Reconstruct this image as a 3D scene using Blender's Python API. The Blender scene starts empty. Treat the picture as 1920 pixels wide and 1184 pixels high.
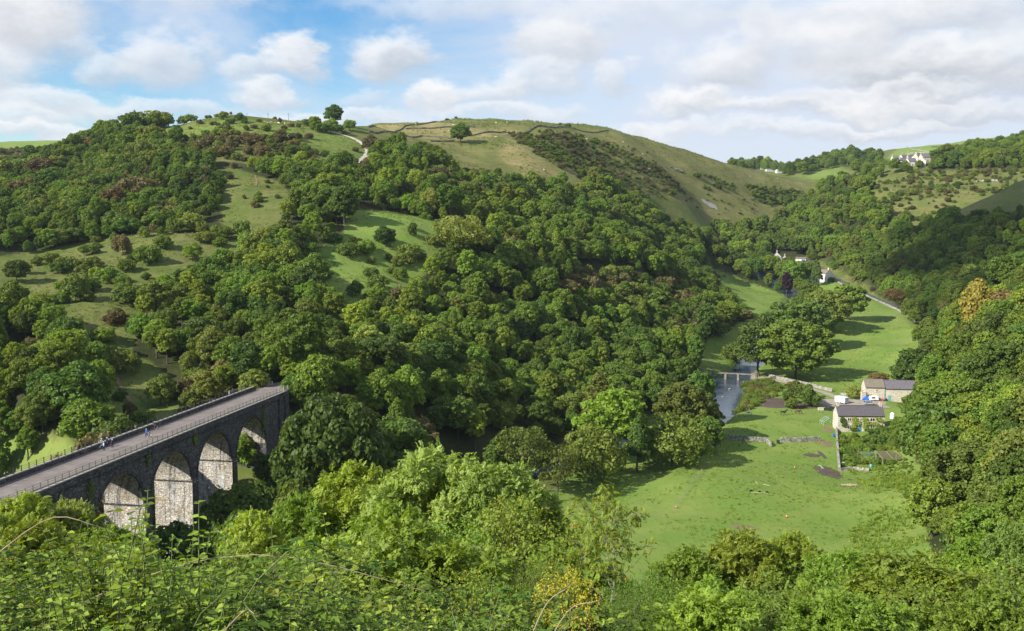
import bpy, bmesh, math, random
import numpy as np
from mathutils import Vector, Matrix
scene = bpy.context.scene
COL = scene.collection
R_ = math.radians

# ---------------------------------------------------------------- camera
CAMZ, F, W0, H0 = 68.0, 1867.0, 1920, 1184
PITCH = math.atan(172 / F)
CP, SP = math.cos(PITCH), math.sin(PITCH)
cam_d = bpy.data.cameras.new('camera')
cam = bpy.data.objects.new('camera', cam_d); COL.objects.link(cam)
cam_d.sensor_fit = 'HORIZONTAL'; cam_d.sensor_width = 36.0; cam_d.lens = 36.0 * F / W0
cam_d.clip_start = 0.1; cam_d.clip_end = 20000
cam.location = (0, 0, CAMZ); cam.rotation_euler = (math.pi / 2 - PITCH, 0, 0)
scene.camera = cam

# ---------------------------------------------------------------- light
SUN_EL = R_(33); SUN_H = Vector((-0.87, -0.49, 0)).normalized()      # horizontal direction towards the sun
TO_SUN = Vector((SUN_H.x * math.cos(SUN_EL), SUN_H.y * math.cos(SUN_EL), math.sin(SUN_EL)))
sun_d = bpy.data.lights.new('sun', 'SUN'); sun_d.energy = 5.0; sun_d.angle = R_(0.53); sun_d.color = (1.0, 0.95, 0.86)
sun = bpy.data.objects.new('sun', sun_d); COL.objects.link(sun); sun.location = (0, 0, 400)
sun.rotation_euler = TO_SUN.to_track_quat('Z', 'Y').to_euler()

world = bpy.data.worlds.new('World'); scene.world = world; world.use_nodes = True
wn = world.node_tree.nodes; wl = world.node_tree.links; wn.clear()
def N(tree, typ, **kw):
    n = tree.nodes.new(typ)
    for k, v in kw.items():
        if k.startswith('i_'):
            n.inputs[int(k[2:]) if k[2:].isdigit() else k[2:]].default_value = v
        else: setattr(n, k, v)
    return n
def MATH(t, op, a, b=None, c=None, clamp=False):
    n = t.nodes.new('ShaderNodeMath'); n.operation = op; n.use_clamp = clamp
    for i, s in enumerate((a, b, c)):
        if s is None: continue
        if isinstance(s, (int, float)): n.inputs[i].default_value = s
        else: t.links.new(s, n.inputs[i])
    return n.outputs[0]
def MIX(t, fac, a, b, blend='MIX'):
    n = t.nodes.new('ShaderNodeMix'); n.data_type = 'RGBA'; n.blend_type = blend; n.clamp_factor = True
    for s, i in ((fac, 0), (a, 6), (b, 7)):
        if isinstance(s, (int, float)): n.inputs[i].default_value = s
        elif isinstance(s, (tuple, list)): n.inputs[i].default_value = (*s[:3], 1)
        else: t.links.new(s, n.inputs[i])
    return n.outputs[2]
def RANGE(t, v, a, b, c=0.0, d=1.0, smooth=True):
    n = t.nodes.new('ShaderNodeMapRange'); n.clamp = True
    n.interpolation_type = 'SMOOTHSTEP' if smooth else 'LINEAR'
    t.links.new(v, n.inputs[0])
    for i, x in zip((1, 2, 3, 4), (a, b, c, d)): n.inputs[i].default_value = x
    return n.outputs[0]
def NOISE(t, vec, scale, detail=4, rough=0.55, out=0, dist=0.0):
    n = t.nodes.new('ShaderNodeTexNoise'); n.inputs['Scale'].default_value = scale
    n.inputs['Detail'].default_value = detail; n.inputs['Roughness'].default_value = rough
    n.inputs['Distortion'].default_value = dist
    if vec is not None: t.links.new(vec, n.inputs['Vector'])
    return n.outputs[out]

def build_sky():
    t = world.node_tree
    out = N(t, 'ShaderNodeOutputWorld'); bg = N(t, 'ShaderNodeBackground')
    t.links.new(bg.outputs[0], out.inputs[0])
    sky = N(t, 'ShaderNodeTexSky'); sky.sky_type = 'NISHITA'; sky.sun_disc = False
    sky.sun_elevation = SUN_EL; sky.sun_rotation = math.atan2(SUN_H.x, SUN_H.y) % (2 * math.pi)
    sky.altitude = 200; sky.air_density = 1.0; sky.dust_density = 0.4; sky.ozone_density = 2.0
    tc = N(t, 'ShaderNodeTexCoord'); sep = N(t, 'ShaderNodeSeparateXYZ')
    t.links.new(tc.outputs['Generated'], sep.inputs[0])
    az = MATH(t, 'ARCTAN2', sep.outputs[0], sep.outputs[1]); el = MATH(t, 'ARCSINE', sep.outputs[2])
    cmb = N(t, 'ShaderNodeCombineXYZ'); t.links.new(az, cmb.inputs[0]); t.links.new(el, cmb.inputs[1])
    ae = cmb.outputs[0]
    mp = N(t, 'ShaderNodeMapping'); mp.inputs['Scale'].default_value = (1, 1.7, 1); t.links.new(ae, mp.inputs[0])
    # billowing warp shared by every cloud
    w1 = N(t, 'ShaderNodeTexNoise'); w1.inputs['Scale'].default_value = 13; w1.inputs['Detail'].default_value = 8; w1.inputs['Roughness'].default_value = 0.62
    t.links.new(mp.outputs[0], w1.inputs['Vector'])
    wc = N(t, 'ShaderNodeVectorMath', operation='SUBTRACT'); t.links.new(w1.outputs['Color'], wc.inputs[0]); wc.inputs[1].default_value = (.5, .5, .5)
    ws = N(t, 'ShaderNodeVectorMath', operation='MULTIPLY'); t.links.new(wc.outputs[0], ws.inputs[0]); ws.inputs[1].default_value = (.13, .065, 0)
    aw = N(t, 'ShaderNodeVectorMath', operation='ADD'); t.links.new(ae, aw.inputs[0]); t.links.new(ws.outputs[0], aw.inputs[1])
    fine = NOISE(t, mp.outputs[0], 38, 6, .6)
    # clear sky, a little more saturated (polarised blue)
    hs = N(t, 'ShaderNodeHueSaturation'); hs.inputs['Saturation'].default_value = SKY_SAT; hs.inputs['Value'].default_value = SKY_VAL
    t.links.new(sky.outputs[0], hs.inputs['Color']); col = hs.outputs[0]
    # thin veil of high cloud everywhere, thicker to the right (east)
    mpv = N(t, 'ShaderNodeMapping'); mpv.inputs['Scale'].default_value = (1.0, 2.6, 1); mpv.inputs['Location'].default_value = (3.1, 1.7, 0); t.links.new(ae, mpv.inputs[0])
    veil = NOISE(t, mpv.outputs[0], 3.4, 9, .6, dist=.4)
    east = RANGE(t, az, -0.22, 0.12, 0.0, 1.0)
    veil2 = MATH(t, 'ADD', veil, MATH(t, 'MULTIPLY', east, 0.30))
    low = RANGE(t, el, 0.16, 0.03, 0.0, 0.16)
    vm = RANGE(t, MATH(t, 'ADD', veil2, low), 0.40, 0.84, 0.05, 0.92)
    S = CLOUD_S
    VE = (S * .80, S * .865, S * 1.0)
    col = MIX(t, vm, col, VE)
    # heap clouds (px of the photograph -> azimuth / elevation): u, v, ru, rv, strength, bottom grey
    puffs = [
        (30, 60, 150, 95, 1.0, .80), (-60, 170, 130, 60, .8, .78), (170, 110, 40, 25, .35, .8),
        (330, 125, 95, 55, .75, .80), (210, 150, 70, 32, .6, .76), (555, 118, 62, 48, .9, .82), (480, 150, 60, 30, .6, .78),
        (745, 108, 85, 45, .85, .74), (690, 185, 60, 22, .4, .84), (1050, 85, 105, 62, .85, .80), (1160, 140, 45, 35, .6, .80),
        (835, 180, 60, 34, .95, .88), (930, 170, 70, 34, .7, .84), (505, 190, 70, 22, .75, .82), (110, 210, 120, 26, .7, .78),
        (40, 240, 140, 24, .75, .86), (650, 222, 200, 16, .6, .88),
        (1340, 130, 110, 55, .8, .76), (1430, 70, 60, 55, .7, .84), (1290, 200, 90, 28, .9, .80), (1640, 60, 190, 60, .8, .80),
        (1800, 60, 120, 70, .7, .80), (1700, 150, 200, 42, .85, .66), (1560, 110, 130, 45, .7, .78), (1880, 150, 120, 60, .7, .70),
        (1640, 200, 190, 26, .75, .60), (1580, 215, 90, 20, .85, .84), (1760, 225, 190, 22, .7, .72), (1420, 215, 130, 18, .7, .80),
        (1240, 245, 110, 20, .7, .86), (1500, 255, 240, 16, .6, .82), (1700, 250, 150, 14, .6, .80), (960, 215, 160, 20, .6, .86),
        (40, 264, 260, 16, .8, .9), (300, 216, 160, 18, .55, .86), (900, 20, 300, 30, .45, .9), (1250, 30, 260, 40, .45, .86), (340, 20, 190, 22, .45, .88), (1010, 150, 90, 32, .6, .8)]
    for i, (u, v, ru, rv, st, gr) in enumerate(puffs):
        a0 = math.atan2(u - 960, F); e0 = math.atan((420 - v) / F)
        ra, re = ru / F * 1.05, rv / F * 1.1
        d = N(t, 'ShaderNodeVectorMath', operation='SUBTRACT'); t.links.new(aw.outputs[0], d.inputs[0]); d.inputs[1].default_value = (a0, e0, 0)
        m = N(t, 'ShaderNodeVectorMath', operation='MULTIPLY'); t.links.new(d.outputs[0], m.inputs[0]); m.inputs[1].default_value = (1 / ra, 1 / re, 0)
        ln = N(t, 'ShaderNodeVectorMath', operation='LENGTH'); t.links.new(m.outputs[0], ln.inputs[0])
        mask = RANGE(t, ln.outputs['Value'], 1.12, 0.45, 0, st)
        sy = N(t, 'ShaderNodeSeparateXYZ'); t.links.new(m.outputs[0], sy.inputs[0])
        lit = MATH(t, 'ADD', sy.outputs[1], MATH(t, 'MULTIPLY', fine, 1.1))
        lit = MATH(t, 'SUBTRACT', lit, MATH(t, 'MULTIPLY', sy.outputs[0], .35))
        litm = RANGE(t, lit, -0.25, 1.35)
        cc = MIX(t, litm, (S * gr * .87, S * gr * .915, S * gr * 1.0), (S * 1.11, S * 1.105, S * 1.10))
        col = MIX(t, mask, col, cc)
    t.links.new(col, bg.inputs[0]); bg.inputs[1].default_value = SKY_STR
SKY_STR, SKY_SAT, SKY_VAL, CLOUD_S = 0.074, 1.5, 1.3, 7.4
build_sky()
world.cycles.sampling_method = 'NONE'
scene.view_settings.view_transform = 'Standard'; scene.view_settings.look = 'None'
scene.view_settings.exposure = 0.75; scene.view_settings.gamma = 1.0; scene.view_settings.use_curve_mapping = False
scene.cycles.use_denoising = True; scene.cycles.denoiser = 'OPENIMAGEDENOISE'; scene.cycles.denoising_input_passes = 'RGB_ALBEDO_NORMAL'; scene.cycles.denoising_prefilter = 'ACCURATE'; scene.cycles.sample_clamp_indirect = 4.0; scene.cycles.max_bounces = 4; scene.cycles.diffuse_bounces = 2; scene.cycles.glossy_bounces = 2
scene.cycles.transmission_bounces = 3; scene.cycles.transparent_max_bounces = 12; scene.cycles.volume_bounces = 0
scene.cycles.caustics_reflective = False; scene.cycles.caustics_refractive = False

# ---------------------------------------------------------------- helpers
def tag(o, label=None, cat=None, group=None, kind=None):
    if label: o['label'] = label
    if cat: o['category'] = cat
    if group: o['group'] = group
    if kind: o['kind'] = kind
    return o
def thing(name, label, cat, loc=(0, 0, 0), rz=0.0, group=None):
    o = bpy.data.objects.new(name, None); COL.objects.link(o); o.empty_display_size = .2
    o.location = loc; o.rotation_euler = (0, 0, rz)
    return tag(o, label, cat, group)
class MB:
    """collects shapes for ONE mesh"""
    def __init__(s): s.v = []; s.f = []; s.m = []; s.n = 0
    def add(s, verts, faces, mat=0):
        b = s.n; s.v.extend([tuple(p) for p in verts]); s.n += len(verts)
        for f in faces: s.f.append(tuple(i + b for i in f)); s.m.append(mat)
    def box(s, c, size, rz=0.0, mat=0, taper=1.0, rot=None):
        x, y, z = (d / 2 for d in size); pts = []
        for k, (i, j) in enumerate(((-1, -1), (1, -1), (1, 1), (-1, 1))): pts.append(Vector((i * x, j * y, -z)))
        for k, (i, j) in enumerate(((-1, -1), (1, -1), (1, 1), (-1, 1))): pts.append(Vector((i * x * taper, j * y * taper, z)))
        M = rot if rot is not None else Matrix.Rotation(rz, 3, 'Z')
        c = Vector(c)
        s.add([M @ p + c for p in pts], [(0, 3, 2, 1), (4, 5, 6, 7), (0, 1, 5, 4), (1, 2, 6, 5), (2, 3, 7, 6), (3, 0, 4, 7)], mat)
    def bar(s, a, b, w, h=None, mat=0):
        a, b = Vector(a), Vector(b); d = b - a
        if d.length < 1e-6: return
        q = d.to_track_quat('X', 'Z').to_matrix()
        s.box((a + b) / 2, (d.length, w, h or w), mat=mat, rot=q)
    def tube(s, pts, rad, n=6, mat=0, cap=True):
        pts = [Vector(p) for p in pts]; k = len(pts)
        rad = [rad] * k if isinstance(rad, (int, float)) else rad
        vs = []; 
        for i, p in enumerate(pts):
            d = (pts[min(i + 1, k - 1)] - pts[max(i - 1, 0)])
            d = d.normalized() if d.length > 1e-9 else Vector((0, 0, 1))
            a = d.orthogonal() if i == 0 else (a - d * a.dot(d))
            a = a.normalized(); b = d.cross(a)
            for j in range(n):
                th = 2 * math.pi * j / n; vs.append(p + (a * math.cos(th) + b * math.sin(th)) * rad[i])
        fs = [(i * n + j, i * n + (j + 1) % n, (i + 1) * n + (j + 1) % n, (i + 1) * n + j) for i in range(k - 1) for j in range(n)]
        if cap: fs += [tuple(range(n - 1, -1, -1)), tuple((k - 1) * n + j for j in range(n))]
        s.add(vs, fs, mat)
    def lathe(s, prof, c=(0, 0, 0), n=10, mat=0):
        c = Vector(c); vs = []
        for r, z in prof:
            for j in range(n): vs.append(c + Vector((r * math.cos(2 * math.pi * j / n), r * math.sin(2 * math.pi * j / n), z)))
        k = len(prof)
        fs = [(i * n + j, i * n + (j + 1) % n, (i + 1) * n + (j + 1) % n, (i + 1) * n + j) for i in range(k - 1) for j in range(n)]
        fs += [tuple(range(n - 1, -1, -1)), tuple((k - 1) * n + j for j in range(n))]
        s.add(vs, fs, mat)
    def ball(s, c, r, n=8, mat=0, sq=(1, 1, 1)):
        prof = [(max(.001, r * math.sin(math.pi * i / 5)), -r * math.cos(math.pi * i / 5)) for i in range(6)]
        b = s.n; s.lathe(prof, (0, 0, 0), n, mat)
        for i in range(b, s.n): p = s.v[i]; s.v[i] = (p[0] * sq[0] + c[0], p[1] * sq[1] + c[1], p[2] * sq[2] + c[2])
    def mesh(s, name, mats, smooth=False):
        me = bpy.data.meshes.new(name); me.from_pydata(s.v, [], s.f)
        for m in (mats if isinstance(mats, (list, tuple)) else [mats]): me.materials.append(m)
        me.polygons.foreach_set('material_index', s.m)
        if smooth: me.polygons.foreach_set('use_smooth', [True] * len(s.f))
        me.update(); return me
    def build(s, name, mats, parent=None, smooth=False):
        o = bpy.data.objects.new(name, s.mesh(name, mats, smooth)); COL.objects.link(o); o.parent = parent; return o
def link(name, me, parent=None, loc=(0, 0, 0), rot=(0, 0, 0), scl=(1, 1, 1)):
    o = bpy.data.objects.new(name, me); COL.objects.link(o); o.parent = parent
    o.location = loc; o.rotation_euler = rot; o.scale = scl; return o
def copy_tree(o, parent=None):
    c = o.copy(); COL.objects.link(c); c.parent = parent
    for ch in list(o.children): copy_tree(ch, c)
    return c
# ---------------------------------------------------------------- terrain
def ray(u, v):
    a, b = (u - 960) / F, (592 - v) / F
    d = np.array([a, CP + b * SP, -SP + b * CP]); return d / d[1]
def P(u, v, Y):
    return Vector(ray(u, v) * Y) + Vector((0, 0, CAMZ))
def to_px(x, y, z):
    z = np.asarray(z) - CAMZ
    f = np.asarray(y) * CP - z * SP; up = np.asarray(y) * SP + z * CP
    return 960 + F * np.asarray(x) / f, 592 - F * up / f
# ground samples: pixel of the photograph and the distance at which it lies (m)
CTRL = [
 # left hill, sky line and dome
 (0,345,600),(70,315,610),(150,275,630),(220,248,650),(290,235,665),(430,221,690),(560,233,690),(640,236,700),(690,240,730),
 (300,262,620),(430,262,600),(560,262,610),(650,275,620),(700,300,610),
 (100,380,500),(300,330,540),(450,320,540),(560,330,540),(680,350,540),(480,370,480),(300,410,460),(150,420,440),
 (0,440,430),(60,470,410),(250,455,410),(430,440,430),(540,440,430),(690,415,455),(800,430,465),(880,452,470),
 (0,545,340),(100,555,335),(250,530,360),(380,500,380),(500,500,390),(600,520,390),(700,520,400),(800,520,420),
 (60,640,290),(210,640,300),(350,620,310),(500,600,320),(620,620,325),
 (30,730,255),(160,740,262),(260,740,270),(330,740,275),(420,742,262),
 (20,890,205),(130,855,222),(250,800,245),(370,765,258),
 (-250,330,560),(-250,450,400),(-250,560,320),(-250,760,240),(-250,900,190),
 # wooded flank above the river
 (700,720,268),(620,765,240),(820,690,320),(960,620,400),(1080,560,470),(1000,490,480),(1180,480,560),(1250,510,600),(1285,535,620),
 (900,800,285),(1000,780,320),(1100,740,365),(1180,700,405),(1250,670,440),(1150,640,450),(1260,610,510),(1330,575,590),
 (760,850,255),(650,880,225),(560,860,215),
 # valley floor
 (1340,830,312),(1240,850,300),(1150,880,283),(1070,920,262),(1100,1000,215),(1300,1000,216),(1500,1000,216),(1680,1000,214),
 (1300,900,262),(1500,900,264),(1690,900,262),(1400,800,334),(1560,800,336),(1650,806,332),(1690,760,372),(1480,765,366),
 (1420,735,400),(1560,725,410),(1620,752,384),(1320,710,436),(1450,700,442),(1600,690,455),(1700,690,455),
 (1340,660,498),(1420,640,528),(1650,650,512),(1740,640,515),(1400,590,606),(1580,600,585),(1660,600,598),(1700,610,575),
 (1470,570,655),(1400,540,725),(1340,515,780),(1600,560,665),(1690,580,640),
 (1620,549,700),(1580,530,750),(1540,512,790),(1500,498,830),
 (1440,505,830),(1380,500,830),(1330,490,850),(1450,470,900),(1360,450,930),(1500,440,980),(1540,400,1080),
 # right wooded slope, near
 (1780,880,262),(1760,800,300),(1850,800,262),(1920,800,230),(1780,720,350),(1870,700,310),(1920,690,285),(1770,650,440),
 (1850,620,370),(1920,600,340),(1760,980,212),(1860,960,188),(1920,960,165),(1800,1080,150),(1920,1080,120),(2150,600,300),(2150,800,200),(2150,1000,130),
 # spur in cloud shadow
 (1920,342,740),(1850,368,770),(1780,402,790),(1730,432,800),(1700,480,760),(1690,540,690),(1900,450,660),(1800,480,700),(1750,560,655),(1850,540,560),(1920,520,480),(2100,270,700),(2100,420,560),
 # slope above the road, further up
 (1660,520,720),(1640,480,790),(1600,470,830),(1560,450,900),(1600,420,920),(1680,430,850),(1620,350,1010),(1680,385,930),(1700,350,1010),(1800,345,1000),(1900,322,1000),(1760,372,930),
 (1560,400,1000),(1530,385,1050),(1620,322,1150),(1760,300,1150),(1900,275,1150),(1720,310,1300),(2100,270,1050),
 # middle dome
 (690,235,830),(760,232,860),(850,227,900),(950,227,930),(1040,232,950),(1150,246,1000),(1250,275,1050),(1350,305,1090),(1450,334,1130),(1545,352,1160),
 (760,255,770),(870,262,790),(960,262,800),(1060,262,860),(880,300,720),(960,320,720),(1060,345,740),(980,280,770),
 (1100,300,860),(1200,310,930),(1300,330,1000),(1180,370,830),(1280,380,900),(1400,350,1060),(1400,390,1000),(1320,420,920),(1480,390,1060),
 (760,300,620),(850,330,610),(760,350,560),(900,370,580),(980,365,640),(1080,385,690),(1200,420,740),(1300,440,800),(860,400,520),(760,400,500),(1000,430,560),(1120,440,620),
 # far country
 (1380,318,1700),(1450,322,1650),(1500,330,1500),(1560,322,1500),(1640,316,1450),(1660,300,1750),(1700,282,1900),(1780,270,2000),(1860,258,2050),(1920,256,2050),(1640,300,1700),(1560,305,1700),(1480,318,1700),(1400,316,2000),
 (0,270,1150),(100,264,1150),(-200,275,1150),(30,310,950),(120,290,930),(-200,330,900),(200,258,1100),
]
XYZ = [  # unseen or near ground, metres
 (0,-20,67.5),(0,0,66.2),(-20,0,66.6),(20,0,66.2),(0,8,64.0),(-10,8,64.2),(12,8,63.8),(0,14,61),(-12,14,61.4),(14,14,60.8),(0,20,57.3),(-18,20,58),(20,20,57),(0,35,48),(-30,35,50),(30,35,47),
 (0,60,33),(-45,60,36),(45,60,33),(80,60,38),(-90,60,42),(0,95,18),(-50,95,21),(50,95,17),(90,95,24),(-100,95,30),(0,130,6),(-40,130,8),(50,130,5),(90,130,12),(-85,130,20),
 (0,165,1),(-40,165,1.5),(40,165,1),(80,165,3),(-65,170,3),(-95,170,14),(0,190,0),(-60,200,0.5),(-30,200,0),(-62,216,3),(-56,232,8),(-50,246,17),(-44,250,22),(-64,250,26.9),(-56,253,26.9),(-59,262,27.2),(-47,264,26),(-70,262,25),
 (-75,185,2),(-83,200,6),(-40,230,3),(-20,225,0.5),(-10,250,1),(150,0,66),(-150,0,68),(150,-60,72),(-150,-60,74),(0,-60,72),(140,80,48),(-170,100,45),(-160,160,30),(-76,160,11),(-72,150,16),
 # behind the sky lines
 (-150,820,120),(-300,850,110),(-60,1000,150),(100,1150,158),(250,1300,140),(400,1400,110),(-700,700,100),(-700,450,70),(0,1500,140),(-500,1400,150),(0,2600,140),(-1400,2600,140),(700,2600,200),(1700,2600,200),
 (-1500,1400,150),(-1400,600,90),(1500,1500,190),(1300,800,160),(1000,500,130),(700,300,100),(500,150,70),(-600,150,60),(-380,780,108),(-520,760,100),(160,384,0.2),(166,396,.6),(156,402,.4),(148,398,0),(172,388,1.2),(146,378,-.2),(135,384,-.2),(160,372,.4),(132,345,-.2),(122,338,-.3),(450,640,96),(500,760,118),(400,850,72),(355,870,62),
]
def _rbf():
    pts = [tuple(P(*c)) for c in CTRL] + [tuple(map(float, q)) for q in XYZ]
    A = np.array(pts); X = A[:, :2]; z = A[:, 2]; n = len(A); C = 14.0
    d = np.sqrt(((X[:, None] - X[None]) ** 2).sum(-1) + C * C)
    K = np.zeros((n + 3, n + 3)); K[:n, :n] = d - np.eye(n) * 1.2
    K[:n, n] = 1; K[:n, n + 1:] = X / 500; K[n:, :n] = K[:n, n:].T
    w = np.linalg.solve(K, np.concatenate([z, [0, 0, 0]]))
    def ev(x, y):
        x = np.asarray(x, float).ravel(); y = np.asarray(y, float).ravel(); o = np.empty(len(x))
        for i in range(0, len(x), 20000):
            xs, ys = x[i:i + 20000], y[i:i + 20000]
            d = np.sqrt((xs[:, None] - X[None, :, 0]) ** 2 + (ys[:, None] - X[None, :, 1]) ** 2 + C * C)
            o[i:i + 20000] = d @ w[:n] + w[n] + xs / 500 * w[n + 1] + ys / 500 * w[n + 2]
        return o
    return ev
_ev = _rbf()
def _vnoise(x, y, s, seed):
    x = np.asarray(x, float) / s; y = np.asarray(y, float) / s
    xi = np.floor(x).astype(np.int64); yi = np.floor(y).astype(np.int64); fx = x - xi; fy = y - yi
    fx = fx * fx * (3 - 2 * fx); fy = fy * fy * (3 - 2 * fy)
    def h(a, b):
        k = (a * 374761393 + b * 668265263 + seed * 974634777) & 0x7fffffff
        k = ((k ^ (k >> 13)) * 1274126177) & 0x7fffffff
        return ((k ^ (k >> 16)) & 0xffff) / 65535.0
    return (h(xi, yi) * (1 - fx) + h(xi + 1, yi) * fx) * (1 - fy) + (h(xi, yi + 1) * (1 - fx) + h(xi + 1, yi + 1) * fx) * fy
def px_path(pts):
    return [tuple(P(*q)) for q in pts]
def seg_dist(x, y, line):
    """distance to a polyline and the interpolated third value there"""
    best = np.full(len(x), 1e9); val = np.zeros(len(x))
    for (x0, y0, a), (x1, y1, b) in zip(line[:-1], line[1:]):
        dx, dy = x1 - x0, y1 - y0; L = dx * dx + dy * dy + 1e-9
        s = np.clip(((x - x0) * dx + (y - y0) * dy) / L, 0, 1)
        d = np.hypot(x - x0 - s * dx, y - y0 - s * dy); k = d < best
        best[k] = d[k]; val[k] = (a + s * (b - a))[k]
    return best, val
# regular lookup grid of the broad relief
GX0, GX1, GY0, GY1, GS = -1500, 1500, -40, 2620, 6.0
_gx = np.arange(GX0, GX1 + GS, GS); _gy = np.arange(GY0, GY1 + GS, GS)
_GZ = _ev(*[a.ravel() for a in np.meshgrid(_gx, _gy)]).reshape(len(_gy), len(_gx))
def base_z(x, y):
    i = np.clip((np.asarray(x) - GX0) / GS, 0, len(_gx) - 1.001); j = np.clip((np.asarray(y) - GY0) / GS, 0, len(_gy) - 1.001)
    ii = i.astype(int); jj = j.astype(int); a = i - ii; b = j - jj
    return (_GZ[jj, ii] * (1 - a) + _GZ[jj, ii + 1] * a) * (1 - b) + (_GZ[jj + 1, ii] * (1 - a) + _GZ[jj + 1, ii + 1] * a) * b
# river: x, y, half width  (water level follows the floor)
RIVER = [(-140,235,5),(-100,205,5),(-66,201,5.5),(-30,205,5.5),(-6,209,6),(-10,225,5.5),(-8,248,5),(0,270,5),(16,292,5),(38,308,5.5),(60,332,6.5),
         (74,362,7.5),(80,385,8.5),(86,405,9),(91,425,9),(98,440,7),(106,457,4.5),(115,480,4.5),(133,530,4.5),(152,590,4.5),(178,640,4.5),(198,690,4.5),(208,740,4.5),(200,810,4.5),(180,880,4)]
_rl = np.array([base_z(np.array([p[0] * 1.0]), np.array([p[1] * 1.0]))[0] for p in RIVER])
_rl = np.minimum.accumulate(_rl[::-1])[::-1]; _rl = np.clip(_rl, 0.2, None)
RIVER_Z = [(p[0], p[1], z - 1.0) for p, z in zip(RIVER, _rl)]
ROAD = [(px_path([q]))[0] for q in [(1760,640,530),(1725,602,590),(1690,580,640),(1650,563,680),(1620,549,710),(1590,535,745),(1568,523,775),(1550,510,800),(1525,495,835),(1508,485,860)]]
def hz(x, y):
    x = np.atleast_1d(np.asarray(x, float)); y = np.atleast_1d(np.asarray(y, float))
    z = base_z(x, y)
    d, wv = seg_dist(x, y, RIVER_Z); _, hw = seg_dist(x, y, RIVER)
    # broad humps, fading out on the flat meadow
    amp = np.clip((z - 6) / 30, 0, 1) * np.clip((y - 40) / 100, 0, 1)
    z = z + amp * ((_vnoise(x, y, 46, 1) - .5) * 5 + (_vnoise(x, y, 17, 2) - .5) * 1.8)
    z = z + (_vnoise(x, y, 9, 3) - .5) * np.clip(y / 60, .1, .5)
    t = np.clip((d - hw) / 3.0, 0, 1); t = t * t * (3 - 2 * t)
    near = np.clip((d - hw) / 26.0, 0, 1)
    zb = np.minimum(z, wv + 1.0 + near * 40)
    z = np.where(d < hw + 26, (wv - 1.2) * (1 - t) + zb * t, z)
    rd, rz = seg_dist(x, y, ROAD); k = np.clip((rd - 4) / 6, 0, 1)
    z = z * k + rz * (1 - k)
    return z
def hz1(x, y): return float(hz([x], [y])[0])
def G(u, v, y0=3.0, y1=2500.0):
    """first point of the ground met by the ray through a pixel"""
    d = ray(u, v); Y = np.geomspace(y0, y1, 1400)
    g = hz(d[0] * Y, Y) - (CAMZ + d[2] * Y)
    k = np.argmax(g > 0) if (g > 0).any() else len(Y) - 1
    if k > 0 and g[k] > 0: Yk = Y[k - 1] + (Y[k] - Y[k - 1]) * (-g[k - 1]) / (g[k] - g[k - 1])
    else: Yk = Y[k]
    x = d[0] * Yk; return Vector((x, Yk, hz1(x, Yk)))
def in_poly(u, v, poly):
    u = np.asarray(u); v = np.asarray(v); c = np.zeros(u.shape, bool); n = len(poly)
    for i in range(n):
        (x0, y0), (x1, y1) = poly[i], poly[(i + 1) % n]
        if y0 == y1: continue
        c ^= ((y0 > v) != (y1 > v)) & (u < (x1 - x0) * (v - y0) / (y1 - y0) + x0)
    return c

def build_terrain():
    NR, NC = 640, 440
    yy = np.geomspace(18, 2650, NR) - 38; tt = np.linspace(-1, 1, NC); tt = np.sign(tt) * (0.62 * np.abs(tt) + 0.35 * np.abs(tt) ** 3)
    Y = np.repeat(yy, NC); X = np.tile(tt, NR) * (Y + 60)
    Z = hz(X, Y)
    idx = np.arange(NR * NC).reshape(NR, NC)
    q = np.stack([idx[:-1, :-1], idx[:-1, 1:], idx[1:, 1:], idx[1:, :-1]], -1).reshape(-1, 4)
    me = bpy.data.meshes.new('ground')
    me.vertices.add(NR * NC); me.vertices.foreach_set('co', np.stack([X, Y, Z], 1).ravel())
    me.loops.add(q.size); me.loops.foreach_set('vertex_index', q.ravel().astype(np.int32))
    me.polygons.add(len(q)); me.polygons.foreach_set('loop_start', (np.arange(len(q)) * 4).astype(np.int32))
    me.polygons.foreach_set('use_smooth', np.ones(len(q), bool))
    me.update(calc_edges=True)
    u, v = to_px(X, np.maximum(Y, 1), Z)
    cov = np.zeros((NR * NC, 4)); cov[:, 3] = 1
    for poly, (ya, yb), ch, val in COVER:
        m = in_poly(u, v, poly) & (Y > ya) & (Y < yb); cov[m, ch] = val
    # soften the borders of the ground cover
    g = cov.reshape(NR, NC, 4)
    for _ in range(2):
        g[1:-1, 1:-1] = (g[1:-1, 1:-1] * 2 + g[:-2, 1:-1] + g[2:, 1:-1] + g[1:-1, :-2] + g[1:-1, 2:]) / 6
    a = me.color_attributes.new('cover', 'FLOAT_COLOR', 'POINT'); a.data.foreach_set('color', g.ravel())
    me.materials.append(M_GROUND)
    o = bpy.data.objects.new('ground', me); COL.objects.link(o); tag(o, kind='structure'); return o
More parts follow.
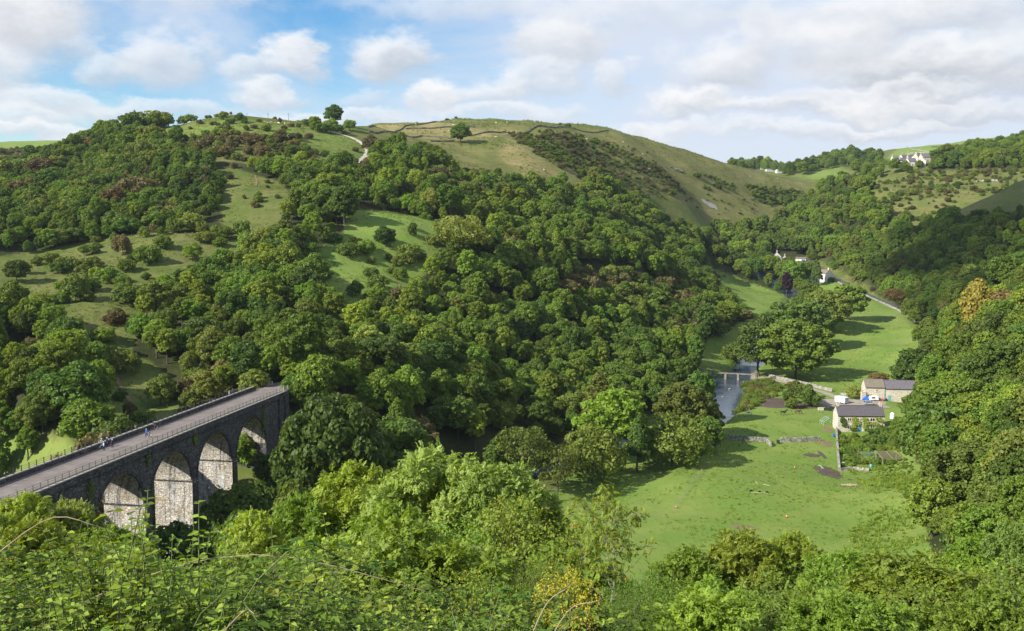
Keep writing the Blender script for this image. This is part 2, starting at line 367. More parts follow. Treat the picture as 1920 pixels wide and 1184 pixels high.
# ---------------------------------------------------------------- materials
def new_mat(name):
    m = bpy.data.materials.new(name); m.use_nodes = True; t = m.node_tree; t.nodes.clear()
    return m, t, N(t, 'ShaderNodeOutputMaterial')
def POS(t): return N(t, 'ShaderNodeNewGeometry').outputs['Position']
def OBJ(t): return N(t, 'ShaderNodeTexCoord').outputs['Object']
def finish(t, out, col, rough=.85, spec=.25, bump=None, dist=.05, strength=.6, metal=0.0):
    b = N(t, 'ShaderNodeBsdfPrincipled'); b.inputs['Roughness'].default_value = rough
    b.inputs['Specular IOR Level'].default_value = spec; b.inputs['Metallic'].default_value = metal
    if isinstance(col, tuple): b.inputs['Base Color'].default_value = (*col[:3], 1)
    else: t.links.new(col, b.inputs['Base Color'])
    if bump is not None:
        n = N(t, 'ShaderNodeBump'); n.inputs['Strength'].default_value = strength; n.inputs['Distance'].default_value = dist
        t.links.new(bump, n.inputs['Height']); t.links.new(n.outputs[0], b.inputs['Normal'])
    t.links.new(b.outputs[0], out.inputs[0])
def plain(name, col, rough=.7, spec=.3, var=.25, scale=3.0, metal=0.0, bump=.01):
    m, t, out = new_mat(name); p = OBJ(t)
    n = NOISE(t, p, scale, 5, .6); n2 = NOISE(t, p, scale * 7, 3, .6)
    s = MATH(t, 'ADD', MATH(t, 'MULTIPLY', n, .65), MATH(t, 'MULTIPLY', n2, .35))
    k = RANGE(t, s, .3, .7, 1 - var, 1 + var, False)
    hs = N(t, 'ShaderNodeHueSaturation'); hs.inputs['Color'].default_value = (*col, 1); t.links.new(k, hs.inputs['Value'])
    finish(t, out, hs.outputs[0], rough, spec, n2 if bump else None, bump or 0, .5, metal); return m

def ground_material():
    m, t, out = new_mat('ground'); p = POS(t)
    a = N(t, 'ShaderNodeVertexColor', layer_name='cover'); s = N(t, 'ShaderNodeSeparateColor'); t.links.new(a.outputs['Color'], s.inputs[0])
    big = NOISE(t, p, .012, 5, .6); mid = NOISE(t, p, .06, 6, .62); sm = NOISE(t, p, .35, 6, .65); fine = NOISE(t, p, 2.2, 4, .7)
    edge = MATH(t, 'MULTIPLY', MATH(t, 'SUBTRACT', sm, .5), 1.1)
    def soft(c): return RANGE(t, MATH(t, 'ADD', c, edge), .3, .7)
    hill = MIX(t, RANGE(t, mid, .38, .66), (.092, .122, .026), (.150, .150, .048))
    hill = MIX(t, RANGE(t, sm, .48, .72), hill, (.070, .098, .022))
    hill = MIX(t, RANGE(t, NOISE(t, p, .9, 5, .7), .58, .74, 0, .7), hill, (.16, .128, .062))
    lush = MIX(t, RANGE(t, mid, .35, .68), (.130, .205, .036), (.178, .230, .050))
    lush = MIX(t, RANGE(t, sm, .5, .75, 0, .75), lush, (.098, .170, .028))
    lush = MIX(t, RANGE(t, big, .5, .72, 0, .55), lush, (.195, .220, .066))
    lush = MIX(t, RANGE(t, fine, .54, .75, 0, .55), lush, (.165, .195, .050))
    lush = MIX(t, RANGE(t, NOISE(t, p, .16, 6, .75), .56, .70, 0, .55), lush, (.185, .195, .062))
    lush = MIX(t, RANGE(t, NOISE(t, p, .8, 5, .75), .60, .72, 0, .65), lush, (.045, .090, .018))
    dry = MIX(t, RANGE(t, mid, .32, .68), (.200, .180, .066), (.290, .235, .105))
    dry = MIX(t, RANGE(t, sm, .42, .7, 0, .8), dry, (.150, .145, .045))
    ter = N(t, 'ShaderNodeMapping'); ter.inputs['Scale'].default_value = (.05, .05, .9); t.links.new(p, ter.inputs[0])
    tn = NOISE(t, ter.outputs[0], 1.0, 4, .65)
    dry = MIX(t, RANGE(t, tn, .46, .62, 0, .45), dry, (.115, .118, .036))
    hill = MIX(t, RANGE(t, tn, .48, .64, 0, .35), hill, (.080, .092, .026))
    tuft = RANGE(t, NOISE(t, p, .42, 7, .78), .55, .68, 0, .75)
    dry = MIX(t, tuft, dry, (.105, .108, .034)); hill = MIX(t, tuft, hill, (.062, .080, .022))
    wood = MIX(t, RANGE(t, mid, .4, .65), (.030, .040, .012), (.055, .060, .020))
    wood = MIX(t, RANGE(t, sm, .5, .7), wood, (.060, .048, .026))
    c = MIX(t, soft(s.outputs[0]), hill, lush)
    c = MIX(t, RANGE(t, MATH(t, 'ADD', s.outputs[1], MATH(t, 'MULTIPLY', edge, .5)), .1, .95), c, dry)
    c = MIX(t, soft(s.outputs[2]), c, wood)
    h = MATH(t, 'ADD', MATH(t, 'MULTIPLY', sm, .9), MATH(t, 'MULTIPLY', fine, .35))
    finish(t, out, c, .95, .08, h, .55, .75); return m
M_GROUND = ground_material()

def leaf_material(name, base, warm, var=.35, trans=.34, scale=.28):
    """foliage: each plant and each leaf clump has a tone of its own"""
    base = (base[0] * 1.36, base[1] * 1.40, base[2] * 1.38); warm = (warm[0] * 1.38, warm[1] * 1.37, warm[2] * 1.32)
    m, t, out = new_mat(name)
    oi = N(t, 'ShaderNodeObjectInfo'); g = N(t, 'ShaderNodeNewGeometry')
    n = NOISE(t, OBJ(t), scale, 3, .6)
    f = MATH(t, 'ADD', MATH(t, 'MULTIPLY', oi.outputs['Random'], .8), MATH(t, 'MULTIPLY', n, .45), None)
    col = MIX(t, RANGE(t, f, .45, 1.15, 0, 1, False), base, warm)
    rp = MATH(t, 'MULTIPLY', MATH(t, 'SUBTRACT', g.outputs['Random Per Island'], .5), var * 1.3)
    ro = MATH(t, 'MULTIPLY', MATH(t, 'SUBTRACT', MATH(t, 'FRACT', MATH(t, 'MULTIPLY', oi.outputs['Random'], 17.31)), .5), var * 1.5)
    val = MATH(t, 'ADD', MATH(t, 'ADD', rp, ro), 1.0)
    hs = N(t, 'ShaderNodeHueSaturation'); t.links.new(col, hs.inputs['Color']); t.links.new(val, hs.inputs['Value'])
    hu = MATH(t, 'ADD', MATH(t, 'MULTIPLY', MATH(t, 'SUBTRACT', MATH(t, 'FRACT', MATH(t, 'MULTIPLY', oi.outputs['Random'], 7.77)), .5), .03), .5)
    t.links.new(hu, hs.inputs['Hue'])
    d = N(t, 'ShaderNodeBsdfPrincipled'); d.inputs['Roughness'].default_value = .55; d.inputs['Specular IOR Level'].default_value = .22
    t.links.new(hs.outputs[0], d.inputs['Base Color'])
    tr = N(t, 'ShaderNodeBsdfTranslucent')
    tc = N(t, 'ShaderNodeHueSaturation'); tc.inputs['Saturation'].default_value = 1.15; tc.inputs['Value'].default_value = 1.5
    tc.inputs['Hue'].default_value = .485; t.links.new(hs.outputs[0], tc.inputs['Color']); t.links.new(tc.outputs[0], tr.inputs[0])
    mx = N(t, 'ShaderNodeMixShader'); mx.inputs[0].default_value = trans
    t.links.new(d.outputs[0], mx.inputs[1]); t.links.new(tr.outputs[0], mx.inputs[2]); t.links.new(mx.outputs[0], out.inputs[0]); return m
L_DARK = leaf_material('leaf_dark', (.066, .105, .017), (.105, .145, .020))
L_MID = leaf_material('leaf_mid', (.098, .150, .019), (.145, .190, .026))
L_ASH = leaf_material('leaf_ash', (.130, .190, .022), (.185, .225, .028))
L_OLIVE = leaf_material('leaf_olive', (.100, .134, .022), (.138, .160, .030))
L_RUSSET = leaf_material('leaf_russet', (.100, .090, .032), (.140, .104, .038))
L_YELLOW = leaf_material('leaf_yellow', (.200, .170, .028), (.245, .200, .036))
L_MAPLE = leaf_material('leaf_maple', (.30, .245, .025), (.36, .28, .035))
L_PURPLE = leaf_material('leaf_purple', (.030, .016, .022), (.045, .02, .028))
L_GOLD = leaf_material('leaf_gold', (.135, .098, .032), (.165, .115, .036))
L_LIME = leaf_material('leaf_lime', (.160, .212, .042), (.215, .250, .052))
def island_stone(name, col, var=.5):
    m, t, out = new_mat(name); g = N(t, 'ShaderNodeNewGeometry'); n = NOISE(t, POS(t), 2.5, 4, .65)
    k = MATH(t, 'ADD', RANGE(t, g.outputs['Random Per Island'], 0, 1, 1 - var, 1 + var, False), MATH(t, 'MULTIPLY', MATH(t, 'SUBTRACT', n, .5), .8))
    hs = N(t, 'ShaderNodeHueSaturation'); hs.inputs['Color'].default_value = (*col, 1); t.links.new(k, hs.inputs['Value']); finish(t, out, hs.outputs[0], .95, .1, n, .04, .6); return m
BARK = plain('bark', (.10, .085, .065), .9, .1, .35, 2.0)
BARK_PALE = plain('bark_pale', (.26, .23, .19), .9, .1, .3, 2.0)
TWIG = plain('dry_stem', (.36, .28, .17), .8, .2, .3, 6.0, bump=0)
# ---------------------------------------------------------------- what grows where (outlines traced on the photograph, laid on the ground at their distance)
DOME = [(285,258),(300,238),(430,221),(560,233),(640,245),(690,275),(700,300),(665,305),(600,285),(540,262),(430,248),(340,262)]
PATCH_MID = [(405,318),(440,316),(530,345),(548,372),(535,425),(500,450),(460,455),(415,425)]
PATCH_EAST = [(650,392),(740,396),(885,424),(865,475),(800,512),(765,575),(710,608),(650,600),(600,560),(565,530),(590,470),(640,440)]
BAND = [(-60,492),(60,470),(150,455),(230,440),(330,437),(440,440),(520,430),(560,442),(490,470),(440,500),(395,520),(330,535),(285,590),(255,640),(240,690),(190,700),(125,645),(60,605),(-60,610)]
NEAR_VIADUCT = [(140,775),(185,715),(225,672),(265,668),(300,692),(345,738),(330,775),(420,760),(300,812),(240,800),(195,778)]
LOWER_LEFT = [(-80,815),(120,815),(190,835),(205,860),(-80,960)]
SCRUB_SLOPE = [(330,262),(430,250),(540,264),(600,287),(665,307),(700,302),(690,330),(620,330),(540,320),(440,305),(340,300)]
LEFT_HILL = [(-300,355),(0,335),(150,268),(290,234),(285,258),(340,262),(430,248),(540,262),(600,285),(665,305),(700,300),(705,275),(760,292),(880,335),(985,357),(1010,352),(1075,356),(1140,345),(1310,395),(1320,440),(1300,500),
             (1345,560),(1405,598),(1330,632),(1290,690),(1300,712),(1232,775),(1180,800),(1000,852),(930,870),(760,862),(540,770),(530,742),(452,742),(300,812),(190,832),(120,812),(-300,812)]
CENTRE_DOME = [(690,236),(850,224),(1040,230),(1150,243),(1250,272),(1350,303),(1450,332),(1548,350),(1540,395),(1480,405),(1420,440),(1330,440),(1310,395),(1140,345),(1075,356),(1010,352),(985,345),(880,318),(760,270)]
MEADOW = [(850,1184),(1000,960),(1065,890),(1340,832),(1345,785),(1400,768),(1565,768),(1575,870),(1690,870),(1745,900),(1760,1184)]
FIELD_RIGHT = [(1560,735),(1490,705),(1540,620),(1590,545),(1640,565),(1700,582),(1760,640),(1735,700),(1740,735)]
FIELD_LEFT = [(1285,705),(1285,640),(1400,602),(1300,500),(1420,515),(1500,545),(1505,600),(1425,660),(1405,712)]
VALLEY_WOOD = [(1290,440),(1380,440),(1440,425),(1520,405),(1600,430),(1520,478),(1480,492),(1520,530),(1500,560),(1410,535),(1330,502),(1295,500)]
RIGHT_UP = [(1440,425),(1500,385),(1545,352),(1610,330),(1640,345),(1625,395),(1700,420),(1700,450),(1640,470),(1590,480),(1520,478)]
RIGHT_ROAD = [(1500,488),(1560,470),(1640,465),(1700,450),(1710,560),(1700,590),(1650,560),(1600,532),(1560,505),(1520,490)]
SPUR_WOOD = [(1690,470),(1750,455),(1800,420),(1860,418),(2200,340),(2200,620),(1850,625),(1790,640),(1700,600)]
SPUR_TOP = [(1640,480),(1740,420),(1850,365),(2200,180),(2200,345),(1860,418),(1800,420),(1750,455)]
NEAR_RIGHT = [(1700,640),(1790,640),(1850,600),(2400,540),(2400,1250),(1830,1190),(1745,1050),(1730,960),(1745,905),(1715,860),(1720,815),(1712,790),(1735,740),(1752,700)]
UPPER_RIGHT_WOOD = [(1600,324),(1690,320),(1745,312),(1765,298),(1830,286),(1920,272),(2200,230),(2200,285),(1920,318),(1800,318),(1700,326),(1640,331)]
UPPER_RIGHT_SLOPE = [(1625,395),(1640,345),(1700,325),(1920,318),(2100,300),(2100,350),(1850,365),(1740,420),(1700,420)]
FAR_RIGHT_FIELD = [(1660,300),(1690,272),(1800,258),(1920,245),(2200,240),(2200,262),(1780,290),(1700,312)]
COVER = [  # outline, distances, channel (0 lush, 1 straw, 2 woodland floor), value
 (LEFT_HILL, (150, 800), 2, 1.0), (DOME, (500, 800), 2, 0.), (PATCH_MID, (350, 640), 2, 0.), (PATCH_EAST, (300, 560), 2, 0.), (BAND, (280, 520), 2, 0.),
 (NEAR_VIADUCT, (200, 330), 2, 0.), (DOME, (500, 800), 0, .5), (PATCH_EAST, (300, 560), 0, .8), (LOWER_LEFT, (150, 300), 0, .75), (NEAR_VIADUCT, (200, 330), 0, .45), (SCRUB_SLOPE, (450, 700), 2, .2),
 (CENTRE_DOME, (560, 1400), 1, .50), ([(955,258),(1068,345),(1000,352),(930,290)], (560, 900), 1, .9), ([(870,262),(955,258),(930,290),(1000,350),(900,315)], (560, 900), 1, .35),
 ([(690,236),(840,228),(945,232),(990,246),(940,254),(860,262),(760,258)], (650, 1100), 1, .95), ([(800,226),(1040,229),(1130,242),(1060,244),(900,240)], (800, 1200), 1, .30),
 ([(850,1184),(1000,940),(1230,820),(1290,720),(1285,640),(1400,600),(1300,500),(1420,500),(1560,520),(1690,575),(1780,640),(1740,760),(1760,900),(1780,1184)], (150, 900), 0, .85), (MEADOW, (140, 420), 0, 1.0), (FIELD_RIGHT, (400, 800), 0, .9), (FIELD_LEFT, (400, 900), 0, 1.0), (FAR_RIGHT_FIELD, (1200, 2500), 0, .9), ([(1480,330),(1580,310),(1600,325),(1540,345)], (1200, 1700), 0, .6),
 (VALLEY_WOOD, (560, 1300), 2, .8), (RIGHT_UP, (700, 1200), 2, .8), (RIGHT_ROAD, (560, 1000), 2, .7), (SPUR_WOOD, (300, 820), 2, .8), (SPUR_TOP, (450, 860), 1, .45), (NEAR_RIGHT, (60, 480), 2, 1.0), (UPPER_RIGHT_WOOD, (900, 1500), 2, .8),
 ([(-500,1300),(-500,900),(0,930),(400,1010),(900,1000),(1000,1100),(1700,1120),(2500,1000),(2500,3000),(-500,3000)], (-40, 190), 2, 1.0),
 (UPPER_RIGHT_SLOPE, (800, 1250), 1, .35), ([(-400,255),(270,248),(200,270),(0,283),(-400,295)], (850, 1600), 0, .9)]
ground = build_terrain()
# ---------------------------------------------------------------- foliage builders
def quads_mesh(name, V, Fq, mats, mi=None):
    """V (n,3), Fq (m,k) faces with k corners"""
    me = bpy.data.meshes.new(name); k = Fq.shape[1]
    me.vertices.add(len(V)); me.vertices.foreach_set('co', np.asarray(V, np.float32).ravel())
    me.loops.add(Fq.size); me.loops.foreach_set('vertex_index', Fq.ravel().astype(np.int32))
    me.polygons.add(len(Fq)); me.polygons.foreach_set('loop_start', (np.arange(len(Fq)) * k).astype(np.int32))
    for m in (mats if isinstance(mats, (list, tuple)) else [mats]): me.materials.append(m)
    if mi is not None: me.polygons.foreach_set('material_index', np.asarray(mi, np.int32))
    me.update(calc_edges=True); return me
def unit(a): return a / (np.linalg.norm(a, axis=-1, keepdims=True) + 1e-9)
def leaf_frames(rng, nrm):
    t = unit(np.cross(nrm, rng.normal(size=nrm.shape))); return t, np.cross(nrm, t)
def crown_points(rng, puffs, n, low=-.45, inner=.8, rmin=.72):
    pf = np.array(puffs); s_ = max(.35, pf[0, 3] / 3.2); sd_ = rng.random(3) * 6; w = pf[:, 3] * pf[:, 4]; w = w / w.sum()
    pos = []; nr = []; got = 0
    while got < n:
        k = rng.choice(len(pf), n, p=w); d = unit(rng.normal(size=(n, 3)))
        ok = d[:, 2] > low - rng.random(n) * .3
        r = rmin + (1.06 - rmin) * np.sqrt(rng.random(n)); p = pf[k, :3] + d * pf[k, 3:6] * r[:, None]
        q = (p[:, None] - pf[None, :, :3]) / pf[None, :, 3:6]
        ins = ((q ** 2).sum(-1) < inner ** 2).sum(1) - ((q[np.arange(n), k] ** 2).sum(-1) < inner ** 2)
        ok &= (ins == 0) | (rng.random(n) < .10)
        g = np.sin(p[:, 0] * 2.3 / s_ + sd_[0]) * np.sin(p[:, 1] * 2.1 / s_ + sd_[1]) * np.sin(p[:, 2] * 2.6 / s_ + sd_[2])
        ok &= (g > -.22) | (rng.random(n) < .22)
        far = rng.random(n) < .07; p[far] += d[far] * pf[k[far], 3:4] * (.35 * rng.random(far.sum())[:, None])
        pos.append(p[ok]); nr.append(unit(d / pf[k, 3:6])[ok]); got += ok.sum()
    return np.concatenate(pos)[:n], np.concatenate(nr)[:n]
def leaf_cards(rng, pos, nrm, size, tilt=.5, aspect=.7):
    n = len(pos); nn = unit(nrm + rng.normal(size=(n, 3)) * tilt + np.array([0, 0, .15]))
    t, b = leaf_frames(rng, nn); s = (size * (.6 + .8 * rng.random(n)))[:, None]
    bend = nn * s * .18
    V = np.stack([pos - t * s, pos - b * s * aspect - bend, pos + t * s, pos + b * s * aspect - bend], 1).reshape(-1, 3)
    return V, np.arange(n * 4).reshape(n, 4)
def make_puffs(rng, H, R, n, base=.32, top_r=.55, shape='round', pr=(.26, .42)):
    """lumps of a crown: H tree height, R crown radius, base = height where the crown starts"""
    out = []; zc = H * (base + (1 - base) / 2); hz_ = H * (1 - base) / 2
    out.append((0, 0, zc, R * .62, R * .62, hz_ * .72))
    lean = rng.normal(size=2) * R * .10
    for i in range(n):
        f = (i + .5) / n; zz = 1 - 1.75 * f; ph = i * 2.39996 + rng.random() * .7
        rr = math.sqrt(max(0.02, 1 - zz * zz))
        if shape == 'cone': rr = (1 - (zz + .8) / 1.85) * 1.05 + .06
        if shape == 'flat': rr = min(1, rr * 1.15)
        pr_ = R * (pr[0] + (pr[1] - pr[0]) * rng.random()) * (.7 if shape == 'cone' and zz > .3 else 1)
        k = (.60 + .34 * rng.random()) * (1.12 if rng.random() < .12 else 1)
        out.append((math.cos(ph) * rr * R * k + lean[0] * zz, math.sin(ph) * rr * R * k + lean[1] * zz, zc + zz * hz_ * (.70 + .2 * rng.random()), pr_, pr_, pr_ * (.75 + .2 * rng.random())))
    return out
def trunk_mesh(name, rng, H, R, base, mat, r0=None, limbs=5, puffs=None):
    mb = MB(); r0 = r0 or H * .022
    top = Vector((rng.normal() * .2, rng.normal() * .2, H * .72)); mid = Vector((rng.normal() * .15, rng.normal() * .15, H * base))
    mb.tube([(0, 0, -.8), (0, 0, 0), mid * .6, mid, (mid + top) / 2, top], [r0 * 1.5, r0 * 1.2, r0 * .95, r0 * .8, r0 * .5, r0 * .15], 6)
    for i in range(limbs):
        if puffs is not None: q = Vector(puffs[1 + int(rng.integers(len(puffs) - 1))][:3])
        else: a = i * 2.4; q = Vector((math.cos(a) * R * .6, math.sin(a) * R * .6, H * (.5 + .3 * rng.random())))
        s = mid.lerp(top, .1 + .6 * rng.random()); m_ = s.lerp(q, .5) + Vector((0, 0, -.06 * H * rng.random()))
        mb.tube([s, m_, q], [r0 * .5, r0 * .32, r0 * .08], 5)
    return mb.mesh(name, mat)
SHAPES = {}
def add_shape(key, seed, H, R, n, base, leaf, nl, shape='round', pr=(.26, .42), tilt=.5, limbs=5, bark=None, inner=.8, low=-.45):
    rng = np.random.default_rng(seed); pf = make_puffs(rng, H, R, n, base, shape=shape, pr=pr)
    pos, nrm = crown_points(rng, pf, nl, inner=inner, low=low); V, Fq = leaf_cards(rng, pos, nrm, leaf, tilt)
    SHAPES[key] = (V, Fq, trunk_mesh('trunk', rng, H, R, base, bark or BARK, limbs=limbs, puffs=pf), H, R)
add_shape('B0', 1, 14, 5.4, 46, .12, .34, 6800, pr=(.16, .32), tilt=.6)
add_shape('B1', 2, 14, 4.9, 38, .10, .34, 6400, pr=(.18, .36), tilt=.6)
add_shape('B2', 3, 14, 6.0, 54, .14, .33, 7200, shape='flat', pr=(.14, .28), tilt=.6)
add_shape('B3', 4, 14, 4.2, 44, .08, .32, 6200, pr=(.16, .32), tilt=.65)
add_shape('A0', 5, 15, 4.2, 52, .18, .30, 5600, pr=(.12, .25), tilt=.8, limbs=8)
add_shape('A1', 6, 15, 5.0, 60, .20, .30, 6000, pr=(.11, .24), tilt=.8, limbs=9)
add_shape('T0', 7, 4, 2.3, 18, .04, .20, 2600, shape='flat', pr=(.28, .44), tilt=.7)
add_shape('T1', 8, 4, 2.0, 16, .02, .19, 2300, pr=(.28, .46), tilt=.7)
add_shape('W0', 9, 8, 5.2, 30, .03, .26, 4600, shape='flat', pr=(.20, .34), tilt=.85)
add_shape('C0', 10, 15, 3.9, 40, .08, .30, 4200, shape='cone', pr=(.20, .32), tilt=.6, limbs=3)
add_shape('S0', 11, 14, 7.2, 90, .06, .25, 19000, shape='flat', pr=(.11, .20), tilt=.5, inner=.86)   # big sycamore, seen close
add_shape('S1', 12, 14, 6.4, 76, .05, .25, 17000, pr=(.12, .22), tilt=.5, inner=.86)
add_shape('O0', 13, 13, 5.6, 40, .30, .26, 3000, pr=(.13, .24), tilt=.9, limbs=22, low=-.7)               # thin open crown
VARMESH = {}
MATS = dict(dark=L_DARK, mid=L_MID, ash=L_ASH, olive=L_OLIVE, russet=L_RUSSET, yellow=L_YELLOW, purple=L_PURPLE, gold=L_GOLD, lime=L_LIME)
def crown(shape, mat):
    if (shape, mat) not in VARMESH:
        V, Fq = SHAPES[shape][:2]; VARMESH[(shape, mat)] = quads_mesh('crown', V, Fq, MATS[mat])
    return VARMESH[(shape, mat)]
KIND = dict(B='broadleaf_tree', A='ash_tree', T='hawthorn_bush', W='willow_tree', C='alder_tree', S='sycamore_tree', O='ash_tree')
CATG = dict(B='tree', A='tree', T='bush', W='tree', C='tree', S='tree', O='tree')
def put_tree(loc, h, shape, mat, label, group=None, wide=1.0, rz=None, name=None, cat=None, parts=True, trunkmat=None):
    H = SHAPES[shape][3]; s = h / H; rz = random.random() * 6.28 if rz is None else rz
    name = name or KIND[shape[0]]; cat = cat or CATG[shape[0]]
    if not parts:
        o = link(name, crown(shape, mat), None, loc, (0, 0, rz), (s * wide, s * wide, s)); return tag(o, label, cat, group)
    t = thing(name, label, cat, loc, rz, group); t.scale = (s * wide, s * wide, s)
    link('crown', crown(shape, mat), t); link('trunk', SHAPES[shape][2], t); return t

# ---------------------------------------------------------------- woods: where trees can stand
TREES = []          # x, y, z, height, wide, shape, mat, region name
def scatter(region, poly, yr, spacing, h, pal, excl=(), hsd=.22, thin=0.0, seed=0, clump=0.0, wide=1.0):
    rng = np.random.default_rng(seed + 100); y0, y1 = yr
    us = [q[0] for q in poly]; k0 = (min(us) - 960) / F; k1 = (max(us) - 960) / F
    xa = min(k0 * y0, k0 * y1) - 5; xb = max(k1 * y0, k1 * y1) + 5
    nx, ny = int((xb - xa) / spacing) + 1, int((y1 - y0) / spacing) + 1
    X, Y = np.meshgrid(xa + np.arange(nx) * spacing, y0 + np.arange(ny) * spacing)
    X = (X + (rng.random(X.shape) - .5) * spacing * .95).ravel(); Y = (Y + (rng.random(Y.shape) - .5) * spacing * .95).ravel()
    z = base_z(X, Y); u, v = to_px(X, Y, z)
    u = u + (_vnoise(X, Y, 14, 5) - .5) * 26 * 300 / Y; v = v + (_vnoise(X, Y, 14, 6) - .5) * 14 * 300 / Y
    ok = in_poly(u, v, poly) & (u > -330) & (u < 2250)
    for e, er in excl: ok &= ~(in_poly(u, v, e) & (Y > er[0]) & (Y < er[1]))
    if thin: ok &= rng.random(len(X)) > thin
    if clump: ok &= _vnoise(X, Y, 22, 9 + seed) + rng.random(len(X)) * .3 > clump
    X, Y = X[ok], Y[ok]
    if not len(X): return
    z = hz(X, Y); dr, _ = seg_dist(X, Y, ROAD); dv, _ = seg_dist(X, Y, RIVER)
    k = (dr > 5.0) & (dv > 7.5)
    s = (X - VO[0]) * VA[0] + (Y - VO[1]) * VA[1]; tt_ = (X - VO[0]) * VA[1] - (Y - VO[1]) * VA[0]
    k &= ~((s > -30) & (s < 104) & (tt_ > -11.5) & (tt_ < 4.5))
    X, Y, z = X[k], Y[k], z[k]
    keys = list(pal); w = np.array([pal[q] for q in keys], float); w /= w.sum()
    # species stand in drifts
    cl = (_vnoise(X, Y, 30, 21 + seed) * .55 + _vnoise(X, Y, 11, 22 + seed) * .25 + rng.random(len(X)) * .45)
    order = np.argsort(np.argsort(cl)) / max(1, len(X)); cum = np.cumsum(w); pick = np.searchsorted(cum, np.clip(order, 0, .9999))
    hh = h * np.exp(rng.normal(size=len(X)) * hsd) * (.75 + .5 * _vnoise(X, Y, 25, 31 + seed))
    for i in range(len(X)):
        key = keys[pick[i]]; sh, mt = key.split('.'); f = 1.0
        if sh == 'B': sh = 'B%d' % rng.integers(4)
        elif sh == 'A': sh = 'A%d' % rng.integers(2)
        elif sh == 'T': sh = 'T%d' % rng.integers(2); f = .5 if h > 8 else 1
        elif sh == 'C': sh = 'C0'
        elif sh == 'W': sh = 'W0'; f = .7
        elif sh == 'O': sh = 'O0'
        TREES.append((X[i], Y[i], z[i], hh[i] * f, wide * ((.85 + .35 * rng.random()) if sh[0] != 'T' else (.75 + .8 * rng.random())), sh, mt, region))
# viaduct frame: origin on its right hand edge, axis
VO = (-73.0, 151.6); VA = (17 / math.hypot(17, 91.4), 91.4 / math.hypot(17, 91.4))
def vpt(s, t_, z):   # viaduct frame -> world
    return Vector((VO[0] + VA[0] * s + VA[1] * t_, VO[1] + VA[1] * s - VA[0] * t_, z))
# ---------------------------------------------------------------- plants seen close: real leaves
def leaf_blades(pos, axis, nrm, ln, wd, fold=.25):
    """ovate leaves, six corners and a folded midrib"""
    n = len(pos); ax = unit(axis); sd = unit(np.cross(nrm, ax)); up = np.cross(ax, sd)
    ln = np.broadcast_to(np.asarray(ln, float), n)[:, None]; wd = np.broadcast_to(np.asarray(wd, float), n)[:, None]
    tip = pos + ax * ln - up * ln * .12
    a = pos + ax * ln * .28; b = pos + ax * ln * .66
    V = np.stack([pos, a + sd * wd + up * wd * fold, b + sd * wd * .8 + up * wd * fold * .7, tip, b - sd * wd * .8 + up * wd * fold * .7, a - sd * wd + up * wd * fold], 1).reshape(-1, 3)
    k = np.arange(n)[:, None] * 6
    return V, np.concatenate([k + np.array([0, 1, 2, 3]), k + np.array([0, 3, 4, 5])], 1).reshape(-1, 4)
def pinnate(rng, pos, axis, nrm, L, pairs=4, lw=.037, ll=.115):
    n = len(pos); ax = unit(axis); sd = unit(np.cross(nrm, ax)); up = np.cross(ax, sd); P_, A_, U_ = [], [], []
    L = np.broadcast_to(L, n)[:, None]
    for i in range(pairs):
        f = (i + .8) / (pairs + .4); c = pos + ax * L * f - up * L * .18 * f * f
        for s in (-1, 1): P_.append(c); A_.append(sd * s + ax * (.45 + .25 * f) - up * .22); U_.append(up + sd * s * .15)
    P_.append(pos + ax * L * .98 - up * L * .18); A_.append(ax - up * .3); U_.append(up)
    P_ = np.concatenate(P_); A_ = np.concatenate(A_); U_ = np.concatenate(U_); m = len(P_)
    s = np.tile((L[:, 0] / .28), 2 * pairs + 1) * (.8 + .4 * rng.random(m))
    A_ = A_ + rng.normal(size=A_.shape) * .12
    return leaf_quads(P_, A_, U_, ll * s, lw * s)
def leaf_quads(pos, axis, nrm, ln, wd):
    ax = unit(axis); sd = unit(np.cross(nrm, ax)); up = np.cross(ax, sd); ln = ln[:, None]; wd = wd[:, None]; n = len(pos)
    V = np.stack([pos, pos + ax * ln * .5 + sd * wd + up * wd * .3, pos + ax * ln - up * ln * .1, pos + ax * ln * .5 - sd * wd + up * wd * .3], 1).reshape(-1, 3)
    return V, np.arange(n * 4).reshape(n, 4)
def twigs_mesh(name, rng, H, R, base, mat, puffs, pos, r0, nt=60, stems=1):
    mb = MB(); tops = []
    for s in range(stems):
        off = Vector((rng.normal() * R * .12 * (stems > 1), rng.normal() * R * .12 * (stems > 1), 0))
        top = Vector((rng.normal() * R * .12, rng.normal() * R * .12, H * .86)) + off * 2; m = off.lerp(top, .5) + Vector((rng.normal() * .2, rng.normal() * .2, 0))
        pts = [off * .5 + Vector((0, 0, -H * 1.6)), off, off.lerp(m, .5), m, m.lerp(top, .5), top]
        mb.tube(pts, [r0 * 1.3, r0, r0 * .85, r0 * .65, r0 * .4, r0 * .12], 7); tops.append(pts)
    br = []
    for p in puffs[1:]:
        t = tops[int(rng.integers(stems))]; q = Vector(p[:3]); f = min(.95, max(.12, (q.z / H) - .22 + rng.random() * .1))
        i = min(4, 1 + int(f * 4)); a = t[i].lerp(t[i + 1] if i < 5 else t[5], (f * 4) % 1); md = a.lerp(q, .55) + Vector((0, 0, -.08 * (q - a).length))
        mb.tube([a, md, q], [r0 * .38, r0 * .22, r0 * .07], 5); br.append((md, q))
    ip = rng.integers(0, len(pos), nt)
    for i in ip:
        p = Vector(pos[i]); a, b = min(br, key=lambda e: (e[1] - p).length); s = a.lerp(b, .6 + .4 * rng.random())
        mb.tube([s, s.lerp(p, .5) + Vector((0, 0, .05)), p], [r0 * .10, r0 * .06, r0 * .02], 4)
    return mb.mesh(name, mat)
NEAR = {}
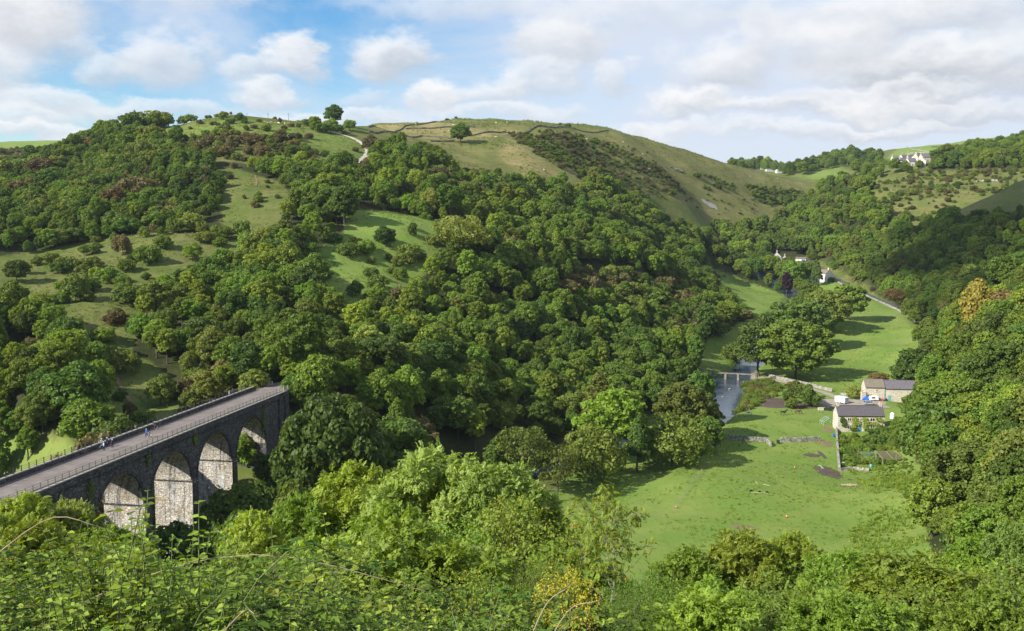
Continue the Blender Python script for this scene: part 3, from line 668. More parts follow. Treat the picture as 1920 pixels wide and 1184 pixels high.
def near_shape(key, seed, H, R, n, base, nl, kind, leafmat, pr=(.18, .32), shape='round', stems=1, L=.26, bark=None, r0=.13, low=-.6, extra=None, twig=90, rmin=.40):
    rng = np.random.default_rng(seed); pf = make_puffs(rng, H, R, n, base, shape=shape, pr=pr)
    pos, nrm = crown_points(rng, pf, nl, inner=.62, low=low, rmin=rmin)
    ax = unit(nrm * .8 + rng.normal(size=nrm.shape) * .7 + np.array([0, 0, -.25])); up = unit(nrm * .5 + np.array([0, 0, 1.0]) + rng.normal(size=nrm.shape) * .35)
    if kind == 'pin': V, Fq = pinnate(rng, pos - ax * L * .5, ax, up, L * (.7 + .6 * rng.random(nl)))
    else: V, Fq = leaf_blades(pos, ax, up, L * (.6 + .7 * rng.random(nl)), L * .38 * (.7 + .5 * rng.random(nl)))
    mats = [leafmat] + (extra or []); mi = None
    if extra:
        per = Fq.shape[0] // nl if kind != 'pin' else 9; r = rng.random(nl); pick = np.where(r < .04, 1, 0) if len(mats) == 2 else np.where(r < .035, 1, np.where(r < .055, 2, 0))
        mi = np.tile(pick, 9) if kind == 'pin' else np.repeat(pick, 2)
    NEAR[key] = (quads_mesh('leaves', V, Fq, mats, mi), twigs_mesh('branches', rng, H, R, base, bark or BARK, pf, pos, r0, twig, stems), H, R)
near_shape('ashA', 41, 9, 4.2, 60, .06, 10500, 'pin', L_LIME, pr=(.13, .24), L=.34, bark=BARK_PALE, low=-.35)
near_shape('ashB', 42, 9, 3.8, 54, .06, 9500, 'pin', L_ASH, pr=(.13, .24), L=.32, bark=BARK_PALE, low=-.35)
near_shape('ashC', 43, 5, 2.6, 46, .03, 6500, 'pin', L_ASH, pr=(.14, .26), L=.26, stems=3, r0=.06, extra=[L_LIME])
near_shape('hazel', 44, 6, 3.0, 30, .04, 5200, 'leaf', L_MID, pr=(.20, .34), L=.15, stems=4, r0=.06, extra=[L_YELLOW, L_GOLD])
near_shape('shrub', 45, 4, 2.3, 26, .03, 5200, 'leaf', L_ASH, pr=(.20, .34), L=.10, stems=4, r0=.05, extra=[L_YELLOW])
near_shape('shrubD', 46, 4, 2.4, 26, .03, 5200, 'leaf', L_DARK, pr=(.20, .34), L=.09, stems=4, r0=.05, extra=[L_OLIVE])
near_shape('maple', 47, 3, 1.6, 22, .03, 2600, 'leaf', L_MAPLE, pr=(.20, .34), L=.08, stems=3, r0=.04, extra=[L_LIME])
near_shape('slim', 48, 8, 2.6, 16, .42, 620, 'pin', L_ASH, pr=(.14, .26), L=.30, bark=BARK_PALE, r0=.075, low=-.9, extra=[L_YELLOW], twig=150)
def near_tree(u, vtop, Y, key, wpx, label, name='ash_tree', cat='tree', group=None, hmax=None):
    d = ray(u, vtop); x = d[0] * Y; g = hz1(x, Y); h = CAMZ + d[2] * Y - g + .2
    if hmax: h = min(h, hmax)
    me, tw, H, R = NEAR[key]; s = h / H; w = wpx / 2 * Y / F / R
    sz = min(s, w * 1.2); up_ = (h - H * sz) / sz
    t = thing(name, label, cat, (x, Y, g - .1), random.random() * 6.28, group); t.scale = (w, w, sz)
    link('leaves', me, t, (0, 0, up_)); link('branches', tw, t, (0, 0, up_)); return t
def hand_tree(u, vtop, Y, shape, mat, wpx, label, name=None, cat=None, group=None):
    if Y < 0: Y = G(u, -Y).y
    d = ray(u, vtop); x = d[0] * Y; g = hz1(x, Y); h = max(2.2, CAMZ + d[2] * Y - g)
    H, R = SHAPES[shape][3:5]; w = max(.7, min(1.35, (wpx / 2 * Y / F) / (R * h / H)))
    return put_tree((x, Y, g - .15), h, shape, mat, label, group, w, name=name, cat=cat)

# weeds at the photographer's feet
def weed_nettle(seed, h, mat):
    rng = np.random.default_rng(seed); mb = MB(); P_, A_, U_, L_ = [], [], [], []
    for s in range(4):
        bx, by = rng.normal(size=2) * .13; lx, ly = rng.normal(size=2) * .16; hh = h * (.7 + .4 * rng.random())
        f = lambda t: np.array([bx + lx * t * t, by + ly * t * t, hh * t])
        mb.tube([f(t) for t in (0, .35, .7, 1)], [.006, .005, .004, .002], 4)
        for i in range(15):
            t = .25 + .75 * i / 14; ph = i * 1.57 + rng.random() * .4
            for q in (0, math.pi):
                P_.append(f(t)); A_.append((math.cos(ph + q), math.sin(ph + q), .25 - .5 * rng.random())); U_.append((rng.normal() * .3, rng.normal() * .3, 1)); L_.append((.095 - .05 * t) * (.8 + .5 * rng.random()))
    V, Fq = leaf_blades(np.array(P_), np.array(A_), np.array(U_), np.array(L_), np.array(L_) * .36); b = mb.n
    mb.add([tuple(v) for v in V], [tuple(q) for q in Fq], 1); return mb.mesh('weed', [BARK_GREEN, mat])
def weed_bramble(seed, mat):
    rng = np.random.default_rng(seed); mb = MB(); P_, A_, U_, L_ = [], [], [], []
    for s in range(6):
        a = rng.random() * 6.28; L = .8 + rng.random() * .9; hh = .5 + rng.random() * .7
        f = lambda t: np.array([math.cos(a) * L * t, math.sin(a) * L * t, hh * math.sin(min(1, t * 1.25) * 2.2)])
        mb.tube([f(t) for t in np.linspace(0, 1, 9)], [.0035] * 6 + [.003, .002, .001], 4, mat=0)
        for i in range(16):
            t = .12 + .88 * i / 15; ph = rng.random() * 6.28; c = f(t)
            for q in (-.9, 0, .9):
                P_.append(c + np.array([math.cos(ph) * .05, math.sin(ph) * .05, .03])); A_.append((math.cos(ph + q), math.sin(ph + q), -.1)); U_.append((rng.normal() * .3, rng.normal() * .3, 1)); L_.append(.058 * (.7 + .6 * rng.random()))
    V, Fq = leaf_blades(np.array(P_), np.array(A_), np.array(U_), np.array(L_), np.array(L_) * .38)
    mb.add([tuple(v) for v in V], [tuple(q) for q in Fq], 1); return mb.mesh('weed', [BARK_GREEN, mat])
def weed_grass(seed):
    rng = np.random.default_rng(seed); mb = MB()
    for i in range(26):
        a = rng.random() * 6.28; L = .25 + rng.random() * .35; h = .5 + rng.random() * .6; x, y = rng.normal(size=2) * .07; w = .007
        p = [Vector((x + math.cos(a) * L * t * t, y + math.sin(a) * L * t * t, h * (t - .35 * t * t * (L > .4)))) for t in (0, .4, .75, 1)]; sd = Vector((-math.sin(a), math.cos(a), 0)) * w
        vs = []
        for q, k in zip(p, (1, .9, .6, .1)): vs += [q - sd * k, q + sd * k]
        mb.add(vs, [(0, 1, 3, 2), (2, 3, 5, 4), (4, 5, 7, 6)], 0 if rng.random() < .65 else 1)
    return mb.mesh('weed', [L_ASH, TWIG])
def weed_stalk(seed):
    rng = np.random.default_rng(seed); mb = MB(); P_, A_, U_, L_ = [], [], [], []
    for s in range(3):
        lx, ly = rng.normal(size=2) * .22; hh = .9 + .5 * rng.random(); f = lambda t: np.array([lx * t * t + s * .05, ly * t * t, hh * t])
        mb.tube([f(t) for t in np.linspace(0, 1, 6)], [.004, .0035, .003, .0025, .002, .001], 4)
        for i in range(26): t = .55 + .45 * i / 25; ph = rng.random() * 6.28; P_.append(f(t)); A_.append((math.cos(ph), math.sin(ph), .2)); U_.append((0, 0, 1)); L_.append(.03 * (.6 + .8 * rng.random()))
    V, Fq = leaf_blades(np.array(P_), np.array(A_), np.array(U_), np.array(L_), np.array(L_) * .4); mb.add([tuple(v) for v in V], [tuple(q) for q in Fq], 1); return mb.mesh('weed', [TWIG, L_RUSSET])
BARK_GREEN = plain('green_stem', (.12, .15, .05), .7, .2, .2, 6, bump=0)
L_WEED = leaf_material('leaf_weed', (.062, .112, .014), (.110, .158, .020), .55); L_WEED2 = leaf_material('leaf_weed_pale', (.112, .162, .020), (.168, .205, .030), .6)
WEED = [weed_nettle(61, 1.25, L_WEED), weed_nettle(62, 1.0, L_WEED2), weed_nettle(63, 1.45, L_WEED2), weed_bramble(64, L_WEED), weed_bramble(65, L_WEED2), weed_grass(66), weed_stalk(67)]
# ---------------------------------------------------------------- woods
HOUSES_CLEAR = [([(1440,482),(1480,480),(1520,487),(1560,502),(1590,535),(1545,548),(1500,515),(1440,503)], (640, 960))]
CLEAR = [(DOME, (500, 900)), (PATCH_MID, (350, 640)), (PATCH_EAST, (300, 560)), (BAND, (280, 520)), (NEAR_VIADUCT, (200, 330)), (LOWER_LEFT, (120, 300)), (SCRUB_SLOPE, (450, 720))]
LW = {'B.dark': 30, 'B.mid': 26, 'A.mid': 10, 'A.ash': 7, 'B.olive': 8, 'C.dark': 3, 'T.russet': 6, 'T.olive': 4}
TOPW = [(-300,360),(0,338),(150,268),(290,234),(285,262),(330,262),(345,305),(405,318),(415,400),(300,440),(150,452),(60,468),(-300,480)]
SOUTHW = [(495,422),(535,372),(520,345),(440,318),(540,322),(690,332),(705,278),(760,295),(880,338),(985,360),(1075,362),(1140,347),(1310,395),(1320,440),(1300,500),(1345,560),(1405,598),(1330,632),(1290,690),(1300,712),(1232,775),(1180,800),(1000,852),(930,870),(760,862),(540,770),(530,742),(452,742),(420,760),(320,775),(335,738),(290,712),(240,722),(170,752),(195,778),(190,815),(-300,812),(-300,565),(60,565),(120,595),(185,640),(225,625),(235,575),(265,548),(395,520),(440,500),(520,455),(560,442),(600,430)]
scatter('on the left hill', TOPW, (380, 760), 5.4, 6.8, {'B.dark': 32, 'B.mid': 24, 'A.mid': 12, 'A.dark': 8, 'B.olive': 9, 'T.russet': 4, 'T.olive': 9, 'T.dark': 12}, CLEAR, seed=1)
scatter('on the slope above the river', SOUTHW, (190, 800), 6.2, 9.6, {'B.dark': 20, 'A.dark': 8, 'B.mid': 28, 'A.mid': 14, 'A.ash': 14, 'B.olive': 6, 'C.mid': 4, 'T.russet': 2, 'T.olive': 4}, CLEAR + [([(1080,500),(1300,540),(1290,600),(1180,590),(1050,575)], (380, 620))], seed=2)
scatter('on the slope above the river', [(1050,505),(1300,540),(1400,600),(1300,640),(1180,610),(1040,580)], (380, 640), 5.0, 5.0, {'T.russet': 34, 'T.olive': 30, 'B.dark': 16, 'B.mid': 20}, seed=3)
scatter('in the valley bottom', VALLEY_WOOD, (600, 1250), 8.5, 12.5, {'B.dark': 26, 'B.mid': 30, 'A.ash': 12, 'B.olive': 20, 'C.dark': 8}, HOUSES_CLEAR, seed=4)
scatter('on the far side of the valley', RIGHT_UP, (720, 1250), 8.0, 10.5, {'B.mid': 34, 'A.ash': 14, 'B.olive': 20, 'B.dark': 16, 'T.olive': 10, 'T.russet': 6}, HOUSES_CLEAR, thin=.12, seed=5)
scatter('above the valley road', RIGHT_ROAD, (640, 1000), 7.5, 9.5, {'B.mid': 26, 'B.dark': 22, 'B.olive': 16, 'T.olive': 16, 'T.russet': 16, 'A.ash': 8}, HOUSES_CLEAR, thin=.1, seed=6)
scatter('on the shaded spur', SPUR_WOOD, (340, 840), 6.6, 9.0, {'B.mid': 40, 'B.dark': 36, 'B.olive': 14, 'A.ash': 14}, seed=7)
scatter('on the near right slope', NEAR_RIGHT, (120, 480), 7.6, 11.5, {'B.olive': 16, 'B.mid': 28, 'A.ash': 24, 'B.dark': 18, 'A.mid': 14}, seed=8)
scatter('on the upper right plateau', UPPER_RIGHT_WOOD, (950, 1500), 8.5, 11, {'B.mid': 40, 'B.dark': 30, 'A.ash': 16, 'B.olive': 14}, [([(1655,290),(1752,290),(1752,317),(1655,319)], (900, 2600))], seed=9)
scatter('below the dale wall', [(690,268),(760,288),(880,332),(985,360),(1000,380),(930,390),(850,370),(760,330),(700,312)], (540, 800), 5.4, 6.5, {'B.dark': 40, 'B.mid': 30, 'A.ash': 14, 'T.russet': 14}, seed=10)
# scrub
scatter('scrub', SCRUB_SLOPE, (450, 720), 5.2, 3.6, {'T.russet': 60, 'T.olive': 40, 'T.dark': 16}, thin=.12, seed=11, clump=.36)
scatter('dome', DOME, (500, 800), 9, 3.4, {'T.russet': 50, 'T.olive': 40, 'T.dark': 16}, thin=.55, seed=12, clump=.5)
scatter('band', BAND, (280, 520), 9, 4.2, {'T.olive': 50, 'T.dark': 30, 'T.russet': 8, 'T.mid': 34}, thin=.35, seed=13, clump=.62)
scatter('patch', PATCH_EAST, (300, 560), 8, 4.6, {'T.olive': 40, 'T.dark': 36, 'T.russet': 8, 'T.mid': 34}, [([(640,392),(840,415),(800,440),(740,440),(690,440),(640,430)], (350, 560))], thin=.4, seed=14, clump=.60)
scatter('patch', PATCH_MID, (350, 640), 9, 2.2, {'T.olive': 50, 'T.russet': 40}, thin=.6, seed=15, clump=.5)
scatter('near', NEAR_VIADUCT, (200, 330), 8, 5.0, {'T.olive': 40, 'T.dark': 30, 'T.russet': 20}, thin=.75, seed=16)
scatter('centre', [(945,249),(1015,249),(1130,266),(1235,318),(1290,365),(1180,375),(1085,345),(1040,315)], (650, 1050), 3.7, 2.4, {'T.russet': 26, 'T.olive': 34, 'T.dark': 40}, seed=17, clump=.27, thin=.15)
scatter('centre', [(1400,345),(1510,360),(1495,390),(1420,378)], (850, 1200), 5.0, 3.0, {'T.dark': 50, 'T.olive': 50}, seed=18, clump=.30)
scatter('centre', [(1325,328),(1375,340),(1380,362),(1340,358)], (850, 1200), 5.0, 3.0, {'T.dark': 50, 'T.olive': 50}, seed=19, clump=.38)
scatter('centre', [(1140,255),(1300,320),(1480,390),(1400,430),(1320,400),(1200,340)], (700, 1200), 9, 2.2, {'T.dark': 40, 'T.olive': 50, 'T.russet': 20}, seed=20, clump=.55, thin=.4)
scatter('upper right', UPPER_RIGHT_SLOPE, (780, 1250), 7, 3.2, {'T.dark': 30, 'T.olive': 60, 'T.russet': 50}, seed=21, clump=.50, thin=.35)
VILL = [([(1655,290),(1752,290),(1752,317),(1655,319)], (900, 2600))]
scatter('on the shaded spur', [(1630,478),(1700,440),(1760,424),(1800,440),(1790,600),(1700,600),(1650,560),(1625,510)], (560, 1000), 7.5, 9.5, {'B.mid': 34, 'B.dark': 34, 'B.olive': 16, 'T.russet': 12, 'A.ash': 8}, HOUSES_CLEAR, seed=41)
scatter('far', [(1365,318),(1440,322),(1480,333),(1560,318),(1640,312),(1690,312),(1640,300),(1560,303),(1480,318),(1440,312)], (1250, 2100), 12, 13, {'B.dark': 60, 'B.mid': 40}, VILL, seed=22, thin=.15)
scatter('far left', [(-200,292),(0,290),(60,286),(130,280),(200,274),(220,330),(-200,350)], (780, 1250), 8, 7, {'B.dark': 50, 'B.mid': 26, 'B.olive': 14, 'T.russet': 14}, [([(-200,240),(300,240),(300,262),(60,270),(-200,279)], (900, 1500))], seed=23)

# rank herbage: river bank, nettle beds in the meadow, garden
scatter('in the valley bottom', [(1425,600),(1490,548),(1530,556),(1480,640),(1430,665)], (480, 720), 6.0, 9, {'B.dark': 40, 'B.olive': 40, 'C.dark': 10}, seed=42)
scatter('herbs', [(1395,720),(1440,712),(1460,730),(1450,745),(1400,772),(1345,780),(1345,768),(1380,762)], (330, 450), 1.7, 1.5, {'T.olive': 50, 'T.russet': 14, 'T.mid': 40}, seed=31)
scatter('herbs', [(1310,706),(1345,702),(1340,715),(1300,722)], (380, 470), 1.8, 1.4, {'T.olive': 40, 'T.mid': 30}, seed=32)
scatter('herbs', [(1640,880),(1700,868),(1735,900),(1740,990),(1700,940)], (200, 300), 1.2, .5, {'T.mid': 40, 'T.ash': 60}, seed=33, clump=.42)
scatter('herbs', [(1600,985),(1700,960),(1750,1060),(1640,1090),(1560,1060)], (180, 260), 1.1, .42, {'T.mid': 30, 'T.ash': 60}, seed=34, clump=.55)
scatter('herbs', [(1576,825),(1680,820),(1690,875),(1578,882)], (250, 340), 1.6, 1.3, {'T.mid': 50, 'T.ash': 30, 'T.olive': 20, 'T.dark': 20}, seed=35, thin=.35)
scatter('herbs', [(1610,862),(1640,862),(1642,876),(1612,876)], (250, 320), 1.2, .9, {'T.lime': 50}, seed=36)
scatter('herbs', [(1642,815),(1700,815),(1690,840),(1640,838)], (280, 350), 2.6, 3.0, {'T.dark': 50, 'T.mid': 40}, seed=37)
scatter('herbs', [(1470,735),(1500,735),(1560,770),(1480,768)], (340, 420), 4.5, 4.5, {'T.olive': 50, 'T.dark': 40}, seed=38, thin=.45)
scatter('herbs', [(1060,885),(1200,860),(1340,838),(1340,822),(1200,845),(1060,870)], (250, 340), 1.9, 1.2, {'T.olive': 30, 'T.mid': 40, 'T.ash': 20}, seed=39)
scatter('herbs', [(1335,510),(1420,520),(1500,545),(1500,556),(1410,532),(1330,520)], (560, 860), 2.2, 1.0, {'T.russet': 40, 'T.olive': 40}, seed=40, clump=.4)

LANDMARKS = [(870,450,'round the open crowned ash'),(720,470,'at the edge of the sloping clearing'),(560,520,'left of the sloping clearing'),(350,580,'below the grassy shelf'),(80,640,'at the far left under the grassy shelf'),(600,640,'above the far end of the viaduct'),(450,640,'above the viaduct railing'),(250,660,'above the footpath beyond the viaduct'),(40,740,'left of the viaduct'),
 (800,640,'in the middle of the river slope'),(780,780,'in the shade right of the viaduct'),(1000,620,'on the upper river slope'),(1000,780,'at the foot of the river slope'),(1180,700,'above the river pool'),(1180,580,'below the russet thicket'),(1280,600,'beside the long field'),(1200,480,'on the ridge before the middle hill'),(1050,430,'under the straw coloured slope'),(850,350,'under the field walls'),(1290,500,'at the head of the long field'),(640,350,'under the hill track'),
 (220,300,'on top of the left hill'),(60,380,'on the left shoulder of the hill'),(320,380,'left of the mid hill patch'),(180,440,'just above the grassy shelf'),(480,460,'below the mid hill patch'),(960,520,'above the russet thicket'),(1760,700,'behind the barn tree'),(1850,640,'under the golden tree'),(1900,760,'above the very large sycamore'),(1880,900,'behind the very large sycamore'),(1780,840,'behind the garden frame'),(1760,540,'at the foot of the shaded spur'),(1850,460,'on the shaded spur'),(1690,500,'above the bend of the road')]
def place_woods():
    T = TREES; x = np.array([t[0] for t in T]); y = np.array([t[1] for t in T]); z = np.array([t[2] for t in T]); h = np.array([t[3] for t in T])
    u, v = to_px(x, y, z + h)
    # is the top seen over the relief?
    vis = np.ones(len(T), bool)
    for f in np.linspace(.12, .985, 46):
        vis &= ~(base_z(x * f, y * f) > CAMZ + (z + h - CAMZ) * f + .5)
    ub, vb = to_px(x, y, z)
    vis &= (u > -330) & (u < 2250) & (v < 1300)
    inframe = (u > -10) & (u < 1930) & (v > 0) & (v < 1184)
    kinds = np.array([t[5][0] for t in T]); size = h / np.maximum(y, 1)
    single = np.zeros(len(T), bool)
    kinds = np.where(np.array([t[7] for t in T]) == 'herbs', 'x', kinds)
    for ks, n in ((('B',), 300), (('A', 'O'), 220), (('T',), 260), (('C',), 60), (('W',), 60)):
        c = np.where(np.isin(kinds, ks) & vis & inframe)[0]
        c = c[np.argsort(-size[c])][:n]; single[c] = True
    COLW = dict(dark='dark green', mid='mid green', ash='fresh green', olive='olive green', russet='rusty brown', lime='pale green')
    hq = np.percentile(h[single & ~np.isin(kinds, ('T',))], (30, 70))
    for i in np.where(single)[0]:
        X, Y, Z, hh, wd, sh, mt, reg = T[i]; kn = KIND[sh[0]].replace('_', ' ')
        if sh[0] == 'T':
            where = dict(scrub='in the scrub below the hill top', dome='on the grassy hill top', band='on the grassy shelf of the left hill', patch='in the sloping clearing', near='on the grass beyond the viaduct', centre='on the bare middle hill').get(reg, reg if ' ' in reg else 'on the grassy slope')
            if reg in ('on the slope above the river', 'on the left hill', 'on the near right slope', 'on the shaded spur'): where = min(LANDMARKS, key=lambda q: math.hypot(q[0] - ub[i], q[1] - vb[i]))[2]
            lb = '%s hawthorn bush %s' % (COLW[mt], where); gr = '%s hawthorn bushes %s' % (COLW[mt], where)
        else:
            where = reg if ' ' in reg else 'on the far hillside'
            if reg in ('on the slope above the river', 'on the left hill', 'on the near right slope', 'on the shaded spur'): where = min(LANDMARKS, key=lambda q: math.hypot(q[0] - ub[i], q[1] - vb[i]))[2]
            sz_ = 'tall' if hh > hq[1] else 'small' if hh < hq[0] else 'middling'
            lb = '%s %s %s in the wood %s' % (sz_, COLW[mt], kn, where); gr = '%s %s %ss %s' % (sz_, COLW[mt], kn, where)
        put_tree((X, Y, Z - .15), hh, sh, mt, lb, gr, wd, parts=(hh / Y > .018))
    rest = np.where(~single & vis)[0]
    keys = sorted({(T[i][5], T[i][6]) for i in rest}); col = bpy.data.collections.new('woodland_plants')
    for j, k in enumerate(keys):
        o = bpy.data.objects.new('plant_%03d' % j, crown(*k)); col.objects.link(o)
    kid = {k: j for j, k in enumerate(keys)}
    for nm, sel in (('woodland', [i for i in rest if T[i][5][0] != 'T']), ('scrub', [i for i in rest if T[i][5][0] == 'T'])):
        me = bpy.data.meshes.new(nm); n = len(sel); me.vertices.add(n)
        me.vertices.foreach_set('co', np.array([(T[i][0], T[i][1], T[i][2] - .15) for i in sel], np.float32).ravel())
        a = me.attributes.new('pick', 'INT', 'POINT'); a.data.foreach_set('value', np.array([kid[(T[i][5], T[i][6])] for i in sel], np.int32))
        sc_ = np.array([T[i][3] / SHAPES[T[i][5]][3] for i in sel]); wd = np.array([T[i][4] for i in sel])
        a = me.attributes.new('scl', 'FLOAT_VECTOR', 'POINT'); a.data.foreach_set('vector', np.stack([sc_ * wd, sc_ * wd, sc_], 1).astype(np.float32).ravel())
        a = me.attributes.new('rot', 'FLOAT_VECTOR', 'POINT'); r = np.zeros((n, 3), np.float32); r[:, 2] = np.random.default_rng(5).random(n) * 6.28
        a.data.foreach_set('vector', r.ravel()); me.update()
        instancer(nm, me, col); print(nm, n)
    print('single', single.sum(), 'vis', vis.sum(), 'all', len(T))
def instancer(nm, me, col):
    o = bpy.data.objects.new(nm, me); COL.objects.link(o); tag(o, kind='stuff')
    ng = bpy.data.node_groups.new(nm, 'GeometryNodeTree')
    ng.interface.new_socket('Geometry', in_out='INPUT', socket_type='NodeSocketGeometry'); ng.interface.new_socket('Geometry', in_out='OUTPUT', socket_type='NodeSocketGeometry')
    gi = ng.nodes.new('NodeGroupInput'); go = ng.nodes.new('NodeGroupOutput'); ip = ng.nodes.new('GeometryNodeInstanceOnPoints'); ci = ng.nodes.new('GeometryNodeCollectionInfo')
    ci.inputs['Collection'].default_value = col; ci.inputs['Separate Children'].default_value = True; ci.inputs['Reset Children'].default_value = True
    def attr(n_, ty):
        q = ng.nodes.new('GeometryNodeInputNamedAttribute'); q.data_type = ty; q.inputs['Name'].default_value = n_; return q.outputs[0]
    er = ng.nodes.new('FunctionNodeEulerToRotation'); ng.links.new(attr('rot', 'FLOAT_VECTOR'), er.inputs[0])
    ng.links.new(gi.outputs[0], ip.inputs['Points']); ng.links.new(ci.outputs[0], ip.inputs['Instance']); ip.inputs['Pick Instance'].default_value = True
    ng.links.new(attr('pick', 'INT'), ip.inputs['Instance Index']); ng.links.new(er.outputs[0], ip.inputs['Rotation']); ng.links.new(attr('scl', 'FLOAT_VECTOR'), ip.inputs['Scale'])
    ng.links.new(ip.outputs[0], go.inputs[0])
    md = o.modifiers.new('plants', 'NODES'); md.node_group = ng; return o
random.seed(4)
place_woods()
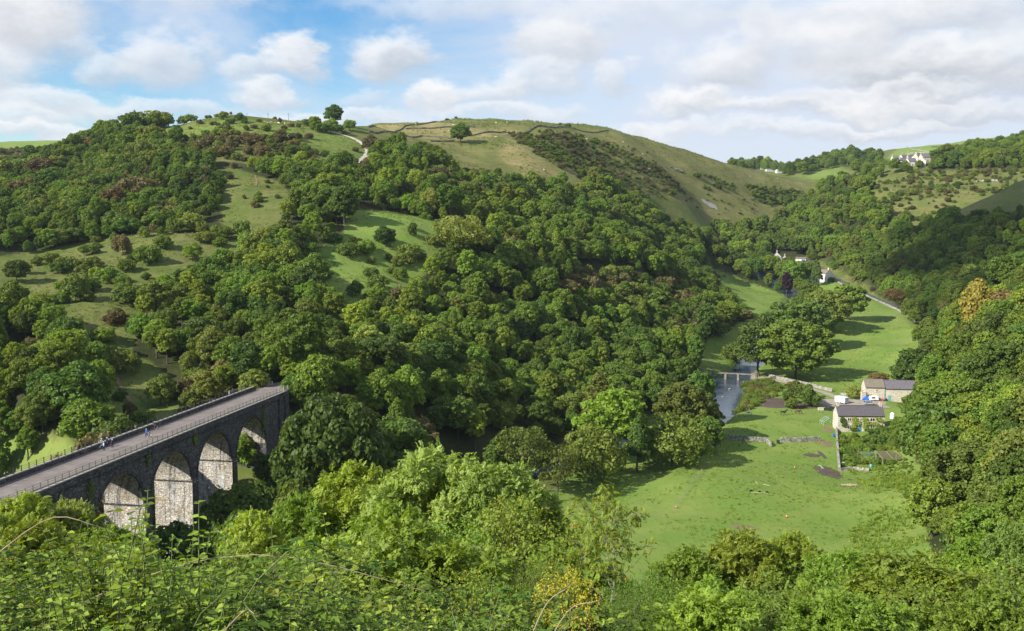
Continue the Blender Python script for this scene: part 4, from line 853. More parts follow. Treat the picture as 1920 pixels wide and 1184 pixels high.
# ---------------------------------------------------------------- trees one can point to
random.seed(77)
HT = [
 (612,735,207,'S0','dark',240,'huge dark sycamore with layered crown right of the far end of the viaduct'),
 (742,775,226,'S1','dark',170,'large shaded sycamore behind the huge one by the viaduct'),
 (680,800,214,'S1','dark',150,'dark sycamore lower on the bank beside the huge one by the viaduct'),
 (588,640,268,'S1','olive',140,'broad olive tree just above the far end of the viaduct'),
 (690,605,292,'A0','lime',140,'tall bright yellow green ash above the far end of the viaduct'),
 (760,640,300,'A1','ash',110,'bright green ash right of the tall yellow green one above the viaduct'),
 (462,668,272,'B2','olive',110,'rounded olive tree at the trail end behind the viaduct railing'),
 (488,622,300,'B0','gold',70,'rust coloured autumn tree in the wood above the viaduct end'),
 (412,925,186,'B0','dark',100,'dark tree growing against the middle viaduct pier'),
 (470,898,196,'B1','dark',110,'shaded tree between the last two viaduct piers'),
 (330,975,176,'B1','dark',100,'shaded tree at the foot of the second viaduct pier'),
 (505,850,218,'B3','dark',80,'dark tree in front of the viaduct abutment'),
 (455,812,233,'T1','mid',60,'ivy clad bush under the last viaduct arch'),
 (255,1000,165,'A0','mid',90,'green tree hiding the foot of the first viaduct pier'),
 (385,985,172,'B2','dark',110,'wide shaded tree below the viaduct piers'),
 (440,960,170,'B0','dark',110,'round shaded tree below the last viaduct pier'),
 (560,905,180,'B0','dark',120,'dark tree below the huge sycamore'),
 (985,795,254,'O0','olive',120,'thin crowned birch with pale trunk at the meadow corner by the river'),
 (930,815,262,'C0','dark',70,'dark pointed tree left of the pale trunked birch'),
 (1045,835,250,'O0','olive',90,'thin olive tree right of the pale trunked birch by the river'),
 (1110,806,268,'W0','olive',125,'low rounded olive willow on the river bank at the meadow edge'),
 (1148,722,286,'A1','ash',125,'bright green ash standing behind the low willow on the river bank'),
 (1122,690,318,'C0','olive',80,'greyish pointed tree behind the bright ash by the river'),
 (1198,772,278,'C0','dark',62,'slim dark alder between the two low willows by the river'),
 (1262,786,284,'W0','olive',135,'wide olive willow on the river bank nearest the dry stone wall'),
 (1285,712,312,'S1','olive',120,'large rounded tree by the river left of the pool'),
 (1318,745,318,'B0','dark',80,'dark tree hanging over the pool of the river'),
 (1322,778,302,'B1','dark',70,'dark tree at the river end of the dry stone wall'),
 (1310,690,338,'B3','dark',66,'dark bushy tree at the left bank beside the pool'),
 (1215,655,440,'C0','mid',70,'upright yellow green tree at the foot of the wooded slope'),
 (1495,594,-712,'S1','mid',150,'large mid green tree standing in the field behind the footbridge'),
 (1425,592,440,'B0','dark',90,'dark tree overhanging the river above the footbridge'),
 (1460,580,470,'B3','dark',90,'dark tree behind the large field tree'),
 (1510,560,515,'B2','olive',110,'olive tree in the middle of the field clump'),
 (1545,540,560,'S1','olive',120,'broad yellow olive tree at the back of the field clump'),
 (1592,530,590,'B1','dark',100,'dark rounded tree at the right end of the field clump'),
 (1380,642,-678,'T0','olive',52,'lone round thorn bush on the left bank field'),
 (1345,604,520,'T0','olive',72,'wide thorn bush at the left edge of the long field'),
 (1308,628,500,'T1','russet',60,'reddish thorn bush at the foot of the wood by the long field'),
 (1718,650,392,'B3','dark',84,'upright dark tree right of the barn'),
 (1722,735,322,'S1','olive',130,'large dark olive tree overhanging the cottage garden'),
 (1690,780,312,'B1','mid',70,'tree behind the wooden garden frame'),
 (1835,826,206,'S0','olive',230,'very large dark sycamore at the right edge of the meadow'),
 (1775,960,190,'S1','dark',120,'dark tree below the very large sycamore at the meadow edge'),
 (1790,770,262,'A1','lime',110,'pale yellow green tree on the right slope above the big sycamore'),
 (1838,526,410,'B0','yellow',64,'golden yellow autumn tree high on the right slope'),
 (1890,540,400,'B1','gold',70,'brown autumn tree right of the golden one'),
 (1476,508,702,'B3','purple',17,'dark purple copper beech by the hamlet'),
 (1650,699,412,'T0','gold',44,'rusty red bush behind the barn roof'),
 (1600,722,386,'B0','lime',38,'yellow green tree against the left gable of the barn'),
 (1680,540,640,'O0','gold',44,'sparse brown tree at the bend of the valley road'),
 (1532,484,752,'C0','dark',24,'narrow dark conifer in front of the white houses'),
 (1508,490,775,'B0','dark',34,'dark round tree beside the hamlet road'),
 (1523,466,850,'B0','olive',22,'grey green round tree right of the garage with blue doors'),
 (1560,520,760,'T0','dark',14,'small round bush at the gable of the white houses'),
 (625,197,695,'B0','dark',46,'tall lone tree standing on the sky line'),
 (590,217,-243,'B1','mid',44,'bushy tree left of the lone sky line tree'),
 (655,224,-246,'B2','mid',46,'bushy tree right of the lone sky line tree'),
 (620,222,-250,'B0','mid',50,'low bushy tree below the lone sky line tree'),
 (863,231,-268,'B0','dark',46,'lone round dark tree on the bare middle hill'),
 (838,224,905,'T0','dark',22,'dark thorn at the wall on the sky line of the middle hill'),
 (855,226,905,'T1','dark',12,'small dark thorn right of another on the sky line of the middle hill'),
 (1050,231,950,'T1','dark',10,'tiny thorn on the sky line of the middle hill'),(1065,232,955,'T0','dark',10,'tiny round thorn further right on the sky line of the middle hill'),
 (297,211,668,'B0','dark',26,'dark tree at the left end of the grassy hill top'),(316,216,672,'B1','dark',22,'dark tree next to the one at the left end of the hill top'),
 (357,215,676,'T0','olive',30,'wide thorn on the hill top sky line'),(342,218,676,'T1','olive',18,'small thorn left of the wide one on the hill top sky line'),(391,216,680,'T0','dark',20,'dark thorn on the hill top sky line'),(406,217,680,'T1','mid',22,'green thorn on the hill top sky line'),(424,217,680,'T0','mid',16,'small green thorn at the right of the hill top sky line'),
 (330,234,-243,'T0','olive',20,'lone thorn on the left of the grassy hill top'),(421,232,-245,'T0','russet',26,'broad reddish thorn on the grassy hill top'),(438,228,650,'T1','russet',24,'tall reddish thorn on the grassy hill top'),(397,233,640,'T1','olive',14,'small thorn left of the broad reddish one'),(486,226,655,'T0','russet',20,'round reddish thorn near the cows'),(546,234,650,'T0','russet',26,'reddish thorn at the right of the cows'),
 (66,745,-812,'S1','olive',120,'broad olive tree left of the viaduct with crown to the ground'),
 (165,748,226,'B0','mid',100,'dark bushy tree beside the viaduct parapet'),
 (208,778,214,'B2','dark',70,'dark spreading bush touching the viaduct parapet'),
 (562,686,264,'B1','olive',90,'olive tree closing the view beyond the end of the viaduct'),
 (505,712,272,'B0','dark',64,'dark tree left of the trail beyond the viaduct'),
 (532,716,266,'T0','mid',34,'low green bush at the end of the viaduct railing'),
 (1447,483,840,'B3','mid',22,'small tree hiding the foot of the grey gabled house'),
 (1480,488,830,'B0','dark',24,'dark tree between the gabled houses and the garage'),
 (190,806,206,'S0','russet',46,'rust brown bush at the viaduct parapet behind the group of people'),
 (300,702,-760,'B0','olive',56,'round olive tree alone on the grass beyond the viaduct'),
 (242,752,-785,'B3','russet',34,'thin reddish thorn beside the footpath beyond the viaduct'),
 (332,735,268,'T0','dark',40,'dark bush right of the olive tree beyond the viaduct'),
 (722,424,-463,'B0','dark',48,'pointed dark bush alone in the sloping clearing'),
 (655,455,-482,'T0','dark',40,'dark thorn at the left of the sloping clearing'),(684,450,-478,'T1','mid',34,'green thorn at the left of the sloping clearing'),(765,458,-490,'T0','olive',44,'olive thorn at the lower right of the sloping clearing'),
 (870,402,-500,'O0','olive',120,'tall open crowned ash with visible limbs at the clearing edge'),
 (276,460,-495,'T0','mid',44,'green thorn on the grassy shelf of the left hill'),(305,440,-468,'T1','olive',32,'round thorn higher on the grassy shelf'),(228,440,-478,'T0','russet',30,'dark upright thorn on the grassy shelf'),
 (360,455,-490,'B0','mid',50,'small green tree at the right of the grassy shelf'),(140,512,-565,'T0','olive',46,'olive thorn alone in the middle of the grassy shelf'),(30,485,-530,'B1','dark',54,'dark bush at the left end of the grassy shelf'),
]
for q in HT: hand_tree(*q)
for s_, t_, top, sh, mt, lb in ((96.5, 2.6, 30.2, 'B3', 'mid', 'green tree hiding the right corner of the viaduct end'), (99, .5, 30.8, 'B1', 'dark', 'dark tree directly behind the right end of the viaduct'), (98, -10.5, 31.5, 'B0', 'olive', 'olive tree beside the trail at the left corner of the viaduct end'), (108, -3, 34, 'B2', 'mid', 'broad green tree over the trail behind the viaduct')):
    p = vpt(s_, t_, 0); g = hz1(p.x, p.y); put_tree((p.x, p.y, g - .2), top - g, sh, mt, lb, None, .9 if top - g > 9 else 1.4)
# canopy of the foreground slope
NT = [
 (800,848,52,'ashA',330,'nearest large yellow green ash, its crown the highest in the foreground'),
 (655,872,60,'ashB',230,'green ash left of the highest foreground ash'),
 (935,872,50,'ashA',240,'bright yellow green ash right of the highest foreground ash'),
 (560,930,58,'ashB',190,'leaning green ash in front of the viaduct wood'),
 (480,960,50,'ashB',150,'small ash with drooping leaves below the viaduct piers'),
 (1030,965,50,'ashA',110,'yellow green ash at the corner of the meadow'),
 (720,950,44,'ashB',260,'green ash crown in front of the highest foreground ash'),
 (850,985,30,'hazel',230,'hazel with round leaves, some turned yellow, in the foreground'),
 (960,945,34,'hazel',250,'large hazel with yellowing leaves right of centre in the foreground'),
 (600,1010,36,'ashB',240,'ash sapling crown in the middle foreground'),
 (1130,912,44,'slim',190,'slim nearly bare ash with a pale trunk before the meadow'),
 (1290,1040,32,'ashC',170,'ash shrub at the left of the foreground thicket'),
 (1400,1008,33,'ashC',190,'taller ash shrub rising over the meadow edge'),
 (1485,1003,34,'ashB',150,'tallest ash shrub of the right hand thicket'),
 (1570,1042,30,'ashC',170,'ash shrub right of the tallest one'),
 (1655,1060,32,'shrub',150,'yellowing shrub in the right foreground'),
 (1745,1045,40,'shrub',150,'green shrub below the very large sycamore'),
 (1840,1000,48,'ashB',170,'ash on the right below the sycamore'),
 (1915,985,46,'ashA',150,'yellow green ash at the right edge of the picture'),
 (1700,1095,24,'hazel',190,'hazel with yellow leaves at the bottom right'),
 (1860,1080,26,'ashC',190,'ash shrub in the bottom right corner'),
 (1350,1095,20,'ashC',210,'dark leafed ash shrub at the bottom, right of centre'),
 (1530,1105,20,'ashC',220,'ash shrub at the bottom right of the thicket'),
 (1215,1080,26,'shrubD',140,'dense dark shrub left of the thicket'),
 (50,925,98,'ashB',160,'yellowish ash hiding the near end of the viaduct'),
 (135,940,102,'ashA',140,'yellow green ash right of the one hiding the viaduct'),
 (210,985,88,'ashB',130,'ash before the first viaduct arch'),
 (-40,960,80,'ashB',160,'ash at the left edge of the picture'),
 (110,1000,56,'ashC',170,'ash shrub at the left below the viaduct'),
 (240,1040,46,'shrubD',160,'dark shrub below the first viaduct arch'),
 (340,1070,38,'shrub',150,'shrub in the dip below the viaduct'),
 (430,1040,40,'ashB',150,'ash sapling at the right of the dip below the viaduct'),
 (520,1050,32,'shrub',150,'leafy shrub in the lower left foreground'),
 (20,1030,40,'shrub',170,'shrub at the left edge of the foreground'),
 (760,1060,22,'shrub',210,'bright shrub at the bottom centre'),
 (1062,1078,11,'maple',140,'bright yellow field maple bush at the bottom'),
 (1010,1060,26,'shrubD',110,'dark bush behind the yellow maple'),
 (1172,1108,12,'shrubD',120,'hawthorn with red berries beside the yellow maple'),
 (1240,1122,15,'shrub',200,'leafy shrub at the bottom edge right of the berry bush'),
 (1310,1128,12,'ashC',300,'ash shrub at the bottom edge, its feathery leaves seen close'),
 (1450,1118,13,'shrubD',280,'dark leafy shrub at the bottom edge of the thicket'),
 (1590,1125,12,'ashC',300,'feathery ash shrub near the bottom right edge'),
 (1740,1118,13,'hazel',280,'round leafed hazel at the bottom right edge'),
 (1880,1125,12,'ashC',300,'ash shrub filling the bottom right corner'),
 (40,985,30,'ashC',200,'ash shrub rising at the left edge below the viaduct'),
 (180,1015,30,'shrub',200,'leafy shrub below the first arch in the left foreground'),
 (310,1062,26,'ashC',170,'feathery shrub in the left foreground'),
 (640,1060,24,'ashC',200,'feathery ash shrub left of the bottom centre'),
 (560,1040,26,'shrubD',170,'dark shrub left of the bottom centre'),
 (890,1085,18,'hazel',220,'hazel at the bottom centre with a few yellow leaves'),
]
NMN = dict(hazel=('hazel_bush', 'bush'), shrub=('leafy_shrub', 'bush'), shrubD=('leafy_shrub', 'bush'), maple=('maple_bush', 'bush'))
for u, vt, Y, k, w, lb in NT:
    nm, ct = NMN.get(k, ('ash_tree', 'tree')); o = near_tree(u, vt, Y, k, w, lb, nm, ct)
    if 'red berries' in lb:
        rng = np.random.default_rng(3); mb = MB(); M_BERRY = plain('red_berry', (.45, .02, .02), .35, .5, .1)
        for i in range(140):
            d = unit(rng.normal(size=3)); mb.ball((d[0] * 2.2, d[1] * 2.2, 2.3 + d[2] * 1.6), .045, 5, 0)
        b = mb.build('berries', M_BERRY, o); b['kind'] = 'stuff'
# trees of the lower slope, kept below the crowns in front of the view
LINE = [(-400,960),(0,945),(130,975),(280,1040),(380,1070),(470,990),(560,950),(700,900),(1000,930),(1080,1030),(1150,1100),(1250,1080),(1480,1040),(1600,1075),(1750,1070),(1920,1010),(2400,960)]
rng = np.random.default_rng(12); k = 0
for gy in np.arange(16, 176, 7.0):
    for gx in np.arange(-.62 * gy - 12, .66 * gy + 12, 7.0 if gy > 40 else 4.5):
        x, y = gx + rng.normal() * 1.6, gy + rng.normal() * 1.6; g = hz1(x, y); u, v = to_px(x, y, g)
        s = (x - VO[0]) * VA[0] + (y - VO[1]) * VA[1]; tt_ = (x - VO[0]) * VA[1] - (y - VO[1]) * VA[0]
        if -60 < s < 110 and -13 < tt_ < 8: continue
        if 4 < y < 30 and 985 < u < 1215: continue
        if seg_dist(np.array([x]), np.array([y]), RIVER)[0][0] < 8 or (u > 1060 and y > 150): continue
        vt = np.interp(u, [q[0] for q in LINE], [q[1] for q in LINE]) + 12 + rng.random() * 30
        hm = CAMZ + ray(u, vt)[2] * y - g; h = min(hm, (11 if y > 40 else 5) * (.7 + .5 * rng.random()))
        if h < 1.2: continue
        if y > 45:
            sh = rng.choice(['A0', 'A1', 'B1', 'B3']); mt = rng.choice(['ash', 'mid', 'ash', 'dark'])
            put_tree((x, y, g - .1), h, sh, mt, '%s tree of the steep foreground slope %s' % (dict(ash='fresh green', mid='mid green', dark='dark green')[mt], 'under the viaduct' if u < 450 else 'in the middle of the view' if u < 1050 else 'under the meadow'), 'trees on the steep foreground slope', 1.15, name='slope_tree', cat='tree'); k += 1
        elif h < 5.5:
            key = rng.choice(['shrub', 'shrubD', 'ashC', 'shrub']); me, tw, H, R = NEAR[key]; sc = h / H
            t = thing('leafy_shrub', '%s shrub filling the foreground thicket %s' % (dict(shrub='fresh green', shrubD='dark green', ashC='feathery')[key], 'at the left' if u < 500 else 'left of the middle' if u < 900 else 'right of the middle' if u < 1350 else 'at the right'), 'bush', (x, y, g - .1), rng.random() * 6, 'shrubs of the foreground thicket'); t.scale = (max(sc, .6), max(sc, .6), max(sc, .5))
            link('leaves', me, t); link('branches', tw, t); k += 1
print('slope plants', k)
# weeds
def weeds():
    rng = np.random.default_rng(31); pts = []; 
    for i in range(5200):
        y = 4.6 + 8.5 * rng.random() ** 1.15; x = (rng.random() - .5) * 2 * (.58 * y + 1.2)
        g = hz1(x, y); u, v = to_px(x, y, g)
        if u > 1010 and rng.random() < .96: continue
        pts.append((x, y, g))
    n = len(pts); me = bpy.data.meshes.new('undergrowth'); me.vertices.add(n); me.vertices.foreach_set('co', np.array(pts, np.float32).ravel())
    a = me.attributes.new('pick', 'INT', 'POINT')
    p = np.array(pts); zone = _vnoise(p[:, 0], p[:, 1], 1.6, 44) * .6 + rng.random(n) * .4
    pk = np.searchsorted([.24, .40, .52, .66, .80, .90], zone); a.data.foreach_set('value', pk.astype(np.int32))
    a = me.attributes.new('scl', 'FLOAT_VECTOR', 'POINT'); s = (.38 + .55 * rng.random(n) ** 2) * np.where(p[:, 0] < -1.5, 1.15, .85) * .85 * (.5 + 1.25 * _vnoise(p[:, 0], p[:, 1], 1.3, 51) ** 1.5); a.data.foreach_set('vector', np.stack([s * 1.1, s * 1.1, s], 1).astype(np.float32).ravel())
    a = me.attributes.new('rot', 'FLOAT_VECTOR', 'POINT'); r = np.zeros((n, 3), np.float32); r[:, 2] = rng.random(n) * 6.28; r[:, 0] = rng.normal(size=n) * .12; a.data.foreach_set('vector', r.ravel()); me.update()
    col = bpy.data.collections.new('weed_plants')
    for j, w in enumerate(WEED): col.objects.link(bpy.data.objects.new('weed_%d' % j, w))
    instancer('undergrowth', me, col)
    # dry canes and stalks
    def cane(u0, v0, u1, v1, Y, bow, lb, r=.0045):
        a, b = P(u0, v0, Y), P(u1, v1, Y + .4); a = Vector((a.x, a.y, a.z)); mb = MB(); n = 9; pts = []
        for i in range(n):
            t = i / (n - 1); pts.append(a.lerp(b, t) - a + Vector((0, .1 * math.sin(t * 5), bow * math.sin(math.pi * t))))
        mb.tube(pts, [r * (1 - .6 * i / (n - 1)) for i in range(n)], 5)
        o = mb.build('dry_cane', TWIG); o.location = a; tag(o, lb, 'plant stem')
    cane(130,1140,800,1100,6.5,.28,'long arching bramble cane crossing the lower left foreground')
    cane(-30,1060,215,985,6.0,.16,'bent bramble cane at the left edge')
    cane(1000,1184,1075,1080,6.2,.02,'pale dry stalk leaning right at the bottom centre')
    cane(420,1184,500,1140,5.2,.03,'short dry stalk among nettles at the bottom left')
    cane(1040,1184,1130,1110,6.0,.02,'thin dry stalk beside the bottom centre')
weeds()

def tufts():
    rng = np.random.default_rng(90)
    def tuft(seed, m1, m2):
        r = np.random.default_rng(seed); mb = MB()
        for i in range(16):
            a = r.random() * 6.28; L = .12 + .25 * r.random(); h = .12 + .30 * r.random(); x, y = r.normal(size=2) * .10; w = .035
            mb.add([(x - math.sin(a) * w, y + math.cos(a) * w, -.05), (x + math.sin(a) * w, y - math.cos(a) * w, -.05), (x + math.cos(a) * L, y + math.sin(a) * L, h)], [(0, 1, 2)], int(r.random() < .3))
        return mb.mesh('tuft', [m1, m2])
    cols = bpy.data.collections.new('tuft_plants')
    for j, m in enumerate((tuft(1, L_ASH, L_MID), tuft(2, L_ASH, L_LIME), tuft(3, L_OLIVE, L_RUSSET), tuft(4, L_MID, L_OLIVE))): cols.objects.link(bpy.data.objects.new('tuft_%d' % j, m))
    P_, K_, S_ = [], [], []
    def sow(polys, xr, yr, n, kinds, size, thr, scale):
        x = xr[0] + rng.random(n) * (xr[1] - xr[0]); y = yr[0] + rng.random(n) * (yr[1] - yr[0]); z = base_z(x, y); u, v = to_px(x, y, z); ok = np.zeros(n, bool)
        for q in polys: ok |= in_poly(u, v, q)
        ok &= _vnoise(x, y, scale, 71) * .6 + _vnoise(x, y, scale * .3, 72) * .4 + rng.random(n) * .25 > thr
        x, y = x[ok], y[ok]; z = hz(x, y); P_.append(np.stack([x, y, z], 1)); K_.append(rng.choice(kinds, len(x))); S_.append(size * (.5 + rng.random(len(x)) ** 2 * 1.4))
    sow([MEADOW, FIELD_RIGHT, FIELD_LEFT], (0, 230), (195, 820), 110000, [0, 0, 1, 3], .85, .62, 11)
    sow([[(1600, 960), (1745, 930), (1760, 1184), (1560, 1120)], [(1585, 880), (1700, 868), (1740, 900), (1730, 960), (1640, 930)]], (60, 130), (195, 300), 9000, [0, 0, 1], 1.7, .60, 7)
    sow([BAND, PATCH_MID, PATCH_EAST, NEAR_VIADUCT, DOME, SCRUB_SLOPE], (-320, 10), (200, 760), 80000, [2, 3, 2, 0], 1.25, .62, 9)
    sow([CENTRE_DOME, UPPER_RIGHT_SLOPE], (-170, 560), (600, 1250), 90000, [2, 2, 3], 2.1, .66, 16)
    p = np.concatenate(P_); k = np.concatenate(K_); s = np.concatenate(S_); n = len(p); me = bpy.data.meshes.new('grass_tufts'); me.vertices.add(n); me.vertices.foreach_set('co', p.astype(np.float32).ravel())
    a = me.attributes.new('pick', 'INT', 'POINT'); a.data.foreach_set('value', k.astype(np.int32)); a = me.attributes.new('scl', 'FLOAT_VECTOR', 'POINT'); a.data.foreach_set('vector', np.repeat(s[:, None], 3, 1).astype(np.float32).ravel())
    a = me.attributes.new('rot', 'FLOAT_VECTOR', 'POINT'); r = np.zeros((n, 3), np.float32); r[:, 2] = rng.random(n) * 6.28; a.data.foreach_set('vector', r.ravel()); me.update(); instancer('grass_tufts', me, cols); print('tufts', n)
tufts()
# ---------------------------------------------------------------- viaduct
def stone_material(name, c1, c2, stain=.5, sx=1.6, sz=2.6, bump=.07, ochre=.0):
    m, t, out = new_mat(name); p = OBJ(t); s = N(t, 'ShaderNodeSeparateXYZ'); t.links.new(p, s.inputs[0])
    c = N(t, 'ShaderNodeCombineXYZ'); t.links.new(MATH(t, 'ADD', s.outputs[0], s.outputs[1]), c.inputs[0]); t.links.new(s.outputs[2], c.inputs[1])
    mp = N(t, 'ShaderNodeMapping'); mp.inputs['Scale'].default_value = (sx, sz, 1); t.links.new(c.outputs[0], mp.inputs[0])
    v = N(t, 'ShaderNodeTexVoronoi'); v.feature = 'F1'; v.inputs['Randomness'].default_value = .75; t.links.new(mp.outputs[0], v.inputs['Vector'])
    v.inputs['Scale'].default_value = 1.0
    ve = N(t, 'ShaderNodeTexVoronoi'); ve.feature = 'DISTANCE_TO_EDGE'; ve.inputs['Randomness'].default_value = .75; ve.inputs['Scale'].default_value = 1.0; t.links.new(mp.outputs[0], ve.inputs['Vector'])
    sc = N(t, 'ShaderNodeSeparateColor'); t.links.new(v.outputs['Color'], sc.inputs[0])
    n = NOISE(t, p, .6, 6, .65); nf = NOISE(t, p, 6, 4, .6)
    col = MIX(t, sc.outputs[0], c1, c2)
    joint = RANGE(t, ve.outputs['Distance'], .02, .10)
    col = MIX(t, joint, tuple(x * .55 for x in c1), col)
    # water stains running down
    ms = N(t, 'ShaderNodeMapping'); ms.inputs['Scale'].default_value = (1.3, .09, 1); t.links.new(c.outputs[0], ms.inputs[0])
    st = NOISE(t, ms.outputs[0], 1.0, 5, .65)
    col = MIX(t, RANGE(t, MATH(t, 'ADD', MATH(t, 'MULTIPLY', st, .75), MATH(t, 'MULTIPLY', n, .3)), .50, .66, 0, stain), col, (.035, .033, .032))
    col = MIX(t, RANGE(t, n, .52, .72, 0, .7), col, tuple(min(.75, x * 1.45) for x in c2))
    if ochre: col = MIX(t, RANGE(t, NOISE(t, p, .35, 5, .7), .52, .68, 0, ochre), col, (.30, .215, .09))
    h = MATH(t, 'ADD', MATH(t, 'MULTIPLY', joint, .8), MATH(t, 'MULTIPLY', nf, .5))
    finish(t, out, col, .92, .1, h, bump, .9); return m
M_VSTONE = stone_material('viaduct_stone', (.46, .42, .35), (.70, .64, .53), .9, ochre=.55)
M_SHADED = stone_material('shaded_rubble', (.075, .075, .078), (.16, .155, .15), .6)  # dark viaduct stone, shade of the outer faces put into its colour
M_DSTONE = stone_material('shaded_stone', (.06, .06, .062), (.13, .125, .12), .7)  # trim stone with the same shade painted into its dark colour
M_COPE = plain('coping_stone', (.27, .25, .22), .9, .1, .35, 1.5)
M_RAILM = plain('railing_iron', (.035, .036, .036), .6, .4, .3)
M_RAILG = plain('railing_green_grey', (.10, .105, .085), .6, .4, .3)
def deck_material():
    m, t, out = new_mat('trail_surface'); p = OBJ(t)
    n = NOISE(t, p, .35, 6, .6); f = NOISE(t, p, 5, 4, .6)
    mp = N(t, 'ShaderNodeMapping'); mp.inputs['Scale'].default_value = (1.2, .05, 1); t.links.new(p, mp.inputs[0])
    w = NOISE(t, mp.outputs[0], 1.0, 4, .6)
    c = MIX(t, RANGE(t, n, .35, .7), (.170, .145, .128), (.222, .190, .168))
    c = MIX(t, RANGE(t, w, .5, .7, 0, .5), c, (.255, .222, .196)); c = MIX(t, RANGE(t, f, .55, .75, 0, .4), c, (.155, .137, .126))
    finish(t, out, c, .95, .1, f, .02, .5); return m
M_DECK = deck_material()
VW, AR, SPR, VTOP = 8.3, 7.6, 16.4, 27.0
ARCH = [3.4, 21.0, 38.6, 56.2, 73.8]
VRZ = -math.atan2(VA[0], VA[1])
via = thing('viaduct', 'long dark limestone railway viaduct with round arches carrying a trail over the wooded valley', 'viaduct', (VO[0], VO[1], 0), VRZ)
def vpt(s, t_, z):   # viaduct frame -> world
    return Vector((VO[0] + VA[0] * s + VA[1] * t_, VO[1] + VA[1] * s - VA[0] * t_, z))
S0, S1 = -46.0, 93.5
def low(s):
    for c in ARCH:
        if abs(s - c) < AR: return SPR + math.sqrt(AR * AR - (s - c) ** 2)
    return SPR
for side, tt0, sg in (('right', 0.0, 1), ('left', -VW, -1)):
    mb = MB(); ss = sorted(set([S0, S1] + [c + AR * math.cos(math.pi * k / 26) for c in ARCH for k in range(27)]))
    th = .55
    for a, b in zip(ss[:-1], ss[1:]):
        za, zb = low(a + 1e-6), low(b - 1e-6); zt = 25.7
        o_, i_ = tt0, tt0 - sg * th
        mb.add([(o_, a, za), (o_, b, zb), (o_, b, zt), (o_, a, zt)], [(0, 1, 2, 3) if sg > 0 else (3, 2, 1, 0)])
    mb.build('spandrel_wall', M_SHADED, via)
    vr = MB()
    for c in ARCH:
        n = 29
        for k in range(n):
            a0, a1 = math.pi * (k + .04) / n, math.pi * (k + .96) / n; r0, r1 = AR - .02, AR + .72 + (.1 if k == n // 2 else 0)
            q = [(r0, a0), (r0, a1), (r1, a1), (r1, a0)]; to, ti = tt0 + sg * .09, tt0 - sg * .3
            vs = [(to, c + r * math.cos(a), SPR + r * math.sin(a)) for r, a in q] + [(ti, c + r * math.cos(a), SPR + r * math.sin(a)) for r, a in q]
            vr.add(vs, [(0, 1, 2, 3), (4, 7, 6, 5), (0, 4, 5, 1), (1, 5, 6, 2), (2, 6, 7, 3), (3, 7, 4, 0)])
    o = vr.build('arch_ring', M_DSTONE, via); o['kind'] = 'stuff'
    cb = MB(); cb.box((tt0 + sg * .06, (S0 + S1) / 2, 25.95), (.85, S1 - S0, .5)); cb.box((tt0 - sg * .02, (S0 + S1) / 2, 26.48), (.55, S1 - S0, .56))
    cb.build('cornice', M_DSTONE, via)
for c in ARCH:
    mb = MB(); n = 26; cs = [(c + (AR - .003) * math.cos(math.pi * k / n), SPR + (AR - .003) * math.sin(math.pi * k / n)) for k in range(n + 1)]
    for (a, za), (b, zb) in zip(cs[:-1], cs[1:]):
        mb.add([(0, a, za), (-VW, a, za), (-VW, b, zb), (0, b, zb)], [(0, 1, 2, 3)])
    mb.build('arch_soffit', M_VSTONE, via)
ends = [(c0 + AR, c1 - AR) for c0, c1 in zip(ARCH[:-1], ARCH[1:])]
for a, b in ends:
    mb = MB(); n = 6
    mb.box((-VW / 2, (a + b) / 2, (SPR - 14) / 2), (VW - .004, b - a, SPR + 14)); p_ = mb.build('pier', M_VSTONE, via)
    ib = MB(); ib.box((-VW / 2, (a + b) / 2, SPR - .22), (VW + .16, b - a + .16, .32)); ib.build('impost_band', M_DSTONE, via)
    pl = MB()
    for tq in (.10, -VW - .10): pl.box((tq, (a + b) / 2, (SPR - 14) / 2 - .3), (.2, b - a - .5, SPR + 14 - .6))
    pl.build('pilaster', M_SHADED, via)  # strips added to darken the piers' outer faces as if in shade
for a, b in ((ARCH[-1] + AR, S1), (S0, ARCH[0] - AR)):
    mb = MB(); mb.box((-VW / 2, (a + b) / 2, (SPR - 14) / 2), (VW - .004, b - a, SPR + 14)); mb.build('abutment', M_SHADED, via)
mb = MB(); mb.box((.22, S1 - 4.2, 12.2), (.44, 1.3, 27)); mb.box((.22, S1 - .7, 12.2), (.44, 1.3, 27)); mb.box((.05, S1 + .4, 12), (.8, 1.0, 30.2)); mb.build('pilaster', M_SHADED, via)
mb = MB(); mb.box((-VW / 2, (S0 + S1) / 2, 26.6), (VW - 1.1, S1 - S0, .8)); mb.build('trail_deck', M_DECK, via)
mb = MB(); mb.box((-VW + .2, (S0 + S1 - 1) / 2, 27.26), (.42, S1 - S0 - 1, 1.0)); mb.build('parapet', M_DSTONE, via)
rnd = random.Random(3)
mb = MB(); mb.box((0, 0, 0), (.56, 1.0, .16), taper=.97); cope_me = mb.mesh('coping_stone', M_COPE)
s = S0 + .6; k = 0
while s < S1 - 1:
    L = 1.15 + rnd.random() * .5
    link('coping_stone', cope_me, via, (-VW + .2 + rnd.uniform(-.015, .015), s + L / 2, 27.84 + rnd.uniform(-.01, .012)), (0, 0, rnd.uniform(-.008, .008)), (1, L - .03, 1)); s += L
s = S0 + .6
while s < S1 - 1:
    L = 1.6 + rnd.random() * .6
    link('coping_stone', cope_me, via, (-.06, s + L / 2, 26.84), (0, 0, 0), (1.05, L - .03, 1)); s += L
mb = MB(); mb.box((0, 0, .48), (.11, .11, .96)); mb.box((0, 0, .985), (.15, .15, .05)); mb.box((0, 0, .03), (.2, .2, .06)); post_l = mb.mesh('railing_post', M_RAILM)
